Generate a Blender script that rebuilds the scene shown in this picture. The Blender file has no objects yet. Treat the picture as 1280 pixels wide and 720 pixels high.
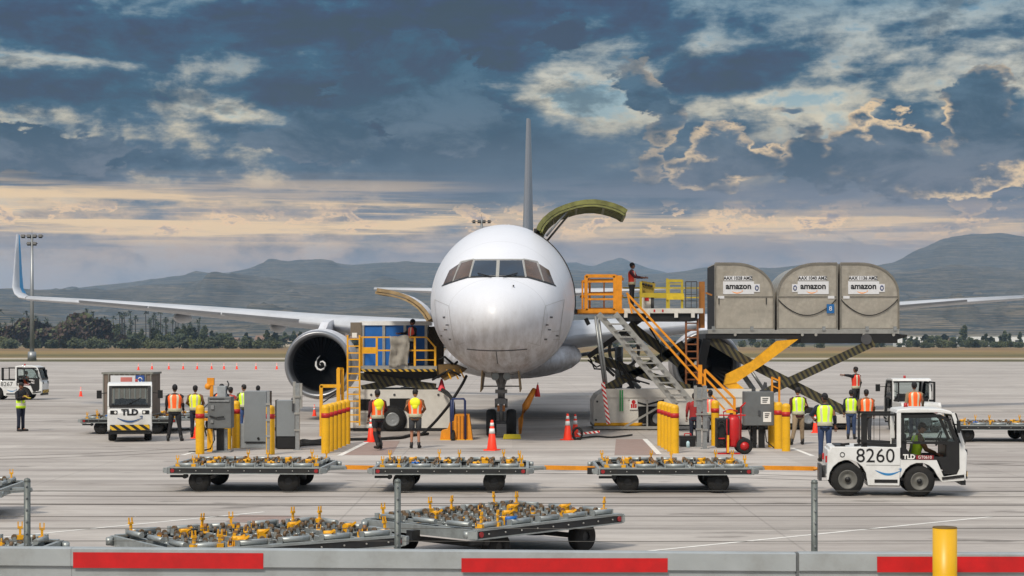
import bpy, bmesh, math, random
from mathutils import Vector, Matrix, noise
from mathutils.bvhtree import BVHTree
R = math.radians
sc = bpy.context.scene
COL = sc.collection
F_PX, HOR, CAMH = 2200.0, 428.0, 3.2

# ------------------------------------------------------------ camera
cam = bpy.data.cameras.new('camera'); cam.sensor_width = 36; cam.lens = 36*F_PX/1280
cam.shift_y = (HOR-360)/1280; cam.clip_start = 0.5; cam.clip_end = 30000
co = bpy.data.objects.new('camera', cam); COL.objects.link(co)
co.location = (0, 0, CAMH); co.rotation_euler = (R(90), 0, 0)
sc.camera = co
# ------------------------------------------------------------ exposure
sc.view_settings.view_transform = 'Standard'; sc.view_settings.look = 'None'
sc.view_settings.exposure = 0.0; sc.view_settings.gamma = 1.0; sc.view_settings.use_curve_mapping = False
SUN_EL, SUN_AZ = 46, 205          # azimuth clockwise from +Y (the way the camera looks)
SKY_STR = 0.1
# ------------------------------------------------------------ sky
def lin(c):
    return tuple((v/255/12.92 if v/255 <= .04045 else ((v/255+.055)/1.055)**2.4) for v in c)
w = bpy.data.worlds.new('World'); sc.world = w; w.use_nodes = True
nt = w.node_tree; N = nt.nodes; L = nt.links; N.clear()
def val(s):
    return s
def mth(op, a, b=None, c=None, clamp=False):
    n = N.new('ShaderNodeMath'); n.operation = op; n.use_clamp = clamp
    for i, v in enumerate((a, b, c)):
        if v is None: continue
        if isinstance(v, (int, float)): n.inputs[i].default_value = v
        else: L.new(v, n.inputs[i])
    return n.outputs[0]
def add(a, b): return mth('ADD', a, b)
def sub(a, b): return mth('SUBTRACT', a, b)
def mul(a, b): return mth('MULTIPLY', a, b)
def sstep(x, lo, hi):
    n = N.new('ShaderNodeMapRange'); n.interpolation_type = 'SMOOTHSTEP'
    L.new(x, n.inputs[0]); n.inputs[1].default_value = lo; n.inputs[2].default_value = hi
    return n.outputs[0]
def cmix(f, a, b):
    n = N.new('ShaderNodeMix'); n.data_type = 'RGBA'
    if isinstance(f, (int, float)): n.inputs[0].default_value = f
    else: L.new(f, n.inputs[0])
    for i, v in ((6, a), (7, b)):
        if isinstance(v, tuple): n.inputs[i].default_value = (*v, 1)
        else: L.new(v, n.inputs[i])
    return n.outputs[2]
def ramp(x, stops):
    n = N.new('ShaderNodeValToRGB'); L.new(x, n.inputs[0]); cr = n.color_ramp
    while len(cr.elements) < len(stops): cr.elements.new(.5)
    for e, (p, c) in zip(cr.elements, stops): e.position = p; e.color = (*lin(c), 1)
    return n.outputs[0]
tc = N.new('ShaderNodeTexCoord'); sp = N.new('ShaderNodeSeparateXYZ'); L.new(tc.outputs['Generated'], sp.inputs[0])
X, Y, Z = sp.outputs
az = mth('ARCTAN2', X, Y); el = mth('ARCSINE', Z)
U = mul(az, 2200/640)       # -1 .. 1 over the photographed sector
V = mul(el, 2200/428)       # 0 at the horizon, 1 some 11 degrees up
def fbm(su, sv, off, detail=7, rough=.58, dist=0.0, lac=2.0):
    c = N.new('ShaderNodeCombineXYZ'); L.new(mul(U, su), c.inputs[0]); L.new(mul(V, sv), c.inputs[1]); c.inputs[2].default_value = off
    n = N.new('ShaderNodeTexNoise'); L.new(c.outputs[0], n.inputs['Vector'])
    n.inputs['Scale'].default_value = 1; n.inputs['Detail'].default_value = detail; n.inputs['Roughness'].default_value = rough
    n.inputs['Distortion'].default_value = dist; n.inputs['Lacunarity'].default_value = lac
    return n.outputs[0]
def blob(px, py, wx, wy, a, uu=None, vv=None):
    du = mul(sub(uu or U, (px-640)/640), 640/wx); dv = mul(sub(vv or V, (HOR-py)/428), 428/wy)
    g = mth('EXPONENT', mul(add(mul(du, du), mul(dv, dv)), -1.0))
    return mul(g, a)
wn1 = fbm(2.6, 3.6, 11.0, 5, .6); wn2 = fbm(2.6, 3.6, 27.0, 5, .6)
Uw = add(U, mul(sub(wn1, .5), .26)); Vw = add(V, mul(sub(wn2, .5), .30))
n_big = fbm(2.2, 3.4, 3.0, 9, .60, .25)
n_puff = fbm(6.5, 8.5, 7.7, 8, .62, .2)
n_strk = fbm(1.8, 17.0, 5.1, 6, .58, .4)
BL = [  # px, py, half width, half height, amount (+ cloud, - gap)
 (150, 60, 330, 75, .50), (430, 130, 210, 95, .55), (60, 195, 130, 40, .40), (250, 225, 330, 30, .22), (560, 175, 120, 80, .35),
 (800, 70, 150, 95, .55), (680, 190, 160, 40, .40), (900, 190, 60, 50, .40), (860, 235, 170, 42, .45), (1130, 225, 260, 40, .50), (1190, 165, 60, 42, .40),
 (1090, 195, 90, 40, .35), (940, 60, 90, 60, .20), (1200, 60, 170, 45, .22), (330, 30, 200, 50, .30), (640, 40, 70, 60, .25), (1270, 185, 40, 40, .3), (975, 215, 60, 40, .3),
 (70, 100, 110, 12, -.42), (330, 146, 75, 11, -.62), (362, 186, 26, 13, -.60), (525, 62, 45, 26, -.62), (470, 20, 90, 26, -.25), (615, 115, 30, 12, -.25),
 (730, 128, 90, 30, -.60), (940, 128, 170, 20, -.62), (1000, 178, 75, 32, -.60), (868, 214, 14, 14, -.6), (880, 60, 18, 30, -.3), (1110, 90, 170, 26, -.46), (1140, 30, 130, 24, -.44), (1235, 130, 90, 24, -.55),
 (60, 152, 95, 24, .45), (190, 160, 40, 30, .35), (250, 221, 150, 18, .42), (620, 100, 60, 50, .50), (60, 232, 90, 10, .3), (1060, 155, 40, 36, -.40), (180, 232, 150, 12, -.25), (10, 182, 40, 10, -.4),
]
n_bil = mth('ABSOLUTE', sub(fbm(5.0, 7.0, 15.2, 6, .6, .15), .5))     # billows
d = None
for b in BL:
    am = b[4]*.52 if b[4] > 0 else b[4]*.84
    g = blob(*b[:4], am, uu=Uw, vv=Vw)
    d = g if d is None else add(d, g)
Vl = add(V, add(mul(sstep(U, -.45, .05), .11), mul(sub(n_big, .5), .30)))
low = sstep(Vl, .52, .40)                       # 1 towards the horizon, where cloud thins to streaks
d = add(d, mul(sub(n_big, .5), 2.5)); d = add(d, mul(sub(n_puff, .5), 1.15))
d = sub(d, mul(sub(n_bil, .08), .9))
d = add(d, mul(sub(n_strk, .5), .45))
d = add(d, .40)
d = sub(d, mul(low, .27))
clear = ramp(V, [(0, (176, 172, 172)), (.22, (186, 176, 170)), (.33, (206, 186, 164)), (.45, (206, 200, 182)), (.62, (176, 192, 190)), (.80, (116, 156, 178)), (1.0, (70, 122, 158))])
lit = ramp(V, [(0, (180, 172, 168)), (.26, (206, 180, 156)), (.36, (250, 212, 160)), (.55, (255, 236, 192)), (.8, (226, 222, 204)), (1.0, (150, 176, 188))])
darkc = ramp(V, [(0, (146, 148, 154)), (.22, (144, 142, 146)), (.36, (126, 130, 138)), (.50, (90, 106, 122)), (.70, (62, 94, 116)), (1.0, (42, 84, 114))])
deep = ramp(V, [(0, (130, 130, 140)), (.36, (98, 102, 112)), (.5, (54, 70, 86)), (.7, (28, 52, 72)), (1.0, (16, 46, 70))])
c = cmix(sstep(add(d, mul(sub(n_puff, .5), .8)), -.10, .26), clear, lit)
c = cmix(sstep(d, -.02, .60), c, darkc)
c = cmix(sstep(d, .38, .95), c, deep)
# soft light modelling inside the cloud mass
c = cmix(mul(sstep(fbm(3.2, 5.5, 41.0, 8, .66, .3), .50, .74), .42), c, cmix(V, lin((120, 126, 136)), lin((76, 124, 152))))
c = cmix(mul(sstep(fbm(5.5, 8.0, 61.0, 8, .64, .3), .50, .66), .60), c, deep)
# violet grey veil under the cloud base, clearer towards the left
veil = mul(mul(sstep(V, .34, .42), sstep(V, .66, .50)), sstep(U, -.42, -.05))
c = cmix(mul(veil, .62), c, lin((94, 106, 120)))
# golden streaks and small sunlit cumulus along the horizon
bandv = mul(sstep(V, .27, .33), sstep(V, .50, .42))
band_u = add(mul(sstep(U, .02, -.25), 1.0), mul(sstep(V, .40, .36), .9))
strk = mul(sstep(fbm(1.5, 26.0, 9.3, 7, .62, .3), .42, .60), mul(bandv, band_u))
c = cmix(mul(strk, .85), c, lin((250, 216, 164)))
cumf = add(fbm(11.0, 15.0, 2.2, 8, .62, .3), mul(mth('ABSOLUTE', sub(fbm(22.0, 26.0, 8.2, 5, .6), .5)), -.5))
cumv = mul(sstep(V, .29, .33), sstep(V, .42, .36))
c = cmix(mul(mul(sstep(cumf, .50, .54), cumv), .80), c, lin((255, 216, 164)))
c = cmix(mul(mul(sstep(cumf, .56, .64), cumv), .75), c, lin((150, 142, 148)))
greyl = mul(sstep(fbm(1.6, 14.0, 19.3, 7, .6, .3), .49, .60), mul(sstep(V, .20, .27), sstep(V, .5, .42)))
c = cmix(mul(greyl, .60), c, lin((130, 130, 140)))
# cumulus towers with lit rims, mostly on the right
TW = [(900, 185, 45, 48, 1), (925, 215, 70, 36, 1), (862, 222, 60, 30, .8), (1010, 205, 42, 40, .9), (1075, 205, 80, 38, 1), (1120, 182, 46, 30, .9), (1130, 225, 170, 34, 1), (1215, 160, 40, 44, 1.05), (1225, 205, 90, 36, 1), (1082, 160, 26, 30, .7), (1275, 180, 26, 40, .9), (1000, 150, 34, 12, .7), (965, 195, 22, 22, .7),
      (820, 150, 40, 44, .8), (805, 205, 30, 42, .8), (790, 110, 50, 40, .8), (75, 196, 120, 26, 1), (20, 192, 60, 22, .9), (185, 210, 60, 9, .6), (520, 105, 110, 62, .95), (560, 160, 80, 60, .9), (400, 180, 100, 40, .9), (690, 50, 60, 40, .7)]
t2 = None
for b in TW:
    g = blob(*b, uu=Uw, vv=Vw); t2 = g if t2 is None else mth('MAXIMUM', t2, g)
t2 = add(t2, mul(sub(n_puff, .5), .9)); t2 = sub(t2, mul(mth('ABSOLUTE', sub(fbm(13.0, 16.0, 71.0, 6, .6, .2), .5)), 1.1)); t2 = add(t2, mul(sub(fbm(16.0, 20.0, 77.0, 6, .6), .5), .35))
tm = sstep(t2, .38, .50)
body = cmix(sstep(fbm(5.0, 7.0, 91.0, 8, .66, .3), .38, .62), ramp(V, [(0, (140, 136, 142)), (.42, (120, 120, 128)), (.6, (94, 108, 122)), (.8, (68, 100, 122)), (1, (52, 92, 118))]), ramp(V, [(0, (110, 110, 120)), (.42, (86, 94, 106)), (.6, (56, 74, 90)), (.8, (36, 62, 82)), (1, (24, 56, 78))]))
litr = mul(mul(sstep(U, .12, .42), sstep(V, .95, .7)), mul(sstep(fbm(4.0, 6.0, 33.3, 4, .6), .41, .58), .9))
rimc = cmix(litr, body, lin((255, 222, 170)))
tcol = cmix(sstep(t2, .43, .72), rimc, body)
c = cmix(tm, c, tcol)
hz_ = sstep(V, .30, .08)
c = cmix(mul(hz_, .65), c, lin((172, 170, 174)))
# above the photographed sector the overcast is bright and even; it lights the apron
up = sstep(el, R(12.5), R(38))
skyt = N.new('ShaderNodeTexSky'); skyt.sky_type = 'NISHITA'; skyt.sun_disc = False
skyt.sun_elevation = R(SUN_EL); skyt.sun_rotation = R(SUN_AZ); skyt.air_density = 1.2; skyt.dust_density = 2.5
cc = N.new('ShaderNodeVectorMath'); cc.operation = 'MULTIPLY_ADD'; L.new(c, cc.inputs[0]); cc.inputs[1].default_value = (1.12, 1.08, 1.04); cc.inputs[2].default_value = (-.036, -.034, -.032)
cm_ = N.new('ShaderNodeVectorMath'); cm_.operation = 'MAXIMUM'; L.new(cc.outputs[0], cm_.inputs[0]); cm_.inputs[1].default_value = (.008, .018, .03); c = cm_.outputs[0]
over = cmix(up, c, (.86, .90, .97))
over = cmix(sstep(Z, -.002, -.02), over, (.20, .19, .18))
sc10 = N.new('ShaderNodeVectorMath'); sc10.operation = 'SCALE'; L.new(over, sc10.inputs[0]); sc10.inputs['Scale'].default_value = 1/SKY_STR
fin = cmix(.90, skyt.outputs[0], sc10.outputs[0])
fin = cmix(sstep(add(el, 0.0), R(0.0), R(14)), sc10.outputs[0], fin)
bg = N.new('ShaderNodeBackground'); L.new(fin, bg.inputs[0]); bg.inputs[1].default_value = SKY_STR
w.cycles.sampling_method = 'MANUAL'; w.cycles.sample_map_resolution = 512
wo = N.new('ShaderNodeOutputWorld'); L.new(bg.outputs[0], wo.inputs[0])
# ------------------------------------------------------------ sun behind thin cloud
sl = bpy.data.lights.new('sun', 'SUN'); sl.energy = 3.1; sl.angle = R(10); sl.color = (1, .90, .76)
so = bpy.data.objects.new('sun', sl); COL.objects.link(so)
sv = Vector((math.sin(R(SUN_AZ))*math.cos(R(SUN_EL)), math.cos(R(SUN_AZ))*math.cos(R(SUN_EL)), math.sin(R(SUN_EL))))
so.rotation_euler = sv.to_track_quat('Z', 'Y').to_euler(); so.location = sv*200
sc.cycles.use_denoising = True
sc.cycles.max_bounces = 5; sc.cycles.diffuse_bounces = 3; sc.cycles.glossy_bounces = 3; sc.cycles.transmission_bounces = 4
sc.cycles.volume_bounces = 1; sc.cycles.transparent_max_bounces = 8
# ============================================================ materials
MATS = {}
def mat(name, col, rough=.55, metal=0.0, var=.12, scale=6.0, dirt=0.0, dirtcol=(70, 60, 48), bump=0.0, srgb=True, emit=0.0, coat=0.0, alpha=None, coord='Object'):
    if name in MATS: return MATS[name]
    m = bpy.data.materials.new(name); m.use_nodes = True; t = m.node_tree
    p = t.nodes['Principled BSDF']; c = lin(col) if srgb else col
    p.inputs['Roughness'].default_value = rough; p.inputs['Metallic'].default_value = metal
    p.inputs['Coat Weight'].default_value = coat
    tcn = t.nodes.new('ShaderNodeTexCoord'); nz = t.nodes.new('ShaderNodeTexNoise')
    t.links.new(tcn.outputs[coord], nz.inputs['Vector']); nz.inputs['Scale'].default_value = scale; nz.inputs['Detail'].default_value = 6; nz.inputs['Roughness'].default_value = .6
    mr = t.nodes.new('ShaderNodeMapRange'); t.links.new(nz.outputs[0], mr.inputs[0]); mr.inputs[1].default_value = .3; mr.inputs[2].default_value = .7
    mr.inputs[3].default_value = 1-var; mr.inputs[4].default_value = 1+var
    hs = t.nodes.new('ShaderNodeVectorMath'); hs.operation = 'SCALE'; hs.inputs[0].default_value = c; t.links.new(mr.outputs[0], hs.inputs['Scale'])
    out = hs.outputs[0]
    if dirt > 0:
        n2 = t.nodes.new('ShaderNodeTexNoise'); t.links.new(tcn.outputs[coord], n2.inputs['Vector']); n2.inputs['Scale'].default_value = scale*.45; n2.inputs['Detail'].default_value = 9; n2.inputs['Roughness'].default_value = .7
        r2 = t.nodes.new('ShaderNodeMapRange'); t.links.new(n2.outputs[0], r2.inputs[0]); r2.inputs[1].default_value = .48; r2.inputs[2].default_value = .72; r2.inputs[3].default_value = 0; r2.inputs[4].default_value = dirt
        mx = t.nodes.new('ShaderNodeMix'); mx.data_type = 'RGBA'; t.links.new(r2.outputs[0], mx.inputs[0]); t.links.new(out, mx.inputs[6]); mx.inputs[7].default_value = (*lin(dirtcol), 1)
        out = mx.outputs[2]
    t.links.new(out, p.inputs['Base Color'])
    if bump > 0:
        bp = t.nodes.new('ShaderNodeBump'); bp.inputs['Strength'].default_value = bump; bp.inputs['Distance'].default_value = .02
        t.links.new(nz.outputs[0], bp.inputs['Height']); t.links.new(bp.outputs[0], p.inputs['Normal'])
    if emit: p.inputs['Emission Color'].default_value = (*c, 1); p.inputs['Emission Strength'].default_value = emit
    MATS[name] = m; return m
def glass(name, tint=(.8, .9, .95), rough=.03):
    if name in MATS: return MATS[name]
    m = bpy.data.materials.new(name); m.use_nodes = True; t = m.node_tree; t.nodes.clear()
    o = t.nodes.new('ShaderNodeOutputMaterial'); tr = t.nodes.new('ShaderNodeBsdfTransparent'); gl = t.nodes.new('ShaderNodeBsdfGlossy'); mx = t.nodes.new('ShaderNodeMixShader'); fr = t.nodes.new('ShaderNodeFresnel')
    fr.inputs[0].default_value = 1.5; tr.inputs[0].default_value = (*tint, 1); gl.inputs[1].default_value = rough
    t.links.new(fr.outputs[0], mx.inputs[0]); t.links.new(tr.outputs[0], mx.inputs[1]); t.links.new(gl.outputs[0], mx.inputs[2]); t.links.new(mx.outputs[0], o.inputs[0])
    MATS[name] = m; return m
def stripes(name, ca, cb, period=.25, axis=(1, 0, 1), rough=.55, dirt=.25):
    """diagonal two-colour hazard paint, laid out in the object's own space"""
    if name in MATS: return MATS[name]
    m = mat(name, ca, rough, dirt=dirt, scale=4); t = m.node_tree; p = t.nodes['Principled BSDF']
    tcn = [n for n in t.nodes if n.type == 'TEX_COORD'][0]
    dp = t.nodes.new('ShaderNodeVectorMath'); dp.operation = 'DOT_PRODUCT'; t.links.new(tcn.outputs['Object'], dp.inputs[0]); dp.inputs[1].default_value = axis
    a = t.nodes.new('ShaderNodeMath'); a.operation = 'DIVIDE'; t.links.new(dp.outputs['Value'], a.inputs[0]); a.inputs[1].default_value = period
    f = t.nodes.new('ShaderNodeMath'); f.operation = 'FRACT'; t.links.new(a.outputs[0], f.inputs[0])
    g = t.nodes.new('ShaderNodeMath'); g.operation = 'GREATER_THAN'; t.links.new(f.outputs[0], g.inputs[0]); g.inputs[1].default_value = .5
    old = p.inputs['Base Color'].links[0].from_socket
    mx = t.nodes.new('ShaderNodeMix'); mx.data_type = 'RGBA'; t.links.new(g.outputs[0], mx.inputs[0]); t.links.new(old, mx.inputs[6]); mx.inputs[7].default_value = (*lin(cb), 1)
    t.links.new(mx.outputs[2], p.inputs['Base Color']); return m

yellow = mat('yellow_paint', (226, 164, 22), .5, dirt=.3, dirtcol=(120, 84, 30))
bolly = mat('bollard_yellow', (224, 170, 14), .48, var=.08, dirt=.45, dirtcol=(150, 106, 26), scale=5)
redband = mat('red_band', (176, 24, 22), .5)
orangey = mat('orange_yellow_paint', (222, 142, 20), .5, dirt=.35, dirtcol=(110, 70, 24))
white = mat('white_paint', (228, 230, 232), .4, var=.05, dirt=.22, dirtcol=(130, 124, 112), scale=2.5)
gsewhite = mat('gse_white', (206, 204, 198), .5, var=.07, dirt=.4, dirtcol=(120, 112, 98), scale=1.6)
black = mat('black_paint', (17, 18, 20), .5, dirt=.25, dirtcol=(50, 47, 42))
rubber = mat('rubber', (19, 19, 19), .85, dirt=.22, dirtcol=(70, 65, 58), scale=9)
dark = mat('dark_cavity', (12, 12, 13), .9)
steel = mat('galvanised_steel', (150, 154, 156), .45, .55, var=.16, scale=14, dirt=.3, dirtcol=(96, 96, 94))
alu = mat('aluminium', (176, 176, 172), .42, .7, var=.12, scale=5, dirt=.3, dirtcol=(120, 112, 98))
greyp = mat('grey_cabinet', (124, 130, 134), .5, var=.05, dirt=.15, scale=3)
dkgrey = mat('dark_grey_paint', (64, 66, 70), .5, dirt=.3)
hazard = stripes('hazard_stripe', (196, 156, 40), (22, 22, 22), .22)
redwhite = stripes('red_white_stripe', (200, 36, 34), (226, 222, 216), .16)
orangec = mat('cone_orange', (255, 60, 24), .55, var=.06)
reflect = mat('reflective_white', (226, 226, 222), .4, var=.04)
bluep = mat('blue_panel', (24, 98, 176), .5, var=.1, dirt=.25, dirtcol=(40, 66, 96), scale=3)
ink = mat('black_ink', (18, 18, 20), .5)
inkblue = mat('blue_ink', (40, 120, 176), .5)
inkdkblue = mat('dark_blue_ink', (24, 52, 110), .5)
inkorange = mat('orange_ink', (240, 150, 40), .5)
redp = mat('red_paint', (184, 24, 26), .4, dirt=.15)
gl_clear = glass('clear_glass', (.82, .88, .88))
# ============================================================ mesh helpers
NOSPLIT = {'rail_bolts', 'wire_clip', 'label_print', 'fan_blades', 'rib', 'placard_symbol', 'label_symbol', 'levers', 'wire', 'radome_joint', 'fuselage', 'tyre', 'wheel', 'rim', 'hub', 'hair', 'window', 'sticker', 'frame', 'switch_gear'}
class MB:
    """collects shapes into ONE mesh"""
    def __init__(s, o=(0, 0, 0)): s.v = []; s.f = []; s.mi = []; s.o = Vector(o); s.m = 0; s.sm = []; s.smooth = False; s.T = None
    def vt(s, p):
        p = Vector(p)
        if s.T is not None: p = s.T @ p
        s.v.append(p); return len(s.v)-1
    def fc(s, ids, sm=None): s.f.append(ids); s.mi.append(s.m); s.sm.append(s.smooth if sm is None else sm)
    def poly(s, pts): s.fc([s.vt(p) for p in pts], False)
    def box(s, a, b, rot=None, c=None):
        a, b = Vector(a), Vector(b); ce = (a+b)/2 if c is None else Vector(c); P = []
        for z in (a.z, b.z):
            for x, y in ((a.x, a.y), (b.x, a.y), (b.x, b.y), (a.x, b.y)):
                p = Vector((x, y, z))
                if rot is not None: p = rot @ (p-ce)+ce
                P.append(s.vt(p))
        for q in ((0, 3, 2, 1), (4, 5, 6, 7), (0, 1, 5, 4), (1, 2, 6, 5), (2, 3, 7, 6), (3, 0, 4, 7)): s.fc([P[i] for i in q], False)
    def cbox(s, c, d, rot=None):
        c = Vector(c); d = Vector(d)/2; s.box(c-d, c+d, rot)
    def bar(s, p, q, w, h=None, up=(0, 0, 1)):
        p, q = Vector(p), Vector(q); h = h or w; d = (q-p).normalized(); u = Vector(up)
        if abs(d.dot(u)) > .99: u = Vector((0, 1, 0))
        x = d.cross(u).normalized(); y = x.cross(d).normalized(); P = []
        for e in (p, q):
            for a, b in ((-1, -1), (1, -1), (1, 1), (-1, 1)): P.append(s.vt(e+x*a*w/2+y*b*h/2))
        for k in ((0, 1, 2, 3), (7, 6, 5, 4), (0, 4, 5, 1), (1, 5, 6, 2), (2, 6, 7, 3), (3, 7, 4, 0)): s.fc([P[i] for i in k], False)
    def cyl(s, p, q, r, r2=None, n=10, cap=True):
        p, q = Vector(p), Vector(q); r2 = r if r2 is None else r2; d = (q-p).normalized(); u = Vector((0, 0, 1)) if abs(d.z) < .95 else Vector((1, 0, 0))
        x = d.cross(u).normalized(); y = x.cross(d); A = []; B = []
        for i in range(n):
            a = 2*math.pi*i/n; k = x*math.cos(a)+y*math.sin(a); A.append(s.vt(p+k*r)); B.append(s.vt(q+k*r2))
        for i in range(n): j = (i+1) % n; s.fc([A[j], A[i], B[i], B[j]], True)
        if cap: s.fc(A, False); s.fc(B[::-1], False)
    def tube(s, pts, r, n=6):
        pts = [Vector(p) for p in pts]; rings = []
        for k, p in enumerate(pts):
            d = (pts[min(k+1, len(pts)-1)]-pts[max(k-1, 0)]).normalized(); u = Vector((0, 0, 1)) if abs(d.z) < .95 else Vector((1, 0, 0))
            x = d.cross(u).normalized(); y = x.cross(d); rr = r[k] if isinstance(r, (list, tuple)) else r
            rings.append([s.vt(p+(x*math.cos(2*math.pi*i/n)+y*math.sin(2*math.pi*i/n))*rr) for i in range(n)])
        s.rings(rings, cap=True)
    def rings(s, rg, cap=True, close=True, sm=True):
        n = len(rg[0])
        for a, b in zip(rg, rg[1:]):
            for i in range(n if close else n-1): j = (i+1) % n; s.fc([a[j], a[i], b[i], b[j]], sm)
        if cap: s.fc(list(rg[0]), False); s.fc(list(rg[-1])[::-1], False)
    def lathe(s, prof, c=(0, 0, 0), ax='z', n=24, cap=False):
        c = Vector(c); rg = []
        for r, h in prof:
            q = []
            for i in range(n):
                a = 2*math.pi*i/n; x, y = r*math.cos(a), r*math.sin(a)
                q.append(s.vt(c+Vector({'z': (x, y, h), 'y': (x, h, y), 'x': (h, x, y)}[ax])))
            rg.append(q)
        s.rings(rg, cap=cap)
    def ball(s, c, r, n=12, m=8, sc=(1, 1, 1)):
        c = Vector(c); rg = []
        for j in range(1, m):
            t = math.pi*j/m
            rg.append([s.vt(c+Vector((r*sc[0]*math.sin(t)*math.cos(2*math.pi*i/n), r*sc[1]*math.sin(t)*math.sin(2*math.pi*i/n), r*sc[2]*math.cos(t)))) for i in range(n)])
        s.rings(rg, cap=False); t = s.vt(c+Vector((0, 0, r*sc[2]))); b = s.vt(c-Vector((0, 0, r*sc[2])))
        for i in range(n): j = (i+1) % n; s.fc([t, rg[0][i], rg[0][j]], True); s.fc([b, rg[-1][j], rg[-1][i]], True)
    def prism(s, pts, d):
        """flat outline pts (3-D) pushed by vector d"""
        d = Vector(d); A = [s.vt(p) for p in pts]; B = [s.vt(Vector(p)+d) for p in pts]; n = len(A)
        s.fc(A, False); s.fc(B[::-1], False)
        for i in range(n): j = (i+1) % n; s.fc([A[j], A[i], B[i], B[j]], False)
    def mesh(s, name, mats):
        me = bpy.data.meshes.new(name); me.from_pydata([tuple(p-s.o) for p in s.v], [], s.f)
        for m in (mats if isinstance(mats, (list, tuple)) else [mats]): me.materials.append(m)
        me.polygons.foreach_set('material_index', s.mi); me.polygons.foreach_set('use_smooth', s.sm)
        bm = bmesh.new(); bm.from_mesh(me); bmesh.ops.recalc_face_normals(bm, faces=bm.faces); bm.to_mesh(me); bm.free(); me.update(); return me
    def clusters(s):
        par = list(range(len(s.v)))
        def fd(i):
            while par[i] != i: par[i] = par[par[i]]; i = par[i]
            return i
        for f in s.f:
            r0 = fd(f[0])
            for i in f[1:]: par[fd(i)] = r0
        bb = {}
        for i, p in enumerate(s.v):
            r = fd(i); q = bb.setdefault(r, [Vector(p), Vector(p)])
            for k in range(3): q[0][k] = min(q[0][k], p[k]); q[1][k] = max(q[1][k], p[k])
        ks = list(bb); g = {k: k for k in ks}
        if len(ks) > 120: return None
        def gf(k):
            while g[k] != k: k = g[k]
            return k
        for a in range(len(ks)):
            for c in range(a+1, len(ks)):
                A, B = bb[ks[a]], bb[ks[c]]
                if all(A[0][k]-.012 <= B[1][k] and B[0][k]-.012 <= A[1][k] for k in range(3)): g[gf(ks[a])] = gf(ks[c])
        out = {}
        for fi, f in enumerate(s.f): out.setdefault(gf(fd(f[0])), []).append(fi)
        return list(out.values())
    def build(s, name, mats, parent=None, loc=None, rz=0, bevel=0.0):
        if parent is not None and name not in NOSPLIT:
            cl_ = s.clusters()
            if cl_ and 2 <= len(cl_) <= 14:
                last = None
                for fl_ in cl_:
                    m = MB(s.o); idx = {}
                    for fi in fl_:
                        ids = []
                        for i in s.f[fi]:
                            if i not in idx: idx[i] = len(m.v); m.v.append(s.v[i])
                            ids.append(idx[i])
                        m.f.append(ids); m.mi.append(s.mi[fi]); m.sm.append(s.sm[fi])
                    last = m._build(name, mats, parent, loc, rz, bevel)
                return last
        return s._build(name, mats, parent, loc, rz, bevel)
    def _build(s, name, mats, parent=None, loc=None, rz=0, bevel=0.0):
        ob = bpy.data.objects.new(name, s.mesh(name, mats)); COL.objects.link(ob)
        if parent is not None: ob.parent = parent
        if loc is not None: ob.location = loc
        elif parent is None: ob.location = s.o
        ob.rotation_euler.z = rz
        if bevel: b = ob.modifiers.new('bevel', 'BEVEL'); b.width = bevel; b.segments = 2; b.limit_method = 'ANGLE'
        return ob
def tag(o, label=None, cat=None, group=None, kind=None):
    if label: o['label'] = label
    if cat: o['category'] = cat
    if group: o['group'] = group
    if kind: o['kind'] = kind
    return o
def thing(name, label, cat, loc=(0, 0, 0), rz=0, group=None):
    o = bpy.data.objects.new(name, None); COL.objects.link(o); o.empty_display_size = .1
    o.location = loc; o.rotation_euler = (0, 0, rz); return tag(o, label, cat, group)
KIDS = {}
def kids(o): return [c for c in bpy.data.objects if c.parent is o]
def proto(o):
    """remember a finished thing's tree, so copying it needs no search"""
    def tree(x): return (x, [tree(c) for c in kids(x)])
    return tree(o)
def copy_tree(t, loc=None, rz=None, label=None, group=None, parent=None, cat=None, skip=()):
    src, ch = t; c = src.copy(); COL.objects.link(c)
    if parent is not None: c.parent = parent
    if loc is not None: c.location = loc
    if rz is not None: c.rotation_euler = (0, 0, rz)
    if label: c['label'] = label
    if group: c['group'] = group
    if cat: c['category'] = cat
    for k in ch:
        if k[0].name.split('.')[0] not in skip: copy_tree(k, parent=c)
    return c
def W(px, py, y): return Vector(((px-640)/F_PX*y, y, CAMH+(HOR-py)/F_PX*y))
def GY(py): return CAMH*F_PX/(py-HOR)          # distance of a ground point seen at that row
def G(px, py): y = GY(py); return Vector(((px-640)/F_PX*y, y, 0))
def text(body, size, name, m, parent, loc, rot=(R(90), 0, 0), bold=0.0, sx=1.0, depth=.004, align='CENTER'):
    cu = bpy.data.curves.new(name, 'FONT'); cu.body = body; cu.size = size; cu.align_x = align; cu.align_y = 'CENTER'; cu.extrude = depth; cu.offset = bold; cu.resolution_u = 3
    to = bpy.data.objects.new('tmp', cu); COL.objects.link(to); dg = bpy.context.evaluated_depsgraph_get(); dg.update()
    me = bpy.data.meshes.new_from_object(to.evaluated_get(dg)); bpy.data.objects.remove(to); bpy.data.curves.remove(cu)
    me.materials.clear(); me.materials.append(m)
    ob = bpy.data.objects.new(name, me); COL.objects.link(ob); ob.parent = parent; ob.location = loc; ob.rotation_euler = rot; ob.scale = (sx, 1, 1); return ob
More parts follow.
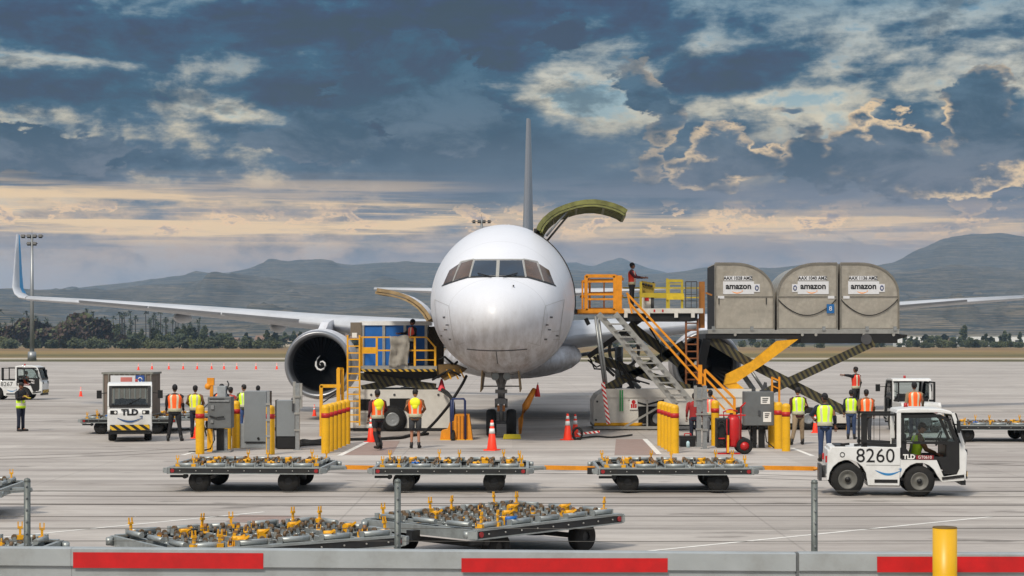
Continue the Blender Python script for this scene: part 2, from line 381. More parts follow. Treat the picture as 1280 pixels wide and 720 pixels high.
def smile(parent, m, loc, wdt, rot=(0, 0, 0), name='smile_arrow', th=.03):
    """curved arrow mark, thick in the middle, with a small arrow head at its right end"""
    b = MB(); n = 14; up = []; dn = []
    for i in range(n+1):
        t = i/n; x = (t-.5)*wdt; z = -math.sin(math.pi*(t*.92+.04))*wdt*.16; k = th*math.sin(math.pi*min(1, t*.9+.08)); up.append((x, 0, z+k*.3)); dn.append((x, 0, z-k*.7))
    b.prism(up+dn[::-1], (0, .004, 0))
    e = Vector((wdt*.5, 0, .0)); b.prism([e+Vector((-wdt*.10, 0, wdt*.045)), e+Vector((wdt*.02, 0, wdt*.06)), e+Vector((-wdt*.005, 0, -wdt*.075)), e+Vector((-wdt*.03, 0, -wdt*.06)), e+Vector((-wdt*.025, 0, wdt*.025)), e+Vector((-wdt*.10, 0, wdt*.02))], (0, .004, 0))
    o = b.build(name, m, parent, loc); o.rotation_euler = rot; return o
# ============================================================ ground
def groundmat(name):
    m = bpy.data.materials.new(name); m.use_nodes = True; return m, m.node_tree, m.node_tree.nodes['Principled BSDF']
def nd(t, ty, **kw):
    n = t.nodes.new(ty)
    for k, v in kw.items(): setattr(n, k, v)
    return n
def tmath(t, op, a, b=None, c=None):
    n = nd(t, 'ShaderNodeMath', operation=op)
    for i, v in enumerate((a, b, c)):
        if v is None: continue
        if isinstance(v, (int, float)): n.inputs[i].default_value = v
        else: t.links.new(v, n.inputs[i])
    return n.outputs[0]
def tnoise(t, pos, sx, sy, detail=6, rough=.6, off=0.0, dist=0):
    mp = nd(t, 'ShaderNodeMapping'); t.links.new(pos, mp.inputs[0]); mp.inputs['Scale'].default_value = (sx, sy, 1); mp.inputs['Location'].default_value = (off, off*.7, 0)
    n = nd(t, 'ShaderNodeTexNoise'); t.links.new(mp.outputs[0], n.inputs['Vector']); n.inputs['Scale'].default_value = 1; n.inputs['Detail'].default_value = detail; n.inputs['Roughness'].default_value = rough; n.inputs['Distortion'].default_value = dist
    return n.outputs[0]
def tss(t, x, lo, hi, a=0, b=1):
    n = nd(t, 'ShaderNodeMapRange', interpolation_type='SMOOTHSTEP'); t.links.new(x, n.inputs[0]); n.inputs[1].default_value = lo; n.inputs[2].default_value = hi; n.inputs[3].default_value = a; n.inputs[4].default_value = b; return n.outputs[0]
def tmix(t, f, a, b):
    n = nd(t, 'ShaderNodeMix', data_type='RGBA')
    if isinstance(f, (int, float)): n.inputs[0].default_value = f
    else: t.links.new(f, n.inputs[0])
    for i, v in ((6, a), (7, b)):
        if isinstance(v, tuple): n.inputs[i].default_value = (*v, 1)
        else: t.links.new(v, n.inputs[i])
    return n.outputs[2]
# --- concrete apron
m, t, p = groundmat('apron_concrete'); tcn = nd(t, 'ShaderNodeTexCoord'); pos = tcn.outputs['Object']
spx = nd(t, 'ShaderNodeSeparateXYZ'); t.links.new(pos, spx.inputs[0]); gx, gy, _ = spx.outputs
base = tmix(t, tss(t, tnoise(t, pos, .11, .32, 8, .65), .34, .68), lin((156, 149, 143)), lin((188, 182, 175)))
fine = tnoise(t, pos, 1.6, 5.5, 7, .7, 4.0); base = tmix(t, tss(t, fine, .44, .72, 0, .45), base, lin((138, 130, 124)))
fine2 = tnoise(t, pos, .5, 9.0, 6, .7, 14.0); base = tmix(t, tss(t, fine2, .52, .70, 0, .5), base, lin((190, 183, 176)))
# broom / traffic streaks across the stand
st = tnoise(t, pos, .035, 1.5, 6, .62, 9.0, .2); base = tmix(t, tss(t, st, .53, .66, 0, .42), base, lin((112, 104, 98)))
st2 = tnoise(t, pos, .02, .7, 5, .6, 31.0, .2); base = tmix(t, tss(t, st2, .55, .66, 0, .38), base, lin((108, 102, 97)))
# slab-by-slab tone
def cell(sz, ax): return tmath(t, 'FLOOR', tmath(t, 'DIVIDE', ax, sz))
cb = nd(t, 'ShaderNodeCombineXYZ'); t.links.new(cell(7.6, gx), cb.inputs[0]); t.links.new(cell(7.6, gy), cb.inputs[1])
wn = nd(t, 'ShaderNodeTexWhiteNoise', noise_dimensions='2D'); t.links.new(cb.outputs[0], wn.inputs[0])
base = tmix(t, tmath(t, 'MULTIPLY', wn.outputs[0], .30), base, lin((128, 121, 115)))
def joint(ax, sz, wdt, off=0.0):
    fr = tmath(t, 'FRACT', tmath(t, 'DIVIDE', tmath(t, 'ADD', ax, off), sz)); e = tmath(t, 'MINIMUM', fr, tmath(t, 'SUBTRACT', 1.0, fr)); return tmath(t, 'LESS_THAN', e, wdt/sz)
jn = tmath(t, 'MAXIMUM', joint(gy, 7.6, .035, 0), tmath(t, 'MULTIPLY', joint(gx, 7.6, .02, 3.1), .30))
base = tmix(t, tmath(t, 'MULTIPLY', jn, .75), base, lin((74, 70, 66)))
# oil and rubber stains
sn = tnoise(t, pos, .45, .9, 5, .55, 51.0); base = tmix(t, tss(t, sn, .60, .70, 0, .6), base, lin((92, 86, 80)))
t.links.new(base, p.inputs['Base Color']); p.inputs['Roughness'].default_value = .82
bp = nd(t, 'ShaderNodeBump'); bp.inputs['Strength'].default_value = .25; bp.inputs['Distance'].default_value = .01; t.links.new(fine, bp.inputs['Height']); t.links.new(bp.outputs[0], p.inputs['Normal'])
APR = m
b = MB(); b.poly([(-260, -30, 0), (260, -30, 0), (260, 292, 0), (-260, 292, 0)]); tag(b.build('apron', APR), 'wide pale concrete aircraft apron with dark slab joints and tyre streaks', 'apron', kind='structure')
# --- grass infield beyond it
m, t, p = groundmat('dry_grass'); tcn = nd(t, 'ShaderNodeTexCoord'); pos = tcn.outputs['Object']; spx = nd(t, 'ShaderNodeSeparateXYZ'); t.links.new(pos, spx.inputs[0]); gx, gy, _ = spx.outputs
rp = nd(t, 'ShaderNodeValToRGB'); t.links.new(tmath(t, 'DIVIDE', tmath(t, 'ADD', gy, tmath(t, 'MULTIPLY', tnoise(t, pos, .01, .02, 4), 60)), 1400), rp.inputs[0])
for e, (q, c) in zip([rp.color_ramp.elements.new(.5) for _ in range(5)]+list(rp.color_ramp.elements), []): pass
cr = rp.color_ramp
while len(cr.elements) > 1: cr.elements.remove(cr.elements[0])
cr.elements[0].position = 0; cr.elements[0].color = (*lin((92, 90, 52)), 1)
for q, c in ((.25, (74, 72, 40)), (.28, (120, 100, 58)), (.34, (92, 86, 42)), (.42, (150, 122, 72)), (.6, (124, 94, 62)), (.8, (140, 112, 78)), (1.0, (110, 104, 66))):
    e = cr.elements.new(q); e.color = (*lin(c), 1)
g0 = rp.outputs[0]
g0 = tmix(t, tss(t, tnoise(t, pos, .012, .06, 8, .7, 3), .40, .62, 0, .75), g0, lin((72, 70, 36)))
g0 = tmix(t, tss(t, tnoise(t, pos, .05, .16, 8, .7, 13), .48, .70, 0, .5), g0, lin((164, 132, 84)))
t.links.new(g0, p.inputs['Base Color']); p.inputs['Roughness'].default_value = .95
GR = m
b = MB(); b.poly([(-2600, 292, -.004), (2600, 292, -.004), (2600, 2300, -.004), (-2600, 2300, -.004)]); b.poly([(-2600, -200, -.02), (2600, -200, -.02), (2600, 292, -.02), (-2600, 292, -.02)])
tag(b.build('ground', GR), 'flat dry golden and olive grass infield beyond the apron', 'grass', kind='structure')
taxm = mat('taxiway_concrete', (166, 156, 138), .85, var=.1, scale=.2)
b = MB(); b.poly([(-900, 330, .004), (900, 330, .004), (900, 366, .004), (-900, 366, .004)]); tag(b.build('taxiway', taxm), 'narrow pale concrete strip running through the dry grass', 'road', kind='structure')
# --- painted marks on the apron
linew = mat('marking_white', (222, 220, 214), .7, var=.12, scale=5, dirt=.4, dirtcol=(160, 152, 146)); hatch = mat('marking_oxide_red', (144, 124, 116), .8, var=.12, scale=4, dirt=.5, dirtcol=(150, 138, 130))
def mark(name, pts, m, label, z=.004):
    b = MB(); b.poly([(q[0], q[1], z) for q in pts]); return tag(b.build(name, m), label, 'marking', kind='structure')
def lineg(a, c, wd, m, label, z=.004):
    a, c = G(*a), G(*c); d = (c-a).normalized(); n = Vector((-d.y, d.x, 0))*wd/2; return mark('painted_line', [a-n, c-n, c+n, a+n], m, label, z)
mark('painted_patch', [G(424, 569), G(462, 551), G(500, 551), G(490, 569)], hatch, 'faded red painted keep-clear patch by the long row of yellow bollards')
lineg((424, 570), (460, 552), .16, linew, 'short white line edging the faded red patch', .008)
mark('painted_patch', [G(768, 569), G(770, 549), G(806, 549), G(824, 569)], hatch, 'faded red painted keep-clear patch left of the middle bollards')
lineg((806, 549), (824, 568), .16, linew, 'short white line edging the red patch left of the middle bollards', .008)
mark('painted_patch', [G(282, 652), G(300, 644), G(372, 645), G(392, 652), G(376, 657)], hatch, 'faded red painted diamond behind the nearest dolly')
lineg((800, 690), (1240, 646), .09, linew, 'thin white line slanting across the apron in the foreground')
lineg((0, 672), (330, 640), .09, linew, 'thin white line slanting across the apron at the left')
lineg((990, 560), (1016, 570), .14, linew, 'short white line by the right hand bollards')
lineg((228, 569), (252, 563), .14, linew, 'short white line by the leftmost bollard')
# tyre marks worn into the apron
tm_ = mat('tyre_mark', (98, 91, 86), .85, var=.12, scale=3)
def tyre_track(pts, gauge, label, wd=.16):
    for off in (-gauge/2, gauge/2):
        L_ = []; 
        for k in range(len(pts)-1):
            pa, pb, pc, pd = [Vector((*pts[max(0, min(len(pts)-1, k+i))], 0)) for i in (-1, 0, 1, 2)]
            for u in (0, .2, .4, .6, .8): L_.append(.5*((2*pb)+(-pa+pc)*u+(2*pa-5*pb+4*pc-pd)*u*u+(-pa+3*pb-3*pc+pd)*u**3))
        b = MB(); g = []
        for k, q in enumerate(L_):
            d = (L_[min(k+1, len(L_)-1)]-L_[max(k-1, 0)]).normalized(); n = Vector((-d.y, d.x, 0)); g.append((b.vt(q+n*(off-wd/2)+Vector((0, 0, .003))), b.vt(q+n*(off+wd/2)+Vector((0, 0, .003)))))
        for a_, c_ in zip(g, g[1:]): b.fc([a_[0], a_[1], c_[1], c_[0]])
        tag(b.build('tyre_marks', tm_), label, 'tyre marks', kind='structure')
tyre_track([(-30, 74), (-16, 71), (-4, 64), (-12, 50), (-30, 44)], 1.3, 'curved dark tyre marks sweeping across the left of the apron', .12)
tyre_track([(14, 35.6), (0, 35.4), (-16, 36.0)], 1.9, 'straight dark tyre marks under the row of coupled dollies', .14)
tyre_track([(18, 42), (9, 41), (2, 43.5), (-10, 44)], 1.2, 'faint tyre marks passing behind the 8260 tractor', .10)
tyre_track([(12, 47), (19, 45), (27, 50), (30, 60)], 1.3, 'curved tyre marks at the right of the apron', .10)
tyre_track([(-40, 110), (-10, 104), (30, 112)], 1.6, 'long tyre marks behind the aircraft', .2)
# --- hills
def prof(pts, x):
    for (a, ya), (c, yc) in zip(pts, pts[1:]):
        if x <= c:
            k = (x-a)/(c-a); k = max(0, min(1, k)); k = k*k*(3-2*k)*.5+k*.5; return ya+(yc-ya)*k
    return pts[-1][1]
LAY = [
 (2500, 420, [(-700, 405), (0, 398), (120, 402), (200, 398), (262, 390), (330, 384), (400, 386), (470, 376), (540, 384), (620, 392), (700, 384), (800, 392), (960, 395), (1060, 385), (1120, 376), (1200, 372), (1280, 378), (1400, 372), (2000, 395)], 14),
 (3900, 650, [(-700, 372), (-100, 364), (20, 356), (75, 358), (110, 366), (200, 352), (290, 346), (380, 352), (480, 348), (560, 352), (720, 345), (830, 350), (960, 352), (1060, 348), (1120, 338), (1200, 330), (1280, 334), (1400, 328), (2000, 370)], 12),
 (5600, 800, [(-700, 380), (-60, 372), (80, 360), (200, 349), (250, 344), (300, 342), (350, 330), (400, 327), (440, 331), (480, 328), (560, 329), (640, 334), (720, 337), (800, 342), (850, 338), (905, 330), (960, 334), (1010, 330), (1080, 332), (1115, 328), (1150, 312), (1180, 298), (1215, 292), (1250, 291), (1285, 296), (1400, 306), (2000, 360)], 6),
 (8200, 900, [(-700, 400), (400, 400), (620, 352), (700, 334), (722, 329), (742, 333), (760, 326), (776, 322), (792, 329), (815, 336), (850, 344), (1000, 352), (1200, 380), (2000, 400)], 4),
]
def terrain(px, D):
    h = 0
    for (Dl, wd, pr, rel) in LAY:
        u = (D-Dl)/wd; y = prof(pr, px); H = CAMH+(HOR-y)/F_PX*Dl
        if u < 0: fall = math.exp(-u*u*.9)
        else: fall = math.exp(-u*u*2.2)
        X = (px-640)/F_PX*D
        nz = noise.fractal(Vector((X/520, D/520, Dl*.01)), 1.0, 2.1, 6); rg = 1-abs(noise.fractal(Vector((X/330+7, D/480, Dl*.02)), 1.0, 2.0, 5))*1.9
        edge = min(1, abs(u)*1.6)
        hh = H*fall*(1+edge*(nz*.35))+edge*(rg-.6)*rel*fall*8*min(1, H/60)- (abs(noise.noise(Vector(((X+D*.12)/210, D/700, 1))))*rel*12+abs(noise.noise(Vector(((X-D*.2)/85, D/330, 5))))*rel*3.2)*fall*min(1, edge+.06)*min(1, H/60)
        h = max(h, hh)
    return h
m, t, p = groundmat('hillside'); geo = nd(t, 'ShaderNodeNewGeometry'); pos = geo.outputs['Position']
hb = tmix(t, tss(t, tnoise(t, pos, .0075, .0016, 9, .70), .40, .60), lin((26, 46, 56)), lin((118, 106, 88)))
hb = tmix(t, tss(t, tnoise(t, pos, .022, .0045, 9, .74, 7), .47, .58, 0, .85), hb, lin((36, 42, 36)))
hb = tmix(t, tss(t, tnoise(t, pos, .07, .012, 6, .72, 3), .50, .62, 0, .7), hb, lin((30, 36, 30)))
t.links.new(hb, p.inputs['Base Color']); p.inputs['Roughness'].default_value = 1
me = bpy.data.meshes.new('hills'); vs = []; fs = []
cols = [(-760+i*9) for i in range(85)]+[(i*5) for i in range(1,260)]+[1305+i*10 for i in range(70)]; rows = []; D = 1500.0
while D < 9800: rows.append(D); D += 16+D*.004
for D in rows:
    k = min(1, (D-1500)/500)
    for px in cols: vs.append(((px-640)/F_PX*D, D, terrain(px, D)*k-.5*(1-k)-.3))
nc = len(cols)
for j in range(len(rows)-1):
    for i in range(nc-1): fs.append((j*nc+i, j*nc+i+1, (j+1)*nc+i+1, (j+1)*nc+i))
me.from_pydata(vs, [], fs); me.polygons.foreach_set('use_smooth', [True]*len(fs)); me.materials.append(m)
o = bpy.data.objects.new('hills', me); COL.objects.link(o); tag(o, 'hazy blue grey mountains with tan foothills along the horizon', 'hills', kind='structure')
# --- haze
b = MB(); b.box((-6200, -260, -1.5), (6200, 10200, max(v[2] for v in vs)+6)); o = b.build('haze', None) if False else None
me = b.mesh('haze', []); o = bpy.data.objects.new('haze', me); COL.objects.link(o); tag(o, 'thin blue haze over the airfield and hills', 'haze', kind='stuff')
hm = bpy.data.materials.new('haze_air'); hm.use_nodes = True; ht = hm.node_tree; ht.nodes.clear(); ho = ht.nodes.new('ShaderNodeOutputMaterial'); hv = ht.nodes.new('ShaderNodeVolumePrincipled')
hv.inputs['Color'].default_value = (.46, .70, 1, 1); hv.inputs['Density'].default_value = 0.8e-4; hv.inputs['Anisotropy'].default_value = .2; ht.links.new(hv.outputs[0], ho.inputs['Volume']); me.materials.append(hm)

# ============================================================ trees
random.seed(5)
bark = mat('bark', (46, 40, 33), .95)
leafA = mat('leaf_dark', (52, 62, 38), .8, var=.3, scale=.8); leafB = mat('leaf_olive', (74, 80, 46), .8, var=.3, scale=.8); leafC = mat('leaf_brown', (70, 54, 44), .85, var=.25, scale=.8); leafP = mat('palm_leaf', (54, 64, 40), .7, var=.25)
def crown_mesh(rx, rz, base, n, seed, leaf, lumps=9, ls=.34, round_=False):
    rnd = random.Random(seed); b = MB(); L_ = []
    for i in range(lumps):
        a = rnd.uniform(0, 6.28); rr = rnd.uniform(0, .75)*rx; zz = base+rz*rnd.uniform(.25, 1.6); k = 1-abs(zz-base-rz*.8)/(rz*1.7)
        L_.append((Vector((math.cos(a)*rr*k, math.sin(a)*rr*k, zz)), rnd.uniform(.35, .62)*rx*(.6 if zz > base+rz*1.2 else 1)))
    if round_: L_ = [(Vector((0, 0, base+rz)), rx*.8)]+L_
    for i in range(n):
        c, r = rnd.choice(L_); d = Vector((rnd.gauss(0, 1), rnd.gauss(0, 1), rnd.gauss(0, .8))).normalized(); q = c+d*r*rnd.uniform(.55, 1.05)
        if q.z < base*.55: q.z = base*.55+rnd.random()*.5
        u = Vector((rnd.gauss(0, 1), rnd.gauss(0, 1), rnd.gauss(0, 1))).normalized(); v = u.orthogonal().normalized(); s = ls*rnd.uniform(.6, 1.4)
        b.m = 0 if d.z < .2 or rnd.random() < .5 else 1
        b.poly([q+u*s, q+v*s, q-u*s, q-v*s*.8])
    return b.mesh('crown', [leaf, leafB])
def tree_proto(h, rx, rz, seed, leaf, n=420, round_=False, ls=.5, lumps=9):
    base = h-2*rz
    cm = crown_mesh(rx, rz, max(base, .4), n, seed, leaf, lumps, ls, round_)
    b = MB(); b.cyl((0, 0, -.6), (0, 0, base+rz*.6), .32, .16, 7)
    rnd = random.Random(seed)
    for i in range(5): a = rnd.uniform(0, 6.28); b.cyl((0, 0, base+rz*.1*i), (math.cos(a)*rx*.55, math.sin(a)*rx*.55, base+rz*(.7+.15*i)), .13, .04, 5)
    return b.mesh('trunk', bark), cm
def palm_proto(h, seed):
    rnd = random.Random(seed); b = MB(); b.cyl((0, 0, -.5), (rnd.uniform(-.4, .4), 0, h), .26, .18, 6); tr = b.mesh('trunk', bark); b = MB(); top = Vector((0, 0, h))
    for i in range(26):
        a = rnd.uniform(0, 6.28); e = rnd.uniform(-.7, 1.1); l = rnd.uniform(1.8, 2.6); d = Vector((math.cos(a)*math.cos(e), math.sin(a)*math.cos(e), math.sin(e))); s = Vector((-math.sin(a), math.cos(a), 0))*.28
        p1 = top+d*l*.5+Vector((0, 0, .15)); p2 = top+d*l+Vector((0, 0, -.55)); b.poly([top-s*.3, p1-s, p1+s, top+s*.3]); b.poly([p1-s, p2, p1+s])
    return tr, b.mesh('crown', leafP)
TP = {'brown': [tree_proto(13, 7, 6, 1, leafC, 1500, True, .75, 14), tree_proto(11, 6, 5, 2, leafC, 1300, True, .75, 12)],
      'green': [tree_proto(11, 3.6, 4.6, 3, leafA, 700, False, .6), tree_proto(8, 3.4, 3.6, 4, leafA, 600, False, .6), tree_proto(14, 2.6, 6.4, 5, leafA, 700, False, .6, 12)],
      'bush': [tree_proto(4.2, 4.4, 2.0, 6, leafA, 420, True, .5), tree_proto(5.4, 3.8, 2.6, 7, leafB, 420, True, .5)],
      'palm': [palm_proto(13, 1), palm_proto(16, 2), palm_proto(10, 3)]}
TL = {'brown': ('broad_tree', 'broad brown rust coloured tree in the dark clump at the far left', 'tree', 'brown trees at the far left'),
      'green': ('leafy_tree', 'dark green tree in the row of trees beyond the airfield grass', 'tree', 'green trees beyond the grass'),
      'bush': ('bush', 'low rounded bush at the foot of the trees beyond the grass', 'bush', 'bushes beyond the grass'),
      'palm': ('palm_tree', 'small distant palm standing up from the far tree line', 'palm', 'distant palm trees')}
def plant_tree(kind, px, Y, s=1.0, var=None):
    s *= .86 if kind != 'brown' else .95
    tr, cr_ = random.choice(TP[kind]) if var is None else TP[kind][var]; nm, lb, ct, gp = TL[kind]
    e = thing(nm, lb, ct, ((px-640)/F_PX*Y, Y, 0), random.uniform(0, 6.28), gp); e.scale = (s, s, s)
    for nm2, me_ in (('trunk', tr), ('crown', cr_)):
        o = bpy.data.objects.new(nm2, me_); COL.objects.link(o); o.parent = e
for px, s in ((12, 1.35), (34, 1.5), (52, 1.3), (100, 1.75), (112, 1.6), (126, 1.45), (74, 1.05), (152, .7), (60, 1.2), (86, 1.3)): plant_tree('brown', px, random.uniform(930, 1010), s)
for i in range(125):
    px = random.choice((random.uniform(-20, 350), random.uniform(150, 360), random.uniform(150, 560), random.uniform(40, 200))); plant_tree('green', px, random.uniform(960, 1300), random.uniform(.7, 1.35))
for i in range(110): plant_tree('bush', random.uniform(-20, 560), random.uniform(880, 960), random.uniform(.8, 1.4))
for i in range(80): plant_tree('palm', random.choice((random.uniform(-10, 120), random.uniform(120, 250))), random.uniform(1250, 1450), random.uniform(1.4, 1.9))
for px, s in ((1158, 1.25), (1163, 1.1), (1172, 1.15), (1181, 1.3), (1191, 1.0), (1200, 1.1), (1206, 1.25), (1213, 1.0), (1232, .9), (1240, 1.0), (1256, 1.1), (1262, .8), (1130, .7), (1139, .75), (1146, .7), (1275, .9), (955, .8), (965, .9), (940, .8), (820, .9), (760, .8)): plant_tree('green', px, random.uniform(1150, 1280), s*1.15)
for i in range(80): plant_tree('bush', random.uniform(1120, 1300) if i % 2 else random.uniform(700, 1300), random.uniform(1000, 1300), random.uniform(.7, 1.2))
# far town: pale low houses between the trees
wallm = mat('house_wall', (196, 186, 170), .8); roofm = mat('house_roof', (120, 96, 82), .8); winm = mat('house_window', (50, 56, 62), .4)
b = MB(); b.box((-6, -4, 0), (6, 4, 4)); hw = b.mesh('wall', wallm); b = MB(); b.prism([(-6.6, -4.6, 4), (-6.6, 4.6, 4), (-6.6, 0, 6.4)], (13.2, 0, 0)); hr = b.mesh('roof', roofm)
b = MB(); [b.box((x, -4.05, 1.2), (x+1.6, -3.98, 2.8)) for x in (-4.6, -1, 2.6)]; hwn = b.mesh('window', winm)
rnd = random.Random(9)
for i in range(46):
    px = rnd.uniform(130, 560) if i < 30 else rnd.uniform(1130, 1300); Y = rnd.uniform(1420, 1560)
    e = thing('house', 'small pale house among the far trees', 'house', ((px-640)/F_PX*Y, Y, 0 if i >= 30 else rnd.choice((3, 8, 13))), rnd.uniform(-.4, .4), 'distant houses beyond the airfield')
    for nm, me_ in (('wall', hw), ('roof', hr), ('window', hwn)): o = bpy.data.objects.new(nm, me_); COL.objects.link(o); o.parent = e
    if i < 30:
        e.location.z = 0; e.scale = (1, 1, rnd.uniform(1, 1.6))
for i, px in enumerate((1142, 1222, 1270)):
    Y = 1340; e = thing('warehouse', ['long low white warehouse just right of the raised container pair', 'long low white warehouse behind the gap in the right hand trees', 'long low white warehouse at the far right edge'][i], 'warehouse', ((px-640)/F_PX*Y, Y, 0), 0)
    b = MB(); b.box((-14, -8, 0), (14, 8, 8)); b.build('wall', white, e); b = MB(); b.box((-14.4, -8.4, 8), (14.4, 8.4, 8.7)); b.build('roof', alu, e); b = MB(); b.box((-3, -8.1, 0), (3, -7.98, 5)); b.build('door', dkgrey, e)
# floodlight masts
def mast(px, Y, ztop, label, rows, k=1.0):
    e = thing('floodlight_mast', label, 'light mast', ((px-640)/F_PX*Y, Y, 0)); b = MB(); b.cyl((0, 0, 0), (0, 0, ztop), .42, .22, 12); b.cyl((0, 0, 0), (0, 0, 1.6), .8, .7, 12); b.build('pole', steel, e)
    b = MB()
    for z, n in rows: b.bar((-n*.5*k, 0, z), (n*.5*k, 0, z), .12*k)
    b.cyl((0, 0, ztop), (0, 0, ztop+.9), .03, .02, 5); b.build('crossbar', dkgrey, e)
    for z, n in rows:
        for i in range(n):
            x = (i-(n-1)/2)*1.0*k; b = MB(); b.box((x-.30*k, -.4*k, z-.30*k), (x+.30*k, .1, z+.18*k), rot=Matrix.Rotation(R(-25), 3, 'X')); b.build('floodlight', black, e)
mast(40, 306, 21.9, 'tall grey floodlight mast in front of the hills at the far left', [(21.7, 4), (20.4, 2)], 1.0)
mast(602, 330, 26.4, 'floodlight mast whose lamps show just above the aircraft nose', [(25.9, 4)], .95)
# ============================================================ cargo aircraft
AC = Vector((-.52, 54.0, 0)); ATH = R(-1.67)
ac = thing('cargo_aircraft', 'large white twin engine cargo jet seen nose on with its doors open', 'aircraft', AC, ATH)
def skin_mat():
    m = mat('aircraft_skin', (212, 215, 222), .42, var=.03, scale=.5, coat=.08); t = m.node_tree; p = t.nodes['Principled BSDF']
    tcn = [n for n in t.nodes if n.type == 'TEX_COORD'][0]; pos = tcn.outputs['Object']; src = p.inputs['Base Color'].links[0].from_socket
    mp = nd(t, 'ShaderNodeMapping'); t.links.new(pos, mp.inputs[0]); mp.inputs['Scale'].default_value = (3.2, .6, 1.0)
    n = nd(t, 'ShaderNodeTexNoise'); t.links.new(mp.outputs[0], n.inputs['Vector']); n.inputs['Detail'].default_value = 10; n.inputs['Roughness'].default_value = .72; n.inputs['Scale'].default_value = 1.2
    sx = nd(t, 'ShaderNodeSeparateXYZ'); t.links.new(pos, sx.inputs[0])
    # shade of the lower fuselage painted into the skin colour, plus streaky dirt
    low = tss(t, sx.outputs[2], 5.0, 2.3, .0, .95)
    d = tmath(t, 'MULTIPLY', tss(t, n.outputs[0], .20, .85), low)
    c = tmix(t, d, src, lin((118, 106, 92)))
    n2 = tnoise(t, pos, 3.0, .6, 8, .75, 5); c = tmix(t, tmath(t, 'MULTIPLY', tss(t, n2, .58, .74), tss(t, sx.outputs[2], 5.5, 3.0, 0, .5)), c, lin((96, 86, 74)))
    # skin joints
    fr = tmath(t, 'FRACT', tmath(t, 'DIVIDE', tmath(t, 'ADD', sx.outputs[1], .62), 2.35)); e = tmath(t, 'LESS_THAN', fr, .010)
    c = tmix(t, tmath(t, 'MULTIPLY', e, .35), c, lin((120, 118, 114)))
    t.links.new(c, p.inputs['Base Color']); return m
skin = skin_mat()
lining = mat('door_lining', (112, 114, 62), .6, var=.4, scale=3, dirt=.6, dirtcol=(34, 34, 24)); frametan = mat('door_frame_tan', (150, 128, 92), .6, var=.3, scale=4, dirt=.4); silver = mat('polished_lip', (140, 142, 146), .38, .7, var=.04)
ST = [  # s, half width, top, bottom, widest level
 (0, .03, 3.95, 3.89, 3.92), (.04, .22, 4.13, 3.71, 3.92), (.16, .46, 4.35, 3.50, 3.92), (.4, .76, 4.59, 3.26, 3.93), (.8, 1.08, 4.86, 3.00, 3.96), (1.3, 1.38, 5.08, 2.78, 4.0), (1.85, 1.63, 5.27, 2.61, 4.06), (2.1, 1.72, 5.44, 2.55, 4.09),
 (2.5, 1.85, 5.73, 2.46, 4.14), (2.9, 1.96, 5.99, 2.39, 4.2), (3.4, 2.08, 6.25, 2.31, 4.27), (4.0, 2.19, 6.50, 2.23, 4.34), (4.8, 2.31, 6.78, 2.15, 4.44), (5.8, 2.42, 7.05, 2.08, 4.54), (7.0, 2.49, 7.25, 2.03, 4.62), (8.3, 2.515, 7.37, 2.0, 4.67), (9.6, 2.52, 7.41, 2.0, 4.69), (10.5, 2.52, 7.42, 2.0, 4.7),
 (11.5, 2.52, 7.42, 2.0, 4.7), (14, 2.52, 7.42, 2.0, 4.7), (18, 2.52, 7.42, 2.0, 4.7), (24, 2.52, 7.42, 2.0, 4.7), (30, 2.52, 7.42, 2.0, 4.7), (35, 2.5, 7.42, 2.05, 4.72), (39, 2.3, 7.42, 2.5, 4.9), (43, 1.85, 7.42, 3.3, 5.3), (47, 1.3, 7.35, 4.4, 5.9), (51, .7, 7.2, 5.5, 6.3), (53.4, .25, 6.9, 6.1, 6.5)]
def cr(P, x):
    """smooth station interpolation"""
    for k in range(len(P)-1):
        if x <= P[k+1][0]:
            a, b = P[k], P[k+1]; u = (x-a[0])/(b[0]-a[0]); pa = P[max(k-1, 0)]; pb = P[min(k+2, len(P)-1)]; o = []
            for j in range(1, 5):
                ma = (b[j]-pa[j])/max(b[0]-pa[0], 1e-3)*(b[0]-a[0]); mb = (pb[j]-a[j])/max(pb[0]-a[0], 1e-3)*(b[0]-a[0])
                o.append((2*u**3-3*u**2+1)*a[j]+(u**3-2*u**2+u)*ma+(-2*u**3+3*u**2)*b[j]+(u**3-u**2)*mb)
            return o
    return list(P[-1][1:])
def sect(s, n=96, inset=0.0):
    hw, top, bot, zc = cr(ST, s); out = []
    for i in range(n):
        a = 2*math.pi*i/n; ca, sa = math.cos(a), math.sin(a); out.append(Vector(((hw-inset)*ca, s, zc+((top-zc-inset) if sa > 0 else (zc-bot-inset))*sa)))
    return out
SS = [0, .04, .16, .4, .6, .8, 1.05, 1.3, 1.6, 1.85, 2.1, 2.3, 2.5, 2.7, 2.9, 3.15, 3.4, 3.7, 4.0, 4.4, 4.8, 5.3, 5.8, 6.4, 7.0, 7.15, 7.6, 8.3, 9, 9.6, 10.4, 10.55, 11.5, 14, 18, 24, 30, 33, 35, 37, 39, 41, 43, 45, 47, 49, 51, 52.5, 53.4]
NN = 96
def fus(inset, skip):
    b = MB(); rg = [[b.vt(q) for q in sect(s, NN, inset if s > .5 else inset*.1)] for s in SS]
    for k in range(len(SS)-1):
        for i in range(NN):
            j = (i+1) % NN; sm = (SS[k]+SS[k+1])/2; deg = 360*(i+.5)/NN
            if skip and skip(sm, deg): continue
            b.fc([rg[k][j], rg[k][i], rg[k+1][i], rg[k+1][j]], True)
    b.fc(list(rg[0]), True); b.fc(list(rg[-1])[::-1], True); return b
def hole(s, dg):
    if 7.15 < s < 10.4 and (dg < 64 or dg > 352): return True          # main deck cargo door
    if 7.6 < s < 10.4 and 188 < dg < 222: return True                   # lower hold door
    if 4.4 < s < 6.4 and 263 < dg < 277: return True                   # nose gear bay
    return False
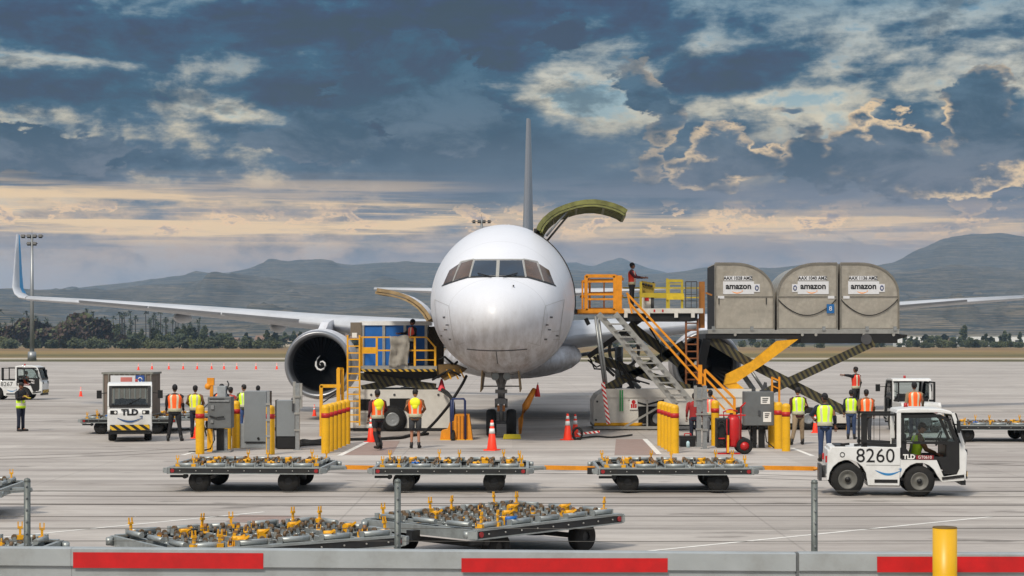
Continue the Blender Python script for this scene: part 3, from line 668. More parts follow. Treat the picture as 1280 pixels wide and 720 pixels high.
fo = fus(0, hole).build('fuselage', skin, ac)
inn = mat('cabin_lining', (120, 118, 104), .8, var=.2)
b = MB()
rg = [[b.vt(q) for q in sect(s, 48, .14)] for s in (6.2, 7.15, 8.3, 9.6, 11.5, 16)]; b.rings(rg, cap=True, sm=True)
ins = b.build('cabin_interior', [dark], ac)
b = MB(); b.box((-2.2, 6.4, 4.24), (2.3, 15, 4.3)); b.build('cargo_floor', alu, ac)
# door opening frames
def ring_strip(s, d0, d1, out_, wd, n=24):
    A = []
    for k in range(n+1):
        a = R(d0+(d1-d0)*k/n); hw, top, bot, zc = cr(ST, s); sa = math.sin(a); A.append(Vector(((hw+out_)*math.cos(a), s, zc+((top-zc)+out_ if sa > 0 else (zc-bot)+out_)*sa)))
    return A
b = MB()
for s in (7.12, 10.45):
    A = ring_strip(s, -8, 64, .035, .1); B = ring_strip(s, -8, 64, -.16, .1)
    for k in range(len(A)-1):
        for dy in (0,): b.prism([A[k], A[k+1], B[k+1], B[k]], (0, .09, 0))
b.bar((1.12, 7.1, 7.1), (1.12, 10.5, 7.13), .1); b.bar((2.5, 7.1, 4.3), (2.52, 10.5, 4.3), .12)
b.build('cargo_door_frame', mat('door_seal', (36, 34, 30), .6), ac)
b = MB()
for s in (7.55, 10.42):
    A = ring_strip(s, 186, 224, .03, .1); B = ring_strip(s, 186, 224, -.1, .1)
    for k in range(len(A)-1): b.prism([A[k], A[k+1], B[k+1], B[k]], (0, .08, 0))
b.build('lower_door_frame', frametan, ac)
# windscreen panes laid on the nose surface
dgm = fo.data; bvh = BVHTree.FromPolygons([v.co for v in dgm.vertices], [list(p.vertices) for p in dgm.polygons])
def onskin(x, z, off):
    h = bvh.ray_cast(Vector((x, -3, z)), Vector((0, 1, 0)))
    if h[0] is None: return None
    nn = h[1]; nn = nn if nn.y < 0 else -nn; return h[0]+nn*off
def pane(name, quad, m, off=.012, thick=.03, parent=None, n=7):
    b = MB(); q = [Vector((x, z)) for x, z in quad]; g = []
    for j in range(n+1):
        row = []
        for i in range(n+1):
            u, v = i/n, j/n; p = (q[0]*(1-u)+q[1]*u)*(1-v)+(q[3]*(1-u)+q[2]*u)*v; w3 = onskin(p.x, p.y, off); row.append(b.vt(w3 if w3 is not None else Vector((p.x, 4, p.y))))
        g.append(row)
    for j in range(n):
        for i in range(n): b.fc([g[j][i], g[j][i+1], g[j+1][i+1], g[j+1][i]], True)
    return b.build(name, m, parent or ac)
cock = mat('cockpit_glass', (8, 34, 54), .2, 0, var=.4, scale=1.6, coat=.3); cock2 = mat('cockpit_glass_warm_reflection', (76, 54, 36), .22, 0, var=.45, scale=2.2, coat=.15); wframe = mat('window_frame', (150, 150, 146), .5)  # side panes: warm reflection painted into the glass colour
for sgn in (-1, 1):
    f = lambda pts: [(sgn*x, z) for x, z in pts]
    fr = pane('windscreen_frame', f([(.02, 5.22), (1.75, 4.98), (1.60, 5.68), (.02, 5.92)]), wframe, .008) if False else None
    pane('windscreen', f([(.055, 5.33), (.86, 5.31), (.76, 5.84), (.055, 5.83)]), cock)
    pane('side_window', f([(.92, 5.31), (1.42, 5.19), (1.22, 5.78), (.82, 5.86)]), cock2)
    pane('side_window', f([(1.47, 5.17), (1.80, 5.08), (1.62, 5.55), (1.28, 5.76)]), cock2)
    pane('window_seal', f([(0, 5.27), (.95, 5.25), (.95, 5.30), (0, 5.315)]), black, .014, n=5)
    pane('window_seal', f([(0, 5.845), (.78, 5.855), (.80, 5.89), (0, 5.88)]), wframe, .014, n=5)
    pane('window_seal', f([(.95, 5.25), (1.86, 5.01), (1.82, 5.07), (.93, 5.30)]), black, .014, n=5)
    pane('window_seal', f([(.80, 5.87), (1.24, 5.80), (1.26, 5.84), (.80, 5.91)]), wframe, .014, n=5)
    pane('window_post', f([(-.05, 5.27), (.05, 5.27), (.05, 5.88), (-.05, 5.88)]), wframe, .016, n=4) if sgn > 0 else None
    pane('window_post', f([(.865, 5.27), (.915, 5.27), (.815, 5.89), (.765, 5.89)]), wframe, .018, n=4)
    pane('window_post', f([(1.425, 5.16), (1.465, 5.15), (1.275, 5.80), (1.225, 5.81)]), wframe, .018, n=4)
    b = MB(); p0 = onskin(sgn*.18, 5.24, .04); p1 = onskin(sgn*.62, 5.37, .05); b.bar(p0, p1, .03); b.build('wiper', black, ac)
def skin_line(name, x0, z0, x1, z1, wd=.014, n=10, m=None):
    b = MB(); d = Vector((x1-x0, z1-z0)).normalized(); px_, pz_ = -d.y*wd/2, d.x*wd/2; g = [[], []]
    for i in range(n+1):
        u = i/n; x, z = x0+(x1-x0)*u, z0+(z1-z0)*u
        for k, sg in ((0, 1), (1, -1)):
            q = onskin(x+px_*sg, z+pz_*sg, .010)
            if q is None: return
            g[k].append(b.vt(q))
    for i in range(n): b.fc([g[0][i], g[0][i+1], g[1][i+1], g[1][i]], True)
    return b.build(name, m or dkgrey, ac)
seam = mat('skin_seam', (158, 157, 154), .6)
for sg in (-1, 1):
    for q in ((1.35, 3.1, 1.52, 4.35), (1.9, 3.0, 2.12, 4.6), (1.52, 4.35, 2.12, 4.6), (1.0, 3.2, 1.35, 3.1), (1.75, 3.3, 1.98, 3.3), (1.72, 3.55, 1.96, 3.58)): skin_line('panel_seam', sg*q[0], q[1], sg*q[2], q[3], .010, 10, seam)
    for x, z in ((1.84, 3.42), (1.66, 4.0), (1.48, 3.3)): skin_line('stencil', sg*x, z, sg*(x+.09), z, .05, 2, dkgrey)
for k in range(5): skin_line('panel_seam', -.9+k*.45, 2.62, -.86+k*.43, 2.86, .010, 5, seam)
# nose details: pitot probes, radome joint, small hatch
b = MB()
for x, z in ((-1.55, 3.75), (1.55, 3.75), (1.62, 3.6), (-1.62, 3.6), (.52, 4.98)):
    p0 = onskin(x, z, 0); b.bar(p0, p0+Vector((0, -.16, 0))+Vector((x*.04, 0, 0)), .035)
b.build('air_data_probe', black, ac)
b = MB()
A = [onskin(-.95+1.9*i/16, 2.93+.05*((i-8)/8)**2, .012) for i in range(17)]; B = [onskin(-.95+1.9*i/16, 2.955+.05*((i-8)/8)**2, .012) for i in range(17)]
g = [[b.vt(q) for q in A], [b.vt(q) for q in B]]
for i in range(16): b.fc([g[0][i], g[0][i+1], g[1][i+1], g[1][i]])
A = [onskin(-.012, 2.92-.4*i/6, .012) for i in range(7)]; B = [onskin(.012, 2.92-.4*i/6, .012) for i in range(7)]
if all(A) and all(B):
    g = [[b.vt(q) for q in A], [b.vt(q) for q in B]]
    for i in range(6): b.fc([g[0][i], g[0][i+1], g[1][i+1], g[1][i]])
b.build('radome_joint', dkgrey, ac)
# main deck cargo door, swung up over the right shoulder
def arc_panel(pts, s0, s1, th, name, mo, mi, ribs):
    """curved door panel: pts outer curve in (x,z)"""
    P = [Vector((x, 0, z)) for x, z in pts]; n = len(P); Nn = []
    for k in range(n):
        d = (P[min(k+1, n-1)]-P[max(k-1, 0)]).normalized(); Nn.append(Vector((d.z, 0, -d.x)))
    In = [P[k]+Nn[k]*th for k in range(n)]
    b = MB(); b.m = 0
    for k in range(n-1):
        o = [P[k], P[k+1]]; b.m = 0; b.poly([o[0]+Vector((0, s0, 0)), o[1]+Vector((0, s0, 0)), o[1]+Vector((0, s1, 0)), o[0]+Vector((0, s1, 0))])
        b.m = 1; i_ = [In[k], In[k+1]]; b.poly([i_[0]+Vector((0, s0, 0)), i_[1]+Vector((0, s0, 0)), i_[1]+Vector((0, s1, 0)), i_[0]+Vector((0, s1, 0))])
        for s in (s0, s1): b.poly([P[k]+Vector((0, s, 0)), P[k+1]+Vector((0, s, 0)), In[k+1]+Vector((0, s, 0)), In[k]+Vector((0, s, 0))])
    for k in (0, n-1): b.poly([P[k]+Vector((0, s0, 0)), P[k]+Vector((0, s1, 0)), In[k]+Vector((0, s1, 0)), In[k]+Vector((0, s0, 0))])
    o = b.build(name, [mo, mi], ac)
    b = MB()
    for r_ in range(ribs+1):
        s = s0+(s1-s0)*r_/ribs
        for k in range(n-1): b.bar(In[k]+Nn[k]*.06+Vector((0, s, 0)), In[k+1]+Nn[k+1]*.06+Vector((0, s, 0)), .06, .14, up=(0, 1, 0))
    for k in range(0, n, 3): b.bar(In[k]+Nn[k]*.04+Vector((0, s0+.05, 0)), In[k]+Nn[k]*.04+Vector((0, s1-.05, 0)), .09)
    rb = b.build('door_ribs', mi, o); return o
dp = []
for k in range(19):
    u = k/18; dp.append((1.22+u*2.98, 7.12+1.0*math.sin(math.pi*min(1, u*.92+.02))**.8 - .0*u + (.66*u if u < .8 else .66*u)))
dp = [(1.14, 7.13), (1.22, 7.32), (1.38, 7.53), (1.6, 7.72), (1.86, 7.88), (2.16, 8.0), (2.5, 8.10), (2.85, 8.16), (3.2, 8.17), (3.55, 8.12), (3.88, 8.03), (4.15, 7.92), (4.33, 7.80)]
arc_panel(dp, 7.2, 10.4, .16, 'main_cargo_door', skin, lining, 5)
b = MB(); b.cyl((1.5, 7.3, 6.9), (2.3, 7.3, 7.86), .04); b.cyl((1.5, 10.2, 6.9), (2.3, 10.2, 7.86), .04); b.build('door_actuator', steel, ac)
dl = [(-2.52, 4.05), (-2.68, 4.3), (-2.88, 4.53), (-3.1, 4.70), (-3.36, 4.85), (-3.7, 4.97), (-4.1, 5.06), (-4.45, 5.11)]
P_ = dl[::-1]
arc_panel(P_, 7.7, 10.3, .12, 'lower_hold_door', skin, frametan, 4)
# wings
def foil(ch, th, n=14):
    up = [];
    for k in range(n+1):
        u = (1-math.cos(math.pi*k/n))/2; t_ = 5*th*(.2969*math.sqrt(u)-.126*u-.3516*u*u+.2843*u**3-.1036*u**4); cm = .018*math.sin(math.pi*u); up.append((u*ch, (cm+t_)*ch, (cm-t_)*ch))
    return [(x, a) for x, a, _ in up]+[(x, c) for x, _, c in up[::-1]]
def wing(sg, name, secs, m, mats2=None):
    b = MB(); rg = []
    for (x, s, z, ch, th, tw) in secs:
        q = []
        for (u, h) in foil(ch, th): q.append(b.vt((sg*x, s+u, z+h-u*math.tan(R(tw)))))
        rg.append(q)
    b.rings(rg, cap=True, sm=True); return b.build(name, m, ac)
wingm = mat('wing_grey', (182, 186, 192), .4, var=.05, dirt=.2, scale=1)
for sg in (-1, 1):
    wg = wing(sg, 'wing', [(1.6, 16.4, 3.25, 10.6, .125, 2), (2.6, 17.2, 3.5, 9.8, .12, 2), (8.0, 21.1, 4.0, 6.6, .115, 1.5), (14, 25.4, 4.55, 4.9, .105, 1), (20, 29.7, 5.05, 3.4, .10, .5), (24.7, 33.0, 5.38, 2.4, .10, 0)], wingm)
    b = MB()
    for x, s, z in ((3.0, 17.45, 3.5), (6.2, 19.75, 3.8), (11.5, 23.55, 4.28), (16.5, 27.1, 4.74), (21.5, 30.7, 5.16)):
        pass
    for (x0, s0, z0, x1, s1, z1) in ((9.4, 22.05, 4.14, 13.2, 24.75, 4.47), (13.35, 24.9, 4.48, 17.2, 27.65, 4.82), (17.35, 27.75, 4.83, 21.3, 30.6, 5.17)):
        b.bar((sg*x0, s0+.02, z0+.02), (sg*x1, s1+.02, z1+.02), .16, .10)
    b.build('slat', silver, wg)
    for x, s, z in ((6.2, 26.6, 3.45), (11.2, 27.6, 3.9), (16.0, 29.2, 4.35)):
        b = MB(); b.lathe([(.02, -1.6), (.18, -1.2), (.26, 0), (.2, 1.2), (.02, 2.2)], (sg*x, s, z), 'y', 10); b.build('flap_fairing', wingm, wg)
    # winglet
    b = MB(); rg = []
    for (x, s, z, ch, cant) in ((23.8, 32.4, 5.40, 2.5, 0), (24.25, 32.85, 5.46, 2.25, 20), (24.6, 33.25, 5.66, 2.05, 45), (24.85, 33.7, 6.0, 1.85, 68), (25.0, 34.4, 6.8, 1.4, 78), (25.15, 35.1, 7.8, 1.0, 80), (25.3, 35.8, 8.8, .55, 82)):
        ca, sa = math.cos(R(cant)), math.sin(R(cant))
        x += .92; s += .6; rg.append([b.vt((sg*(x-h*sa), s+u, z+h*ca)) for u, h in foil(ch, .085)])
    nF = len(rg[0])
    for a_, c_ in zip(rg, rg[1:]):
        for i in range(nF):
            j = (i+1) % nF; b.m = 1 if (nF*.22 < i < nF//2 and rg.index(a_) >= 2) else 0; b.fc([a_[j], a_[i], c_[i], c_[j]], True)
    b.m = 0; b.fc(list(rg[-1])[::-1]); b.build('winglet', [wingm, mat('tail_blue', (40, 140, 196), .4, var=.06)], wg)
    # tailplane
    wing(sg, 'tailplane', [(.6, 46.0, 5.95, 5.2, .10, 0), (9.3, 51.6, 6.42, 1.9, .09, 0)], wingm)
    # engine
    ex, es, ez = sg*7.9, 17.4, 2.30
    en = MB(); prof_ = [(1.22, .55), (1.17, .28), (1.19, .1), (1.27, 0), (1.345, .05), (1.39, .22), (1.45, .7), (1.47, 1.5), (1.40, 2.8), (1.18, 4.0), (1.10, 4.15)]
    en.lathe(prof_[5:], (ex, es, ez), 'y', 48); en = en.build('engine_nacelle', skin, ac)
    b = MB(); b.lathe([(1.13, .75), (1.16, .35), (1.19, .12), (1.27, 0), (1.345, .05), (1.392, .225)], (ex, es, ez), 'y', 48); b.build('intake_lip', silver, en)
    b = MB(); b.lathe([(1.13, .74), (1.13, 1.7), (0.0, 1.75)], (ex, es, ez), 'y', 48); b.build('intake_duct', mat('intake_dark', (34, 34, 36), .6), en)
    b = MB()
    for k in range(38):
        a = 2*math.pi*k/38; rr = Matrix.Rotation(a, 3, 'Y'); P4 = [Vector(q) for q in ((.30, 1.35, -.05), (1.1, 1.30, -.10), (1.1, 1.55, .06), (.30, 1.55, .05))]
        b.poly([rr @ q+Vector((ex, es, ez)) for q in P4])
    b.build('fan_blades', mat('fan_blade', (86, 88, 94), .4, .7), en)
    b = MB(); b.lathe([(0, .92), (.12, .97), (.22, 1.08), (.30, 1.3), (.30, 1.5)], (ex, es, ez), 'y', 24); spn = b.build('spinner', mat('spinner_black', (22, 22, 24), .4), en)
    if sg < 0:
        b = MB(); cv = []
        for k in range(22):
            u = k/21; a = R(60+u*400); r_ = .235*(1-u*.0) if u < .55 else .235*(1-(u-.55)*1.45); cv.append(Vector((ex+math.cos(a)*r_*.92, es+.90, ez+math.sin(a)*r_)))
        cv = [Vector((ex-.02, es+.9, ez+.36)), Vector((ex-.12, es+.9, ez+.26)), Vector((ex-.19, es+.9, ez+.10)), Vector((ex-.20, es+.9, ez-.06)), Vector((ex-.13, es+.9, ez-.19)), Vector((ex, es+.9, ez-.24)), Vector((ex+.13, es+.9, ez-.19)), Vector((ex+.19, es+.9, ez-.07)), Vector((ex+.17, es+.9, ez+.05)), Vector((ex+.08, es+.9, ez+.12)), Vector((ex-.01, es+.9, ez+.09)), Vector((ex-.05, es+.9, ez+.01)), Vector((ex-.01, es+.9, ez-.04))]
        b.tube(cv, [.012, .03, .04, .045, .045, .045, .045, .042, .04, .036, .03, .025, .015], 6); b.build('spinner_swirl', white, en)
    else:
        b = MB(); b.ball((ex-.35, es+.92, ez+.0), .15, 10, 6, (1, .3, 1)); b.build('spinner_mark', reflect, en)
    b = MB(); b.prism([(ex-.16, es+1.2, ez+1.42), (ex-.16, es+4.2, ez+1.15), (ex-.16, es+7.2, ez+.9), (ex-.16, es+8.0, ez+1.5), (ex-.16, es+4.6, ez+1.95), (ex-.16, es+2.2, ez+1.75)], (.32, 0, 0)); b.build('pylon', skin, en)
    # main gear
    mx, ms = sg*4.65, 27.2; mg = MB(); mg.cyl((mx, ms, .9), (mx, ms, 3.0), .16, .2, 12); mg.cyl((mx-sg*.1, ms, 2.9), (mx-sg*1.9, ms, 2.6), .09); mg.bar((mx, ms-.8, .58), (mx, ms+.8, .58), .18); mg = mg.build('main_gear', steel, ac)
    for dx in (-.57, .57):
        for dy in (-.72, .72):
            b = MB(); b.lathe([(.25, -.2), (.5, -.2), (.57, -.12), (.585, 0), (.57, .12), (.5, .2), (.25, .2)], (mx+dx, ms+dy, .585), 'x', 24, cap=False); b.build('tyre', rubber, mg)
    b = MB(); b.prism([(mx+sg*.75, ms-.9, 1.3), (mx+sg*.75, ms+.9, 1.3), (mx+sg*.55, ms+.9, 3.0), (mx+sg*.55, ms-.9, 3.0)], (.05, 0, 0)); b.build('gear_door', skin, mg)
b = MB(); rg = []
for s, wv, z0, z1 in ((13, .3, 2.1, 2.4), (15, 2.0, 1.85, 3.0), (18, 2.85, 1.7, 3.6), (26, 2.9, 1.7, 3.5), (31, 2.2, 1.8, 3.0), (33, .5, 2.1, 2.4)):
    rg.append([b.vt((wv*math.cos(2*math.pi*i/24), s, (z0+z1)/2+(z1-z0)/2*math.sin(2*math.pi*i/24))) for i in range(24)])
b.rings(rg, cap=True); b.build('wing_body_fairing', skin, ac)
# fin
b = MB(); rg = []
for z, s, ch, th in ((7.0, 41.6, 8.6, .09), (7.6, 43.0, 7.2, .09), (16.35, 49.2, 2.9, .085)):
    rg.append([b.vt((h, s+u, z)) for u, h in [(u, h-0) for u, h in [(x, a) for x, a in foil(ch, th)]]])
b.rings(rg, cap=True, sm=True); b.build('tail_fin', mat('fin_grey', (108, 112, 118), .4, var=.06), ac)
b = MB()
for s, z in ((13.5, 7.42), (20, 7.42)): b.prism([(-.02, s, z-.02), (-.02, s+.4, z-.02), (-.02, s+.4, z+.3), (-.02, s+.25, z+.32)], (.04, 0, 0))
b.build('antenna', white, ac)
# nose gear
ng = MB(); s = 5.5; ng.cyl((0, s, .5), (0, s, 1.25), .075, .075, 12); ng.cyl((0, s, 1.2), (0, s-.1, 2.5), .125, .125, 14); ng.cyl((-.46, s, .5), (.46, s, .5), .06)
ng.cyl((0, s, 1.75), (0, s+1.2, 2.35), .06); ng.bar((-.05, s-.12, 1.62), (-.28, s-.1, 2.25), .07); ng.bar((.05, s-.12, 1.62), (.28, s-.1, 2.25), .07); ng.cbox((0, s-.1, 1.22), (.34, .3, .18)); ng.cbox((0, s-.12, 1.55), (.4, .28, .12))
ng.bar((0, s-.16, 1.2), (0, s-.34, .9), .09); ng.bar((0, s-.34, .9), (0, s-.08, .6), .09); ng.bar((-.62, s-.05, 1.72), (.62, s-.05, 1.72), .045); ng.bar((-.62, s-.05, 1.72), (-.62, s-.05, 2.2), .04); ng.bar((.62, s-.05, 1.72), (.62, s-.05, 2.2), .04)
ng.cyl((-.17, s-.12, 1.0), (-.17, s-.12, 1.3), .05); ng.cyl((.17, s-.12, 1.0), (.17, s-.12, 1.3), .05)
ng = ng.build('nose_gear', mat('gear_grey', (128, 130, 132), .5, .2, dirt=.5, dirtcol=(60, 54, 46), scale=8), ac)
for sg in (-1, 1):
    b = MB(); b.lathe([(.2, -.15), (.42, -.16), (.465, -.1), (.475, 0), (.465, .1), (.42, .16), (.2, .15)], (sg*.34, s, .475), 'x', 28); ty = b.build('tyre', rubber, ng)
    b = MB(); b.lathe([(0, -.1), (.2, -.12), (.22, 0), (.2, .12), (0, .1)], (sg*.34, s, .475), 'x', 20); b.build('rim', steel, ty)
    b = MB(); b.cyl((sg*.2, s-.30, 2.06), (sg*.2, s-.1, 2.06), .14, .10, 14); tl = b.build('taxi_light', steel, ng); b = MB(); b.cyl((sg*.2, s-.31, 2.06), (sg*.2, s-.30, 2.06), .115, .115, 14); b.build('lens', mat('lens_glass', (150, 160, 168), .1, .3), tl)
    b = MB(); b.prism([(sg*.58, s-1.1, 2.35), (sg*.58, s+.9, 2.2), (sg*.64, s+.8, 1.62), (sg*.64, s-1.0, 1.55)], (sg*.035, 0, 0)); b.build('gear_door', frametan, ng)
b = MB(); b.cbox((0, s-.22, .98), (.26, .03, .2)); b.build('placard', mat('placard', (190, 120, 60), .5), ng)
# ============================================================ left (lower hold) loader, built in world space round its base
olive = mat('loader_olive', (120, 112, 66), .6, dirt=.4); hazdark = stripes('hazard_worn', (84, 78, 48), (30, 30, 28), .20, (1, 0, .6)); greyarm = mat('arm_grey', (96, 96, 92), .55, dirt=.4)
Bz = W(500, 540, 63.6); Bz.z = 0
ll = thing('cargo_loader', 'low cargo loader with a raised yellow railed platform beside the left engine', 'cargo loader', Bz)
def M(o=Bz): return MB(o)
def P(px, py, y): return W(px, py, y)
def prect(b, x0, y0, x1, y1, ya, yb):
    """box given by its front face's outline at distance ya, reaching back to yb"""
    a = W(x0, y1, ya); c = W(x1, y0, ya); b.box((a.x, ya, a.z), (c.x, yb, c.z))
ya = 63.4
b = M(); pts = [P(441, 490, ya), P(446, 487, ya), P(548, 487, ya), P(562, 498, ya), P(562, 535, ya), P(441, 535, ya)]
b.prism(pts, (0, 2.9, 0)); b.build('chassis', gsewhite, ll, (0, 0, 0))
b = M(); [prect(b, *q, ya-.03, ya+.0) for q in ((449.5, 499, 463, 513), (487, 498, 512, 513))]; b.build('engine_vent', dark, ll, (0, 0, 0))
b = M(); prect(b, 441, 535, 562, 538.5, ya+.02, ya+2.8); b.build('chassis_skirt', black, ll, (0, 0, 0))
b = M(); c = P(490, 525, ya-.06); b.cyl(c, c+Vector((0, .1, 0)), .53, n=32); b.build('wheel_arch', black, ll, (0, 0, 0))
for dx in (0,):
    b = M(); c = P(491, 525.5, ya-.1); c.z = .43; b.lathe([(.24, -.14), (.40, -.14), (.43, -.08), (.43, .1), (.2, .12)], c, 'y', 30); w_ = b.build('tyre', rubber, ll, (0, 0, 0)); b = M(); b.lathe([(0, -.1), (.12, -.13), (.2, -.11), (.25, -.145), (.25, .1)], c, 'y', 24); b.build('rim', steel, w_, (0, 0, 0))
b = M(); prect(b, 402, 515, 441, 535, ya+.3, ya+2.6); b.build('front_deck', gsewhite, ll, (0, 0, 0))
b = M(); prect(b, 402, 535, 441, 539, ya+.28, ya+2.6); b.build('bumper', black, ll, (0, 0, 0))
b = M(); [b.cyl(P(x, 493.5, ya-.02), P(x, 493.5, ya+.02), .045, n=10) for x in (464, 493, 548)]; b.build('lamp', dkgrey, ll, (0, 0, 0))
b = M(); prect(b, 445, 499, 449, 528, ya-.02, ya); prect(b, 451, 516, 463, 530, ya-.02, ya); b.build('access_panel', alu, ll, (0, 0, 0))
for y in (ya+.15, ya+2.5):                                   # scissor pairs
    b = M(); b.bar(P(448, 470, y), P(545, 484, y), .12, .26); b.build('scissor_arm', hazdark, ll, (0, 0, 0))
    b = M(); b.bar(P(452, 486, y+.14), P(548, 466, y+.14), .12, .26); b.build('scissor_arm', hazdark, ll, (0, 0, 0))
b = M(); prect(b, 455, 464, 548, 473, ya+.2, ya+2.6); b.build('lift_frame', black, ll, (0, 0, 0))
b = M(); b.cyl(P(470, 482, ya+1), P(540, 470, ya+1), .09); b.build('lift_cylinder', steel, ll, (0, 0, 0))
b = M(); prect(b, 450, 457.5, 546, 463.5, ya-.35, ya+2.9); b.build('platform', alu, ll, (0, 0, 0))
b = M(); prect(b, 450, 461.5, 546, 464.5, ya-.38, ya-.352); b.build('hazard_edge', hazard, ll, (0, 0, 0))
b = M(); a = ya-.2; b.prism([P(546, 456, a), P(565, 455, a), P(582, 462, a), P(578, 466, a), P(556, 476, a), P(546, 468, a)], (0, 2.7, 0)); b.build('bridge_nose', mat('nose_brown', (116, 92, 52), .6, dirt=.5), ll, (0, 0, 0))
for x in (558, 567, 575):
    b = M(); b.bar(P(x, 462, a-.04), P(x+6, 474, a-.04), .05); b.build('brace', yellow, ll, (0, 0, 0))
b = M(); [b.tube([P(545, 452, a), P(556, 446, a), P(566, 455, a)], .05), b.tube([P(548, 470, a-.1), P(562, 462, a-.1), P(576, 470, a-.1)], .04), b.tube([P(540, 475, a), P(556, 466, a), P(572, 452, a+.4)], .045)]; b.build('hydraulic_hose', black, ll, (0, 0, 0))
yr = ya-.3
b = M()
for x in (452, 471, 518.5): b.bar(P(x, 463, yr), P(x, 421.5, yr), .075)
b.bar(P(544, 463, yr), P(544, 433, yr), .075)
b.bar(P(452, 421.5, yr), P(533, 421.5, yr), .055); b.bar(P(533, 421.5, yr), P(544, 434, yr), .055); b.bar(P(452, 438, yr), P(544, 438, yr), .055); b.bar(P(518.5, 450, yr), P(544, 450, yr), .04)
b.build('guard_rail', yellow, ll, (0, 0, 0))
b = M(); prect(b, 453, 434, 471, 442, yr-.05, yr-.02); b.build('yellow_panel', yellow, ll, (0, 0, 0))
b = M()
for x in (434.5, 449.5): b.bar(P(x, 419, yr-.1), P(x, 532, yr-.1), .06)
for k in range(13): b.bar(P(434.5, 424+k*8.6, yr-.1), P(449.5, 424+k*8.6, yr-.1), .045)
b.bar(P(434.5, 425, yr-.1), P(434.5, 425, yr+.5), .05); b.bar(P(449.5, 421, yr-.1), P(449.5, 421, yr+.5), .05)
b.build('ladder', yellow, ll, (0, 0, 0))
b = M(); prect(b, 438, 403, 452, 420, ya+.6, ya+1.0); b.build('control_box', mat('box_brown', (110, 100, 88), .6), ll, (0, 0, 0)); b = M(); prect(b, 440, 416, 446, 422, ya+.1, ya+.3); b.build('work_lamp', reflect, ll, (0, 0, 0))
# grey tarpaulin over the rail
b = M(); g = []; random.seed(3)
for j in range(13):
    row = []
    for i in range(13):
        u, v = i/12, j/12; wx = 487+24*u+math.sin(v*5)*1.2; py = 420+38*v+math.sin(u*6)*1.2
        row.append(b.vt(P(wx, py, yr-.08)+Vector((0, -.11*abs(noise.noise(Vector((u*3.3, v*3.2, 2))))*2-.05*math.sin(u*9+v*3), 0))))
    g.append(row)
for j in range(12):
    for i in range(12): b.fc([g[j][i], g[j][i+1], g[j+1][i+1], g[j+1][i]], True)
tp = b.build('tarpaulin', mat('tarp_grey', (146, 142, 134), .8, var=.2, scale=3)); so_ = tp.modifiers.new('thick', 'SOLIDIFY'); so_.thickness = .012; tag(tp, 'crumpled grey tarpaulin hung over the yellow rail in front of the blue container', 'tarpaulin')
# blue container on that platform
o_ = P(492, 457.4, 64.2); o_.y = 64.1
bc = thing('cargo_container', 'blue walled container with a white top edge on the low loader platform', 'container', o_)
x0 = P(453, 0, 64.1).x; x1 = P(534, 0, 64.1).x; z0 = P(0, 457.4, 64.1).z; z1 = P(0, 402.5, 64.1).z
b = MB(o_); b.box((x0, 64.1, z0+.02), (x1, 65.6, z1-.12)); b.build('container_wall', bluep, bc, (0, 0, 0))
b = MB(o_); b.box((x0-.1, 64.04, z1-.12), (x1+.12, 65.7, z1+.03)); b.build('top_frame', white, bc, (0, 0, 0))
b = MB(o_); [b.box((x-.05, 64.05, z0+.02), (x+.05, 64.097, z1-.121)) for x in (x0+.02, x0+.78, x0+1.55, x1-.04)]; b.build('upright', alu, bc, (0, 0, 0))
b = MB(o_); b.box((x0-.12, 64.02, z0-.0), (x1+.12, 65.7, z0+.018)); b.build('base_sheet', alu, bc, (0, 0, 0))
b = MB(o_); b.box((x1+.05, 64.2, z0+.02), (x1+.55, 65.6, z1-.16)); b.build('end_bay', mat('net_dark', (70, 60, 48), .9, var=.4, scale=12), bc, (0, 0, 0))

# ============================================================ right (main deck) loader
Rb = Vector((9.0, 65.6, 0))
rl = thing('main_deck_loader', 'tall cargo loader lifting its platform of silver containers on the right', 'cargo loader', Rb)
def RM(): return MB(Rb)
yc = 64.4
b = RM(); b.prism([P(742, 502, yc), P(747, 494, yc), P(757, 488, yc), P(950, 488, yc), P(950, 531, yc), P(742, 531, yc)], (0, 3.0, 0)); b.build('chassis', gsewhite, rl, (0, 0, 0))
b = RM(); prect(b, 757, 486, 950, 497, yc-.03, yc-.002); b.build('chassis_beam', gsewhite, rl, (0, 0, 0))
b = RM(); prect(b, 950, 519, 1064, 529, yc+.1, yc+3); b.build('rear_deck', gsewhite, rl, (0, 0, 0))
b = RM(); prect(b, 742, 531, 1064, 534.5, yc+.02, yc+2.9); b.build('chassis_skirt', black, rl, (0, 0, 0))
b = RM(); prect(b, 1064, 516, 1068, 534, yc+.4, yc+2.6); b.build('rear_bumper', black, rl, (0, 0, 0))
b = RM(); prect(b, 743, 528.5, 803, 532, yc-.05, yc-.003); b.build('warning_edge', yellow, rl, (0, 0, 0))
b = RM(); prect(b, 774.5, 487.6, 776, 514, yc-.06, yc-.032); prect(b, 777.2, 487.6, 778.7, 514, yc-.06, yc-.032); b.build('green_marker', mat('green_paint', (30, 140, 70), .5), rl, (0, 0, 0))
b = RM(); prect(b, 787, 499, 797, 512, yc-.05, yc-.032); pl_ = b.build('placard', reflect, rl, (0, 0, 0)); b = RM(); c = P(792, 502.5, yc-.055); b.cyl(c, c+Vector((0, .005, 0)), .075, n=12); [prect(b, 788.5+k*2.6, 505, 790.6+k*2.6, 510, yc-.06, yc-.052) for k in range(3)]; b.build('placard_symbol', redp, pl_, (0, 0, 0))
b = RM(); prect(b, 798, 508, 830, 529, yc-.035, yc-.004); b.build('open_bay', dark, rl, (0, 0, 0))
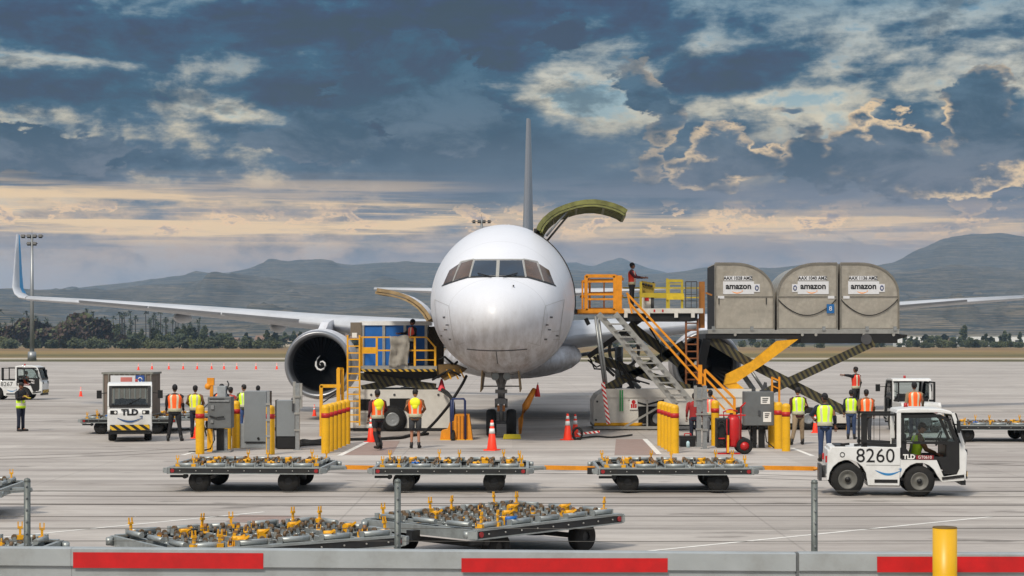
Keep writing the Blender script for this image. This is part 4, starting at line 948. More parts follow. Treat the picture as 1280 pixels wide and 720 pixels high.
b = RM(); b.bar(P(780, 534, yc-.3), P(832, 504, yc-.3), .07); b.bar(P(742, 534.5, yc-.4), P(862, 534.5, yc-.4), .1); b.bar(P(809, 534, yc-.3), P(809, 500, yc-.3), .06); b.build('stair_frame', alu, rl, (0, 0, 0))
for x in (752, 752.5, 840): pass
b = RM(); [b.cyl(P(x, y_, yc-.02), P(x, y_, yc+.0), .04) for x, y_ in ((746.5, 502), (745, 525), (829, 494))]; b.build('tie_down', dkgrey, rl, (0, 0, 0))
for x in (822, 925, 1010):
    c = P(x, 520, yc-.02); c.z = .42; b = RM(); b.lathe([(.2, -.12), (.38, -.14), (.42, -.05), (.42, .14)], c, 'y', 26); w_ = b.build('tyre', rubber, rl, (0, 0, 0)); b = RM(); b.lathe([(0, -.08), (.15, -.11), (.22, -.12), (.22, 0)], c, 'y', 20); b.build('rim', steel, w_, (0, 0, 0))
# bridge: cage, deck, scissor stack
yb = 62.9
b = RM(); prect(b, 722, 386.5, 780, 391.5, yb-.3, yb+2.6); b.build('bridge_deck', orangey, rl, (0, 0, 0))
b = RM(); prect(b, 778, 385.5, 879, 391.5, yb-.2, yb+2.9); b.build('bridge_fascia', gsewhite, rl, (0, 0, 0))
b = RM(); prect(b, 779, 391.5, 872, 401, yb-.1, yb+2.8); b.build('bridge_underframe', black, rl, (0, 0, 0))
for x in (780, 808, 843, 864):
    b = RM(); prect(b, x, 389, x+4.5, 397, yb-.26, yb-.205); b.build('fascia_bracket', gsewhite, rl, (0, 0, 0))
b = RM(); prect(b, 817, 387, 819, 390, yb-.215, yb-.203); prect(b, 827.5, 387, 829.5, 390, yb-.215, yb-.203); fm = b.build('fascia_marks', redp, rl, (0, 0, 0))
def rect_frame(b, x0, y0, x1, y1, y, w_):
    b.bar(P(x0, y0, y), P(x1, y0, y), w_); b.bar(P(x0, y1, y), P(x1, y1, y), w_); b.bar(P(x0, y0, y), P(x0, y1, y), w_); b.bar(P(x1, y0, y), P(x1, y1, y), w_)
b = RM()
rect_frame(b, 732.5, 345, 768.5, 388, yb-.25, .12)
for y_ in (352, 368, 374): b.bar(P(732.5, y_, yb-.25), P(768.5, y_, yb-.25), .07)
b.bar(P(768.5, 345, yb-.25), P(778, 349, yb+1.2), .10); b.bar(P(768.5, 368, yb-.25), P(778, 370, yb+1.2), .08)
rect_frame(b, 737, 350, 775, 386, yb+2.3, .08); b.bar(P(732.5, 345, yb-.25), P(737, 350, yb+2.3), .08); b.bar(P(737, 366, yb+2.3), P(775, 366, yb+2.3), .06); b.bar(P(755, 350, yb+2.3), P(755, 386, yb+2.3), .05)
b.build('bridge_cage', orangey, rl, (0, 0, 0))
b = RM(); b.bar(P(772, 344.5, yb-.2), P(772, 389, yb-.2), .30, .2); b.build('cage_post', orangey, rl, (0, 0, 0))
b = RM(); prect(b, 727, 368.5, 733, 371, yb-.2, yb+1.5); prect(b, 728, 350, 733, 352.5, yb-.2, yb+.9); b.bar(P(728, 351, yb-.2), P(728, 388, yb-.2), .06); b.build('cage_gate', orangey, rl, (0, 0, 0))
b = RM()
for x, yt in ((801, 352), (834, 348), (852.5, 350)): b.bar(P(x, 386, yb-.1), P(x, yt, yb-.1), .08)
for x in (836, 878): b.bar(P(x, 386, yb+2.4), P(x, 352, yb+2.4), .07)
b.bar(P(778, 360, yb+2.4), P(878, 360, yb+2.4), .06); b.bar(P(778, 372, yb+2.4), P(878, 372, yb+2.4), .05); b.bar(P(801, 369, yb-.1), P(853, 369, yb-.1), .12, .16); b.bar(P(834, 351, yb-.1), P(853, 351, yb-.1), .10); b.bar(P(834, 355, yb-.1), P(853, 355, yb-.1), .04)
b.build('platform_rail', mat('rail_yellow_green', (176, 156, 40), .5, dirt=.3), rl, (0, 0, 0))
b = RM(); prect(b, 833, 367, 855, 374.5, yb-.2, yb-.1); b.build('rail_panel', mat('rail_yellow', (208, 180, 40), .5, dirt=.3), rl, (0, 0, 0))
b = RM(); rect_frame(b, 857, 352, 871, 385, yb-.1, .035); b.bar(P(864, 352, yb-.1), P(864, 385, yb-.1), .025); [b.bar(P(857, y_, yb-.1), P(871, y_, yb-.1), .025) for y_ in (360, 368, 376)]; b.build('mesh_gate', dkgrey, rl, (0, 0, 0))
b = RM(); prect(b, 800, 371, 814, 386, yb+.3, yb+.8); cb_ = b.build('control_stand', gsewhite, rl, (0, 0, 0)); b = RM(); prect(b, 806, 372, 811, 376, yb+.28, yb+.298); b.build('warning_label', redp, cb_, (0, 0, 0)); b = RM(); prect(b, 813.5, 369, 817.5, 386, yb+.3, yb+.7); b.build('side_cover', dkgrey, cb_, (0, 0, 0))
b = RM(); b.box(P(801, 360, yb+.2)+Vector((0, 0, -.26)), P(817, 353, yb+.6), rot=Matrix.Rotation(R(12), 3, 'Y')); cp = b.build('control_panel', mat('panel_olive', (150, 128, 46), .5), cb_, (0, 0, 0)); b = RM(); [b.ball(P(804+k*3.4, 355+.8*k, yb+.12), .05) for k in range(4)]; b.bar(P(812, 356, yb+.3), P(818, 354, yb+.3), .1); b.build('levers', ink, cp, (0, 0, 0))
# bridge scissors
for y in (yc+.2, yc+2.5):
    for q, w_, m_ in (((745, 448, 862, 486), .30, hazdark), ((757, 486, 806, 460), .30, hazdark), ((806, 460, 855, 430), .3, hazdark), ((735, 446, 800, 400), .18, black), ((768, 470, 742, 446), .1, black), ((773, 446, 792, 488), .16, black), ((786, 405, 850, 455), .3, hazdark)):
        b = RM(); b.bar(P(q[0], q[1], y), P(q[2], q[3], y), w_*.7, w_); b.build('bridge_scissor', m_, rl, (0, 0, 0))
b = RM(); cc = P(780, 438, yc+1.2); [b.tube([cc+Vector((math.cos(a/18*6.283)*.55, dy, math.sin(a/18*6.283)*.62)) for a in range(19)], .07) for dy in (0,)]; b.build('hose_reel', greyarm, rl, (0, 0, 0))
b = RM(); b.cyl(P(760, 448, yc+.8), P(800, 486, yc+.8), .09); b.cyl(P(752, 452, yc+.6), P(790, 482, yc+.6), .05); b.build('lift_cylinder', steel, rl, (0, 0, 0))
b = RM(); [b.tube([P(x0_, y0_, yc), P((x0_+x1_)/2+dx_, (y0_+y1_)/2+6, yc), P(x1_, y1_, yc)], .035) for x0_, y0_, x1_, y1_, dx_ in ((735, 450, 752, 456, 2), (738, 448, 760, 462, -6), (770, 452, 800, 478, -8), (775, 455, 812, 480, -4), (812, 410, 826, 446, 8), (786, 500, 830, 500, 0), (790, 506, 826, 512, 0))]; b.build('hydraulic_hose', black, rl, (0, 0, 0))
# chevroned prop hanging from the bridge
b = RM(); b.cyl(P(744, 395, yb-.3), P(755, 480, yb-.3), .05); b.cyl(P(748, 395, yb-.3), P(758, 480, yb-.3), .05); pr = b.build('prop_leg', steel, rl, (0, 0, 0))
b = RM(); b.bar(P(753.5, 478, yb-.35), P(760.5, 530, yb-.35), .13); b.build('prop_foot', redwhite, pr, (0, 0, 0))
b = RM(); b.bar(P(732, 398, yb), P(736, 406, yb), .14); b.build('sensor_box', ink, rl, (0, 0, 0))
# aluminium stair
b = RM(); ys = yb-.55
for dx in (0, 21):
    for dz in (0,): b.bar(P(748+dx, 392, ys+dx*.0), P(846+dx, 506, ys), .06, .2)
b.bar(P(748+21, 392, ys+.0), P(868, 506, ys), .04)
for k in range(14):
    t_ = (k+.6)/14; a = P(749+98*t_, 392+114*t_, ys-.02); c = P(769+98*t_, 392+114*t_, ys-.02); b.box((a.x, ys-.12, a.z-.025), (c.x, ys+.55, a.z+.025))
b.build('aluminium_stair', alu, rl, (0, 0, 0))
b = RM()
for (q) in (((786, 374), (930, 538)), ((795, 370), (872, 458))): pass
b.bar(P(783, 366, ys), P(917, 510, ys), .075); b.bar(P(786, 378, ys), P(868, 470, ys), .075); b.bar(P(868, 470, ys), P(906, 512, ys), .06)
b.bar(P(875, 456, ys), P(875, 480, ys), .14); b.bar(P(881, 462, ys), P(918, 498, ys), .09); b.bar(P(881, 462, ys), P(881, 482, ys), .08); b.bar(P(918, 498, ys), P(918, 520, ys), .09); b.bar(P(784, 366, ys), P(790, 392, ys), .06)
b.build('stair_handrail', orangey, rl, (0, 0, 0))
b = RM()
for x in (857.5, 872): b.bar(P(x, 398, yb), P(x, 480, yb), .07)
for k in range(9): b.bar(P(857.5, 404+k*8.8, yb), P(872, 404+k*8.8, yb), .05)
b.build('access_ladder', mat('rust_brown', (120, 72, 36), .7, dirt=.4), rl, (0, 0, 0))
b = RM(); prect(b, 874.5, 352, 881, 410, yb+.2, yb+.5); b.bar(P(882, 366, yb+.2), P(890, 369, yb+.2), .06); b.build('mast', mat('mast_orange', (150, 96, 34), .6, dirt=.4), rl, (0, 0, 0))
# main platform
yp = 65.2
b = RM(); prect(b, 885, 412.5, 1124, 417, yp-.1, yp+3.3); b.build('main_platform', alu, rl, (0, 0, 0))
b = RM(); prect(b, 882, 417, 1003, 423.5, yp-.05, yp+3.2); prect(b, 1001, 416.9, 1122, 429, yp-.08, yp+3.2); b.prism([P(1120, 417, yp), P(1134, 418.5, yp), P(1134, 421, yp), P(1120, 425, yp)], (0, 2.8, 0)); b.build('platform_frame', black, rl, (0, 0, 0))
b = RM(); [prect(b, x, 408, x+4, 413, yp-.16, yp-.08) for x in (890, 938, 1028, 1082, 1117)]; b.build('pallet_stop', steel, rl, (0, 0, 0))
b = RM(); [b.cyl(P(x, 418.5, yp-.12), P(x, 418.5, yp-.05), .055, n=10) for x in (919, 1003, 1117, 1020, 1080)]; b.build('roller', alu, rl, (0, 0, 0))
for y in (yp+.15, yp+2.8):
    b = RM(); b.bar(P(887, 424, y), P(930, 450, y), .16, .34); b.bar(P(930, 450, y), P(1064, 518, y), .16, .34); b.build('scissor_arm', hazdark, rl, (0, 0, 0))
    b = RM(); b.bar(P(1092, 428, y-.2), P(945, 496, y-.2), .14, .30); b.build('scissor_arm', hazdark, rl, (0, 0, 0))
b = RM(); b.prism([P(972, 426, yp-.25), P(998, 424, yp-.25), P(960, 452, yp-.25), P(921, 478, yp-.25), P(905, 481, yp-.25), P(908, 468, yp-.25), P(940, 452, yp-.25)], (0, .3, 0)); b.build('lift_boom', yellow, rl, (0, 0, 0))
b = RM(); b.prism([P(905, 481, yp-.22), P(918, 476, yp-.22), P(940, 494, yp-.22), P(932, 502, yp-.22)], (0, .25, 0)); b.build('boom_foot', yellow, rl, (0, 0, 0))
b = RM(); b.cyl(P(930, 470, yp+1), P(948, 496, yp+1), .1); b.cyl(P(938, 462, yp+1), P(958, 492, yp+1), .06); b.build('lift_cylinder', steel, rl, (0, 0, 0))
b = RM(); b.bar(P(883, 424, yp+.1), P(868, 500, yp+.1), .3, .3); b.bar(P(868, 430, yp+.4), P(884, 424, yp+.4), .12); b.build('mast_column', black, rl, (0, 0, 0))
b = RM(); b.cyl(P(1083, 424, yp-.16), P(1083, 424, yp), .2, n=16); b.build('pivot', dkgrey, rl, (0, 0, 0))

# ============================================================ contoured containers
uldm = mat('container_aluminium', (190, 184, 172), .36, .65, var=.20, scale=2.2, dirt=.42, dirtcol=(122, 110, 94), bump=.8); sticker = mat('sticker_white', (206, 208, 212), .5, var=.04); uldtrim = mat('container_trim', (140, 136, 128), .4, .6, dirt=.4)
def uld(px0, px1, mirror, yaw, code, label, drape, yf=66.0, marks=0):
    a = W(px0, 412.3, yf); wd = (px1-px0)/F_PX*yf; H = 2.46; D = 3.0; o = thing('cargo_container', label, 'container', (a.x+wd/2, yf, a.z), yaw, 'silver contoured containers on the tall loader')
    prof_ = [(-wd/2, 0), (wd/2, 0), (wd/2, 1.22)]
    for k in range(1, 13): t_ = R(90*k/12); prof_.append((-wd*.20+wd*.70*math.cos(t_)**.92, 1.22+(H-1.22)*math.sin(t_)**.92))
    prof_.append((-wd/2, H))
    if mirror: prof_ = [(-x, z) for x, z in prof_]
    sg = -1 if mirror else 1
    b = MB(); b.prism([(x, 0, z+.03) for x, z in prof_], (0, D, 0)); b.build('container_shell', uldm, o)
    b = MB(); n = len(prof_)
    for k in range(n):
        p_, q_ = prof_[k], prof_[(k+1) % n]; b.bar((p_[0], -.015, p_[1]+.03), (q_[0], -.015, q_[1]+.03), .06, .075)
    b.bar((-wd/2+.03, -.012, 1.24), (wd/2-.03, -.012, 1.24), .03, .05); b.build('edge_frame', uldtrim, o)
    b = MB(); b.box((-wd/2-.03, -.05, -.0), (wd/2+.03, D, .035)); b.build('base_pallet', alu, o)
    xs = (-.02 if not mirror else .05)*1; sx_ = -.22*sg*1.0
    b = MB(); b.box((sx_-.58, -.026, 1.34), (sx_+.58, -.016, 1.82)); st_ = b.build('sticker', sticker, o); b = MB(); b.box((sx_-.54, -.026, 1.85), (sx_+.50, -.016, 2.02)); b.build('sticker', sticker, o)
    text(code, .175, 'code_lettering', ink, st_, (sx_-.02, -.032, 1.935), sx=.92, bold=.003); text('amazon', .31, 'name_lettering', ink, st_, (sx_, -.032, 1.63), bold=.009); smile(st_, inkorange, (sx_-.05, -.033, 1.45), .40, th=.035)
    bx = sx_+sg*.68; b = MB(); b.box((bx-.11, -.03, 1.42), (bx+.11, -.018, 1.72)); bs_ = b.build('blue_label', sticker, o); b = MB(); b.tube([(bx+math.cos(k/10*6.283)*.055, -.036, 1.57+math.sin(k/10*6.283)*.085) for k in range(11)], .02, 5); b.build('label_symbol', inkdkblue, bs_)
    b = MB(); [b.box((x-.015, -.05, .95), (x+.015, -.02, 1.2)) for x in (-wd/2+.14, wd/2-.28)]; b.build('handle', black, o) if marks else None
    if drape:
        b = MB(); x0_, x1_ = -wd/2+.02, wd/2-.04; b.tube([(x0_+(x1_-x0_)*k/16, -.05, 1.14-.60*math.sin(math.pi*k/16)**.85) for k in range(17)], .02, 5); b.build('door_cable', black, o)
    b = MB(); b.box((sg*(-wd/2)+(.10 if sg > 0 else -.34), -.032, 1.17), (sg*(-wd/2)+(.34 if sg > 0 else -.10), -.02, 1.27)); b.build('data_plate', sticker, o)
    if marks: text('- SAMPLE -', .08, 'x', ink, o, (0, 0, 0)) if False else None
    return o
u1 = uld(894, 967, False, R(-1.2), 'AAX 1028 AMZ', 'single silver container with a curved right side, left of a gap on the tall loader', False, marks=1)
b = MB(); b.box((-1.125, .05, .05), (-1.105, 2.95, 2.44)); b.build('side_net', mat('net_black', (24, 24, 26), .85, var=.5, scale=9, dirt=.4), u1)
u2 = uld(972, 1046, True, R(-1.0), 'AAX 1040 AMZ', 'middle silver container with a curved left side and a small blue tag', True)
uld(1050.5, 1123, False, R(-.5), 'AAX 1136 AMZ', 'rightmost silver container with a curved right side and a drooping cable', True)
b = MB(); b.box((.72, -.08, .62), (1.0, -.05, .96)); tg = b.build('blue_tag', mat('tag_blue', (24, 92, 150), .5), u2); text('8', .24, 'tag_symbol', sticker, tg, (.86, -.085, .79))
# ============================================================ container dollies
caster_m = mat('caster_brown', (104, 84, 62), .6, var=.3, scale=20, dirt=.3); dolly_grey = mat('dolly_galvanised', (158, 164, 164), .45, .5, var=.14, scale=8, dirt=.35, dirtcol=(92, 88, 80))
redrefl = mat('red_reflector', (150, 36, 40), .3); darkrail = mat('rail_black', (30, 32, 34), .5, dirt=.3, scale=8); bolt_m = mat('bolt_steel', (190, 190, 186), .35, .7)
DL, DW = 3.2, 2.35
def make_dolly(seed, label, hitch=True):
    rnd = random.Random(seed); o = thing('container_dolly', label, 'dolly', (0, 0, 0), 0, 'empty container dollies parked on the apron')
    b = MB(); z0, z1 = .40, .54; hx, hy = DL/2, DW/2
    for sy in (-1, 1):
        y = sy*hy; b.m = 0; b.box((-hx, min(y, y-sy*.07), z0+.015), (hx, max(y, y-sy*.07), z1-.02)); b.m = 1; b.box((-hx, min(y+sy*.012, y-sy*.1), z1-.02), (hx, max(y+sy*.012, y-sy*.1), z1+.012)); b.box((-hx, min(y+sy*.012, y-sy*.1), z0-.005), (hx, max(y+sy*.012, y-sy*.1), z0+.016))
    for sx in (-1, 1): b.box((min(sx*hx, sx*(hx+.06)), -hy, z0), (max(sx*hx, sx*(hx+.06)), hy, z1))
    for k in range(9): x = -hx+.2+k*(DL-.4)/8; b.box((x-.03, -hy+.1, z1-.08), (x+.03, hy-.1, z1-.01))
    for y in (-.7, 0, .7): b.box((-hx+.002, y-.04, z0+.02), (hx-.002, y+.04, z1-.082))
    b.m = 0; b.box((-hx+.05, -hy+.12, z0+.01), (hx-.05, hy-.12, z0+.018)); b.build('frame', [darkrail, dolly_grey], o)
    b = MB()
    for sy in (-1, 1):
        for k in range(9): x = -hx+.22+k*(DL-.44)/8; b.cyl((x, sy*(hy+.001), .47), (x, sy*(hy+.014), .47), .013, n=6)
    b.build('rail_bolts', bolt_m, o)
    for sx in (-1, 1):
        for sy in (-1, 1):
            b = MB(); b.cyl((sx*(hx-.06), sy*(hy+.002), .47), (sx*(hx-.06), sy*(hy+.018), .47), .042, n=12); b.build('reflector', redrefl, o)
            b = MB(); b.bar((sx*(hx+.02), sy*hy, .47), (sx*(hx+.12), sy*(hy-.10), .47), .09, .11); b.cyl((sx*(hx+.12), sy*(hy-.10), .43), (sx*(hx+.12), sy*(hy-.10), .52), .05, n=8); b.build('corner_bumper', dolly_grey, o)
    for i, (x, y) in enumerate(((-1.0, -.95), (.92, -.95), (-1.0, .95), (.92, .95))):
        b = MB(); b.lathe([(.08, -.09), (.21, -.10), (.235, -.05), (.235, .05), (.21, .10), (.08, .09)], (x, y, .235), 'y', 24); w_ = b.build('wheel', rubber, o); b = MB(); b.lathe([(0, -.06), (.09, -.075), (.12, -.06), (.12, .06), (0, .06)], (x, y, .235), 'y', 14); b.build('hub', darkrail, w_)
    b = MB(); b.bar((-1.0, -.85, .235), (-1.0, .85, .235), .07); b.bar((.92, -.85, .235), (.92, .85, .235), .07); b.cyl((.92, 0, .2), (.92, 0, .42), .22, n=14); [b.bar((x, y, .235), (x, y, .41), .06) for x in (-1.0, .92) for y in (-.8, .8)]; b.build('axle', darkrail, o)
    b = MB(); b.bar((-hx-.02, -hy+.15, .34), (-hx+.35, -hy+.15, .34), .05); b.cyl((-hx+.3, -hy+.1, .34), (-hx+.3, -hy+.26, .34), .05); b.build('brake_lever', darkrail, o)
    # swivel castors on the deck
    protoc = []
    for v in range(3):
        b = MB(); a = v*1.1+.3; r_ = Matrix.Rotation(a, 4, 'Z'); b.T = r_; b.m = 0; b.cyl((-.022, .02, .085), (.022, .02, .085), .043, n=10); b.m = 1; b.bar((-.034, .02, .085), (-.034, 0, 0), .012, .05); b.bar((.034, .02, .085), (.034, 0, 0), .012, .05); b.cyl((0, 0, -.02), (0, 0, .012), .045, n=8)
        protoc.append(b.mesh('castor', [caster_m if v < 2 else mat('caster_rust', (128, 92, 58), .6, var=.3, scale=20), dolly_grey if v < 2 else yellow]))
    for i in range(12):
        for j in range(7):
            if (i in (3, 8) and j in (1, 2, 4, 5)): continue
            x = -hx+.26+i*(DL-.52)/11; y = -hy+.28+j*(DW-.56)/6
            c = bpy.data.objects.new('castor', protoc[min(2, int(rnd.random()*2.25))]); COL.objects.link(c); c.parent = o; c.location = (x+rnd.uniform(-.01, .01), y+rnd.uniform(-.01, .01), z1-.01); c.rotation_euler = (0, 0, rnd.choice((0, 1.57, 3.14))+rnd.uniform(-.35, .35)); s = rnd.uniform(.78, 1.0); c.scale = (s, s, s)
    # long edge rollers
    b = MB(); b.cyl((-.2, 0, 0), (.2, 0, 0), .04, n=10); b.box((-.23, -.045, -.05), (-.205, .045, .035)); b.box((.205, -.045, -.05), (.23, .045, .035)); rm_ = b.mesh('roller', dolly_grey)
    for sy in (-1, 1):
        for k in range(5):
            c = bpy.data.objects.new('roller', rm_); COL.objects.link(c); c.parent = o; c.location = (-hx+.36+k*(DL-.72)/4, sy*(hy-.10), z1+.05)
    b = MB(); b.cyl((0, -.22, 0), (0, .22, 0), .04, n=10); rv = b.mesh('roller', dolly_grey)
    for sx in (-1, 1):
        for y in (-.7, 0, .7): c = bpy.data.objects.new('roller', rv); COL.objects.link(c); c.parent = o; c.location = (sx*(hx-.1), y, z1+.05)
    # yellow fold-down stops
    b = MB(); b.bar((0, 0, 0), (0, 0, .17), .032, .026); b.bar((-.026, 0, .15), (-.026, 0, .24), .016); b.bar((.026, 0, .15), (.026, 0, .24), .016); b.cbox((0, 0, .03), (.09, .08, .06)); b.cbox((0, 0, .16), (.07, .035, .03)); st_ = b.mesh('guide_stop', yellow)
    b = MB(); b.cbox((0, 0, .05), (.14, .1, .1)); b.cyl((-.08, 0, .09), (.08, 0, .09), .035, n=8); b.bar((0, -.03, .08), (.05, -.1, .14), .03); lk = b.mesh('pallet_lock', yellow); blk = lk.copy(); blk.materials.clear(); blk.materials.append(bluep)
    for x, y in ((-1.45, -1.08), (-1.10, -1.08), (.1, 1.05), (1.5, -.9), (1.45, .9), (-1.45, .95), (.1, -1.0)[:0] or (-.35, 1.06), (1.1, 1.06)):
        c = bpy.data.objects.new('guide_stop', st_); COL.objects.link(c); c.parent = o; c.location = (x, y, z1+rnd.uniform(0, .02)); c.rotation_euler = (rnd.uniform(-.12, .12), 0, rnd.uniform(-.4, .4))
    for x, y in ((-.75, -1.02), (.55, -1.02), (-.9, .4), (.7, .3), (-.1, -.35), (1.25, -.3), (-.75, -.9)):
        c = bpy.data.objects.new('pallet_lock', lk if rnd.random() > .22 else blk); COL.objects.link(c); c.parent = o; c.location = (x, y, z1); c.rotation_euler = (0, 0, rnd.uniform(-.5, .5))
    # draw bar
    b = MB(); b.bar((hx+.05, 0, .46), (hx+.42, 0, .46), .16, .08); b.bar((hx+.1, -.3, .45), (hx+.42, -.03, .45), .05); b.bar((hx+.1, .3, .45), (hx+.42, .03, .45), .05); b.build('hitch_frame', dolly_grey, o)
    if hitch: b = MB(); b.bar((hx+.40, 0, .47), (hx+1.55, 0, .45), .08, .09); b.cyl((hx+1.56, 0, .42), (hx+1.56, 0, .48), .08, n=12); b.build('draw_bar', orangey, o)
    b = MB(); b.bar((-hx-.06, 0, .40), (-hx-.22, 0, .40), .12, .14); b.build('tow_hook', darkrail, o)
    return o
d1 = make_dolly(1, 'front row dolly, leftmost of three coupled in line behind the 8260 tractor')
TD = proto(d1); d2 = make_dolly(2, ''); TD2 = proto(d2)
def place_dolly(root, cx, cy, rz, label=None): root.location = (cx, cy, 0); root.rotation_euler = (0, 0, rz); tag(root, label)
yR = 38.45
place_dolly(d1, W(317, 0, yR).x, yR+.15, R(-2.5), 'leftmost of the three coupled dollies in line behind the 8260 tractor')
place_dolly(d2, W(566, 0, yR).x, yR, R(-.5), 'middle of the three coupled dollies in line behind the 8260 tractor')
d3 = copy_tree(TD, loc=(W(838, 0, yR).x, yR-.1, 0), rz=R(0), label='rightmost of the three coupled dollies, hitched nearest the 8260 tractor')
def from_corners(a, c):  # a->c near rail end points
    a, c = Vector(a), Vector(c); d = (c-a).normalized(); m_ = (a+c)/2; n = Vector((-d.y, d.x)); return m_+n*DW/2, math.atan2(d.y, d.x)
m_, r_ = from_corners((-.507, 24.9), (1.72, 27.3)); copy_tree(TD2, loc=(m_.x, m_.y, 0), rz=r_, label='big foreground dolly turned askew in the centre, all four corners clear', skip=('draw_bar',))
m_, r_ = from_corners((-4.15, 22.35), (-1.50, 24.2)); copy_tree(TD, loc=(m_.x, m_.y, 0), rz=r_, label='foreground dolly angled left of centre, its near edge hidden by the barrier', skip=('draw_bar',))
copy_tree(TD2, loc=(-10.95, 32.6, 0), rz=R(3), label='dolly cut off by the left edge of the picture', skip=('draw_bar',))
copy_tree(TD, loc=(-7.75, 22.6, 0), rz=R(-3), label='dolly mostly hidden behind the barrier at the bottom left', skip=('draw_bar',))
copy_tree(TD2, loc=(15.7, 57.5, 0), rz=R(-4), label='distant dolly at the right edge behind the 8260 tractor', skip=('draw_bar',))
copy_tree(TD, loc=(19.6, 58.4, 0), rz=R(2), label='distant dolly half outside the right edge', skip=('draw_bar',)) if False else None
copy_tree(TD2, loc=(W(168, 0, 62.5).x, 62.4, 0), rz=R(4), label='dolly carrying a grey container behind the front facing tractor')
copy_tree(TD, loc=(W(222, 0, 64.5).x+.3, 64.8, 0), rz=R(8), label='empty dolly standing behind the worker in the orange vest at the left')
# grey container on that dolly
p_ = W(159, 0, 61.4); gc = thing('cargo_container', 'weathered grey container on a dolly behind the front facing tractor', 'container', (p_.x, 61.4, .66))
gc.scale = (.92, .8, 1.02); b = MB(); b.box((-.92, 0, .03), (.92, 1.9, 1.42)); b.build('container_shell', mat('weathered_grey', (112, 100, 90), .7, var=.2, scale=2, dirt=.5, dirtcol=(88, 66, 52)), gc)
b = MB()
for k in range(10): x = -.9+k*.2; b.box((x-.02, -.035, .05), (x+.02, -.002, 1.4))
b.box((-.97, -.04, 1.4), (.97, 1.95, 1.47)); b.box((-.97, -.04, 0), (.97, 1.95, .03)); b.build('edge_frame', mat('weathered_trim', (128, 128, 122), .6, .2), gc)
b = MB(); b.box((-.62, -.06, 1.08), (.32, -.045, 1.36)); st_ = b.build('sticker', sticker, gc); text('AKE 2210', .17, 'lettering', ink, st_, (-.15, -.065, 1.22)) if False else None; b = MB(); b.box((.34, -.06, 1.05), (.66, -.046, 1.36)); bs_ = b.build('blue_label', mat('label_blue', (40, 80, 150), .5), gc); b = MB(); b.tube([(.5+math.cos(k/10*6.283)*.08, -.065, 1.2+math.sin(k/10*6.283)*.09) for k in range(11)], .022, 5); b.build('label_symbol', sticker, bs_)
b = MB(); b.box((-.24, -.065, 1.12), (.2, -.061, 1.30)); b.build('sticker_stripe', mat('stripe_pink', (190, 110, 104), .5), st_)

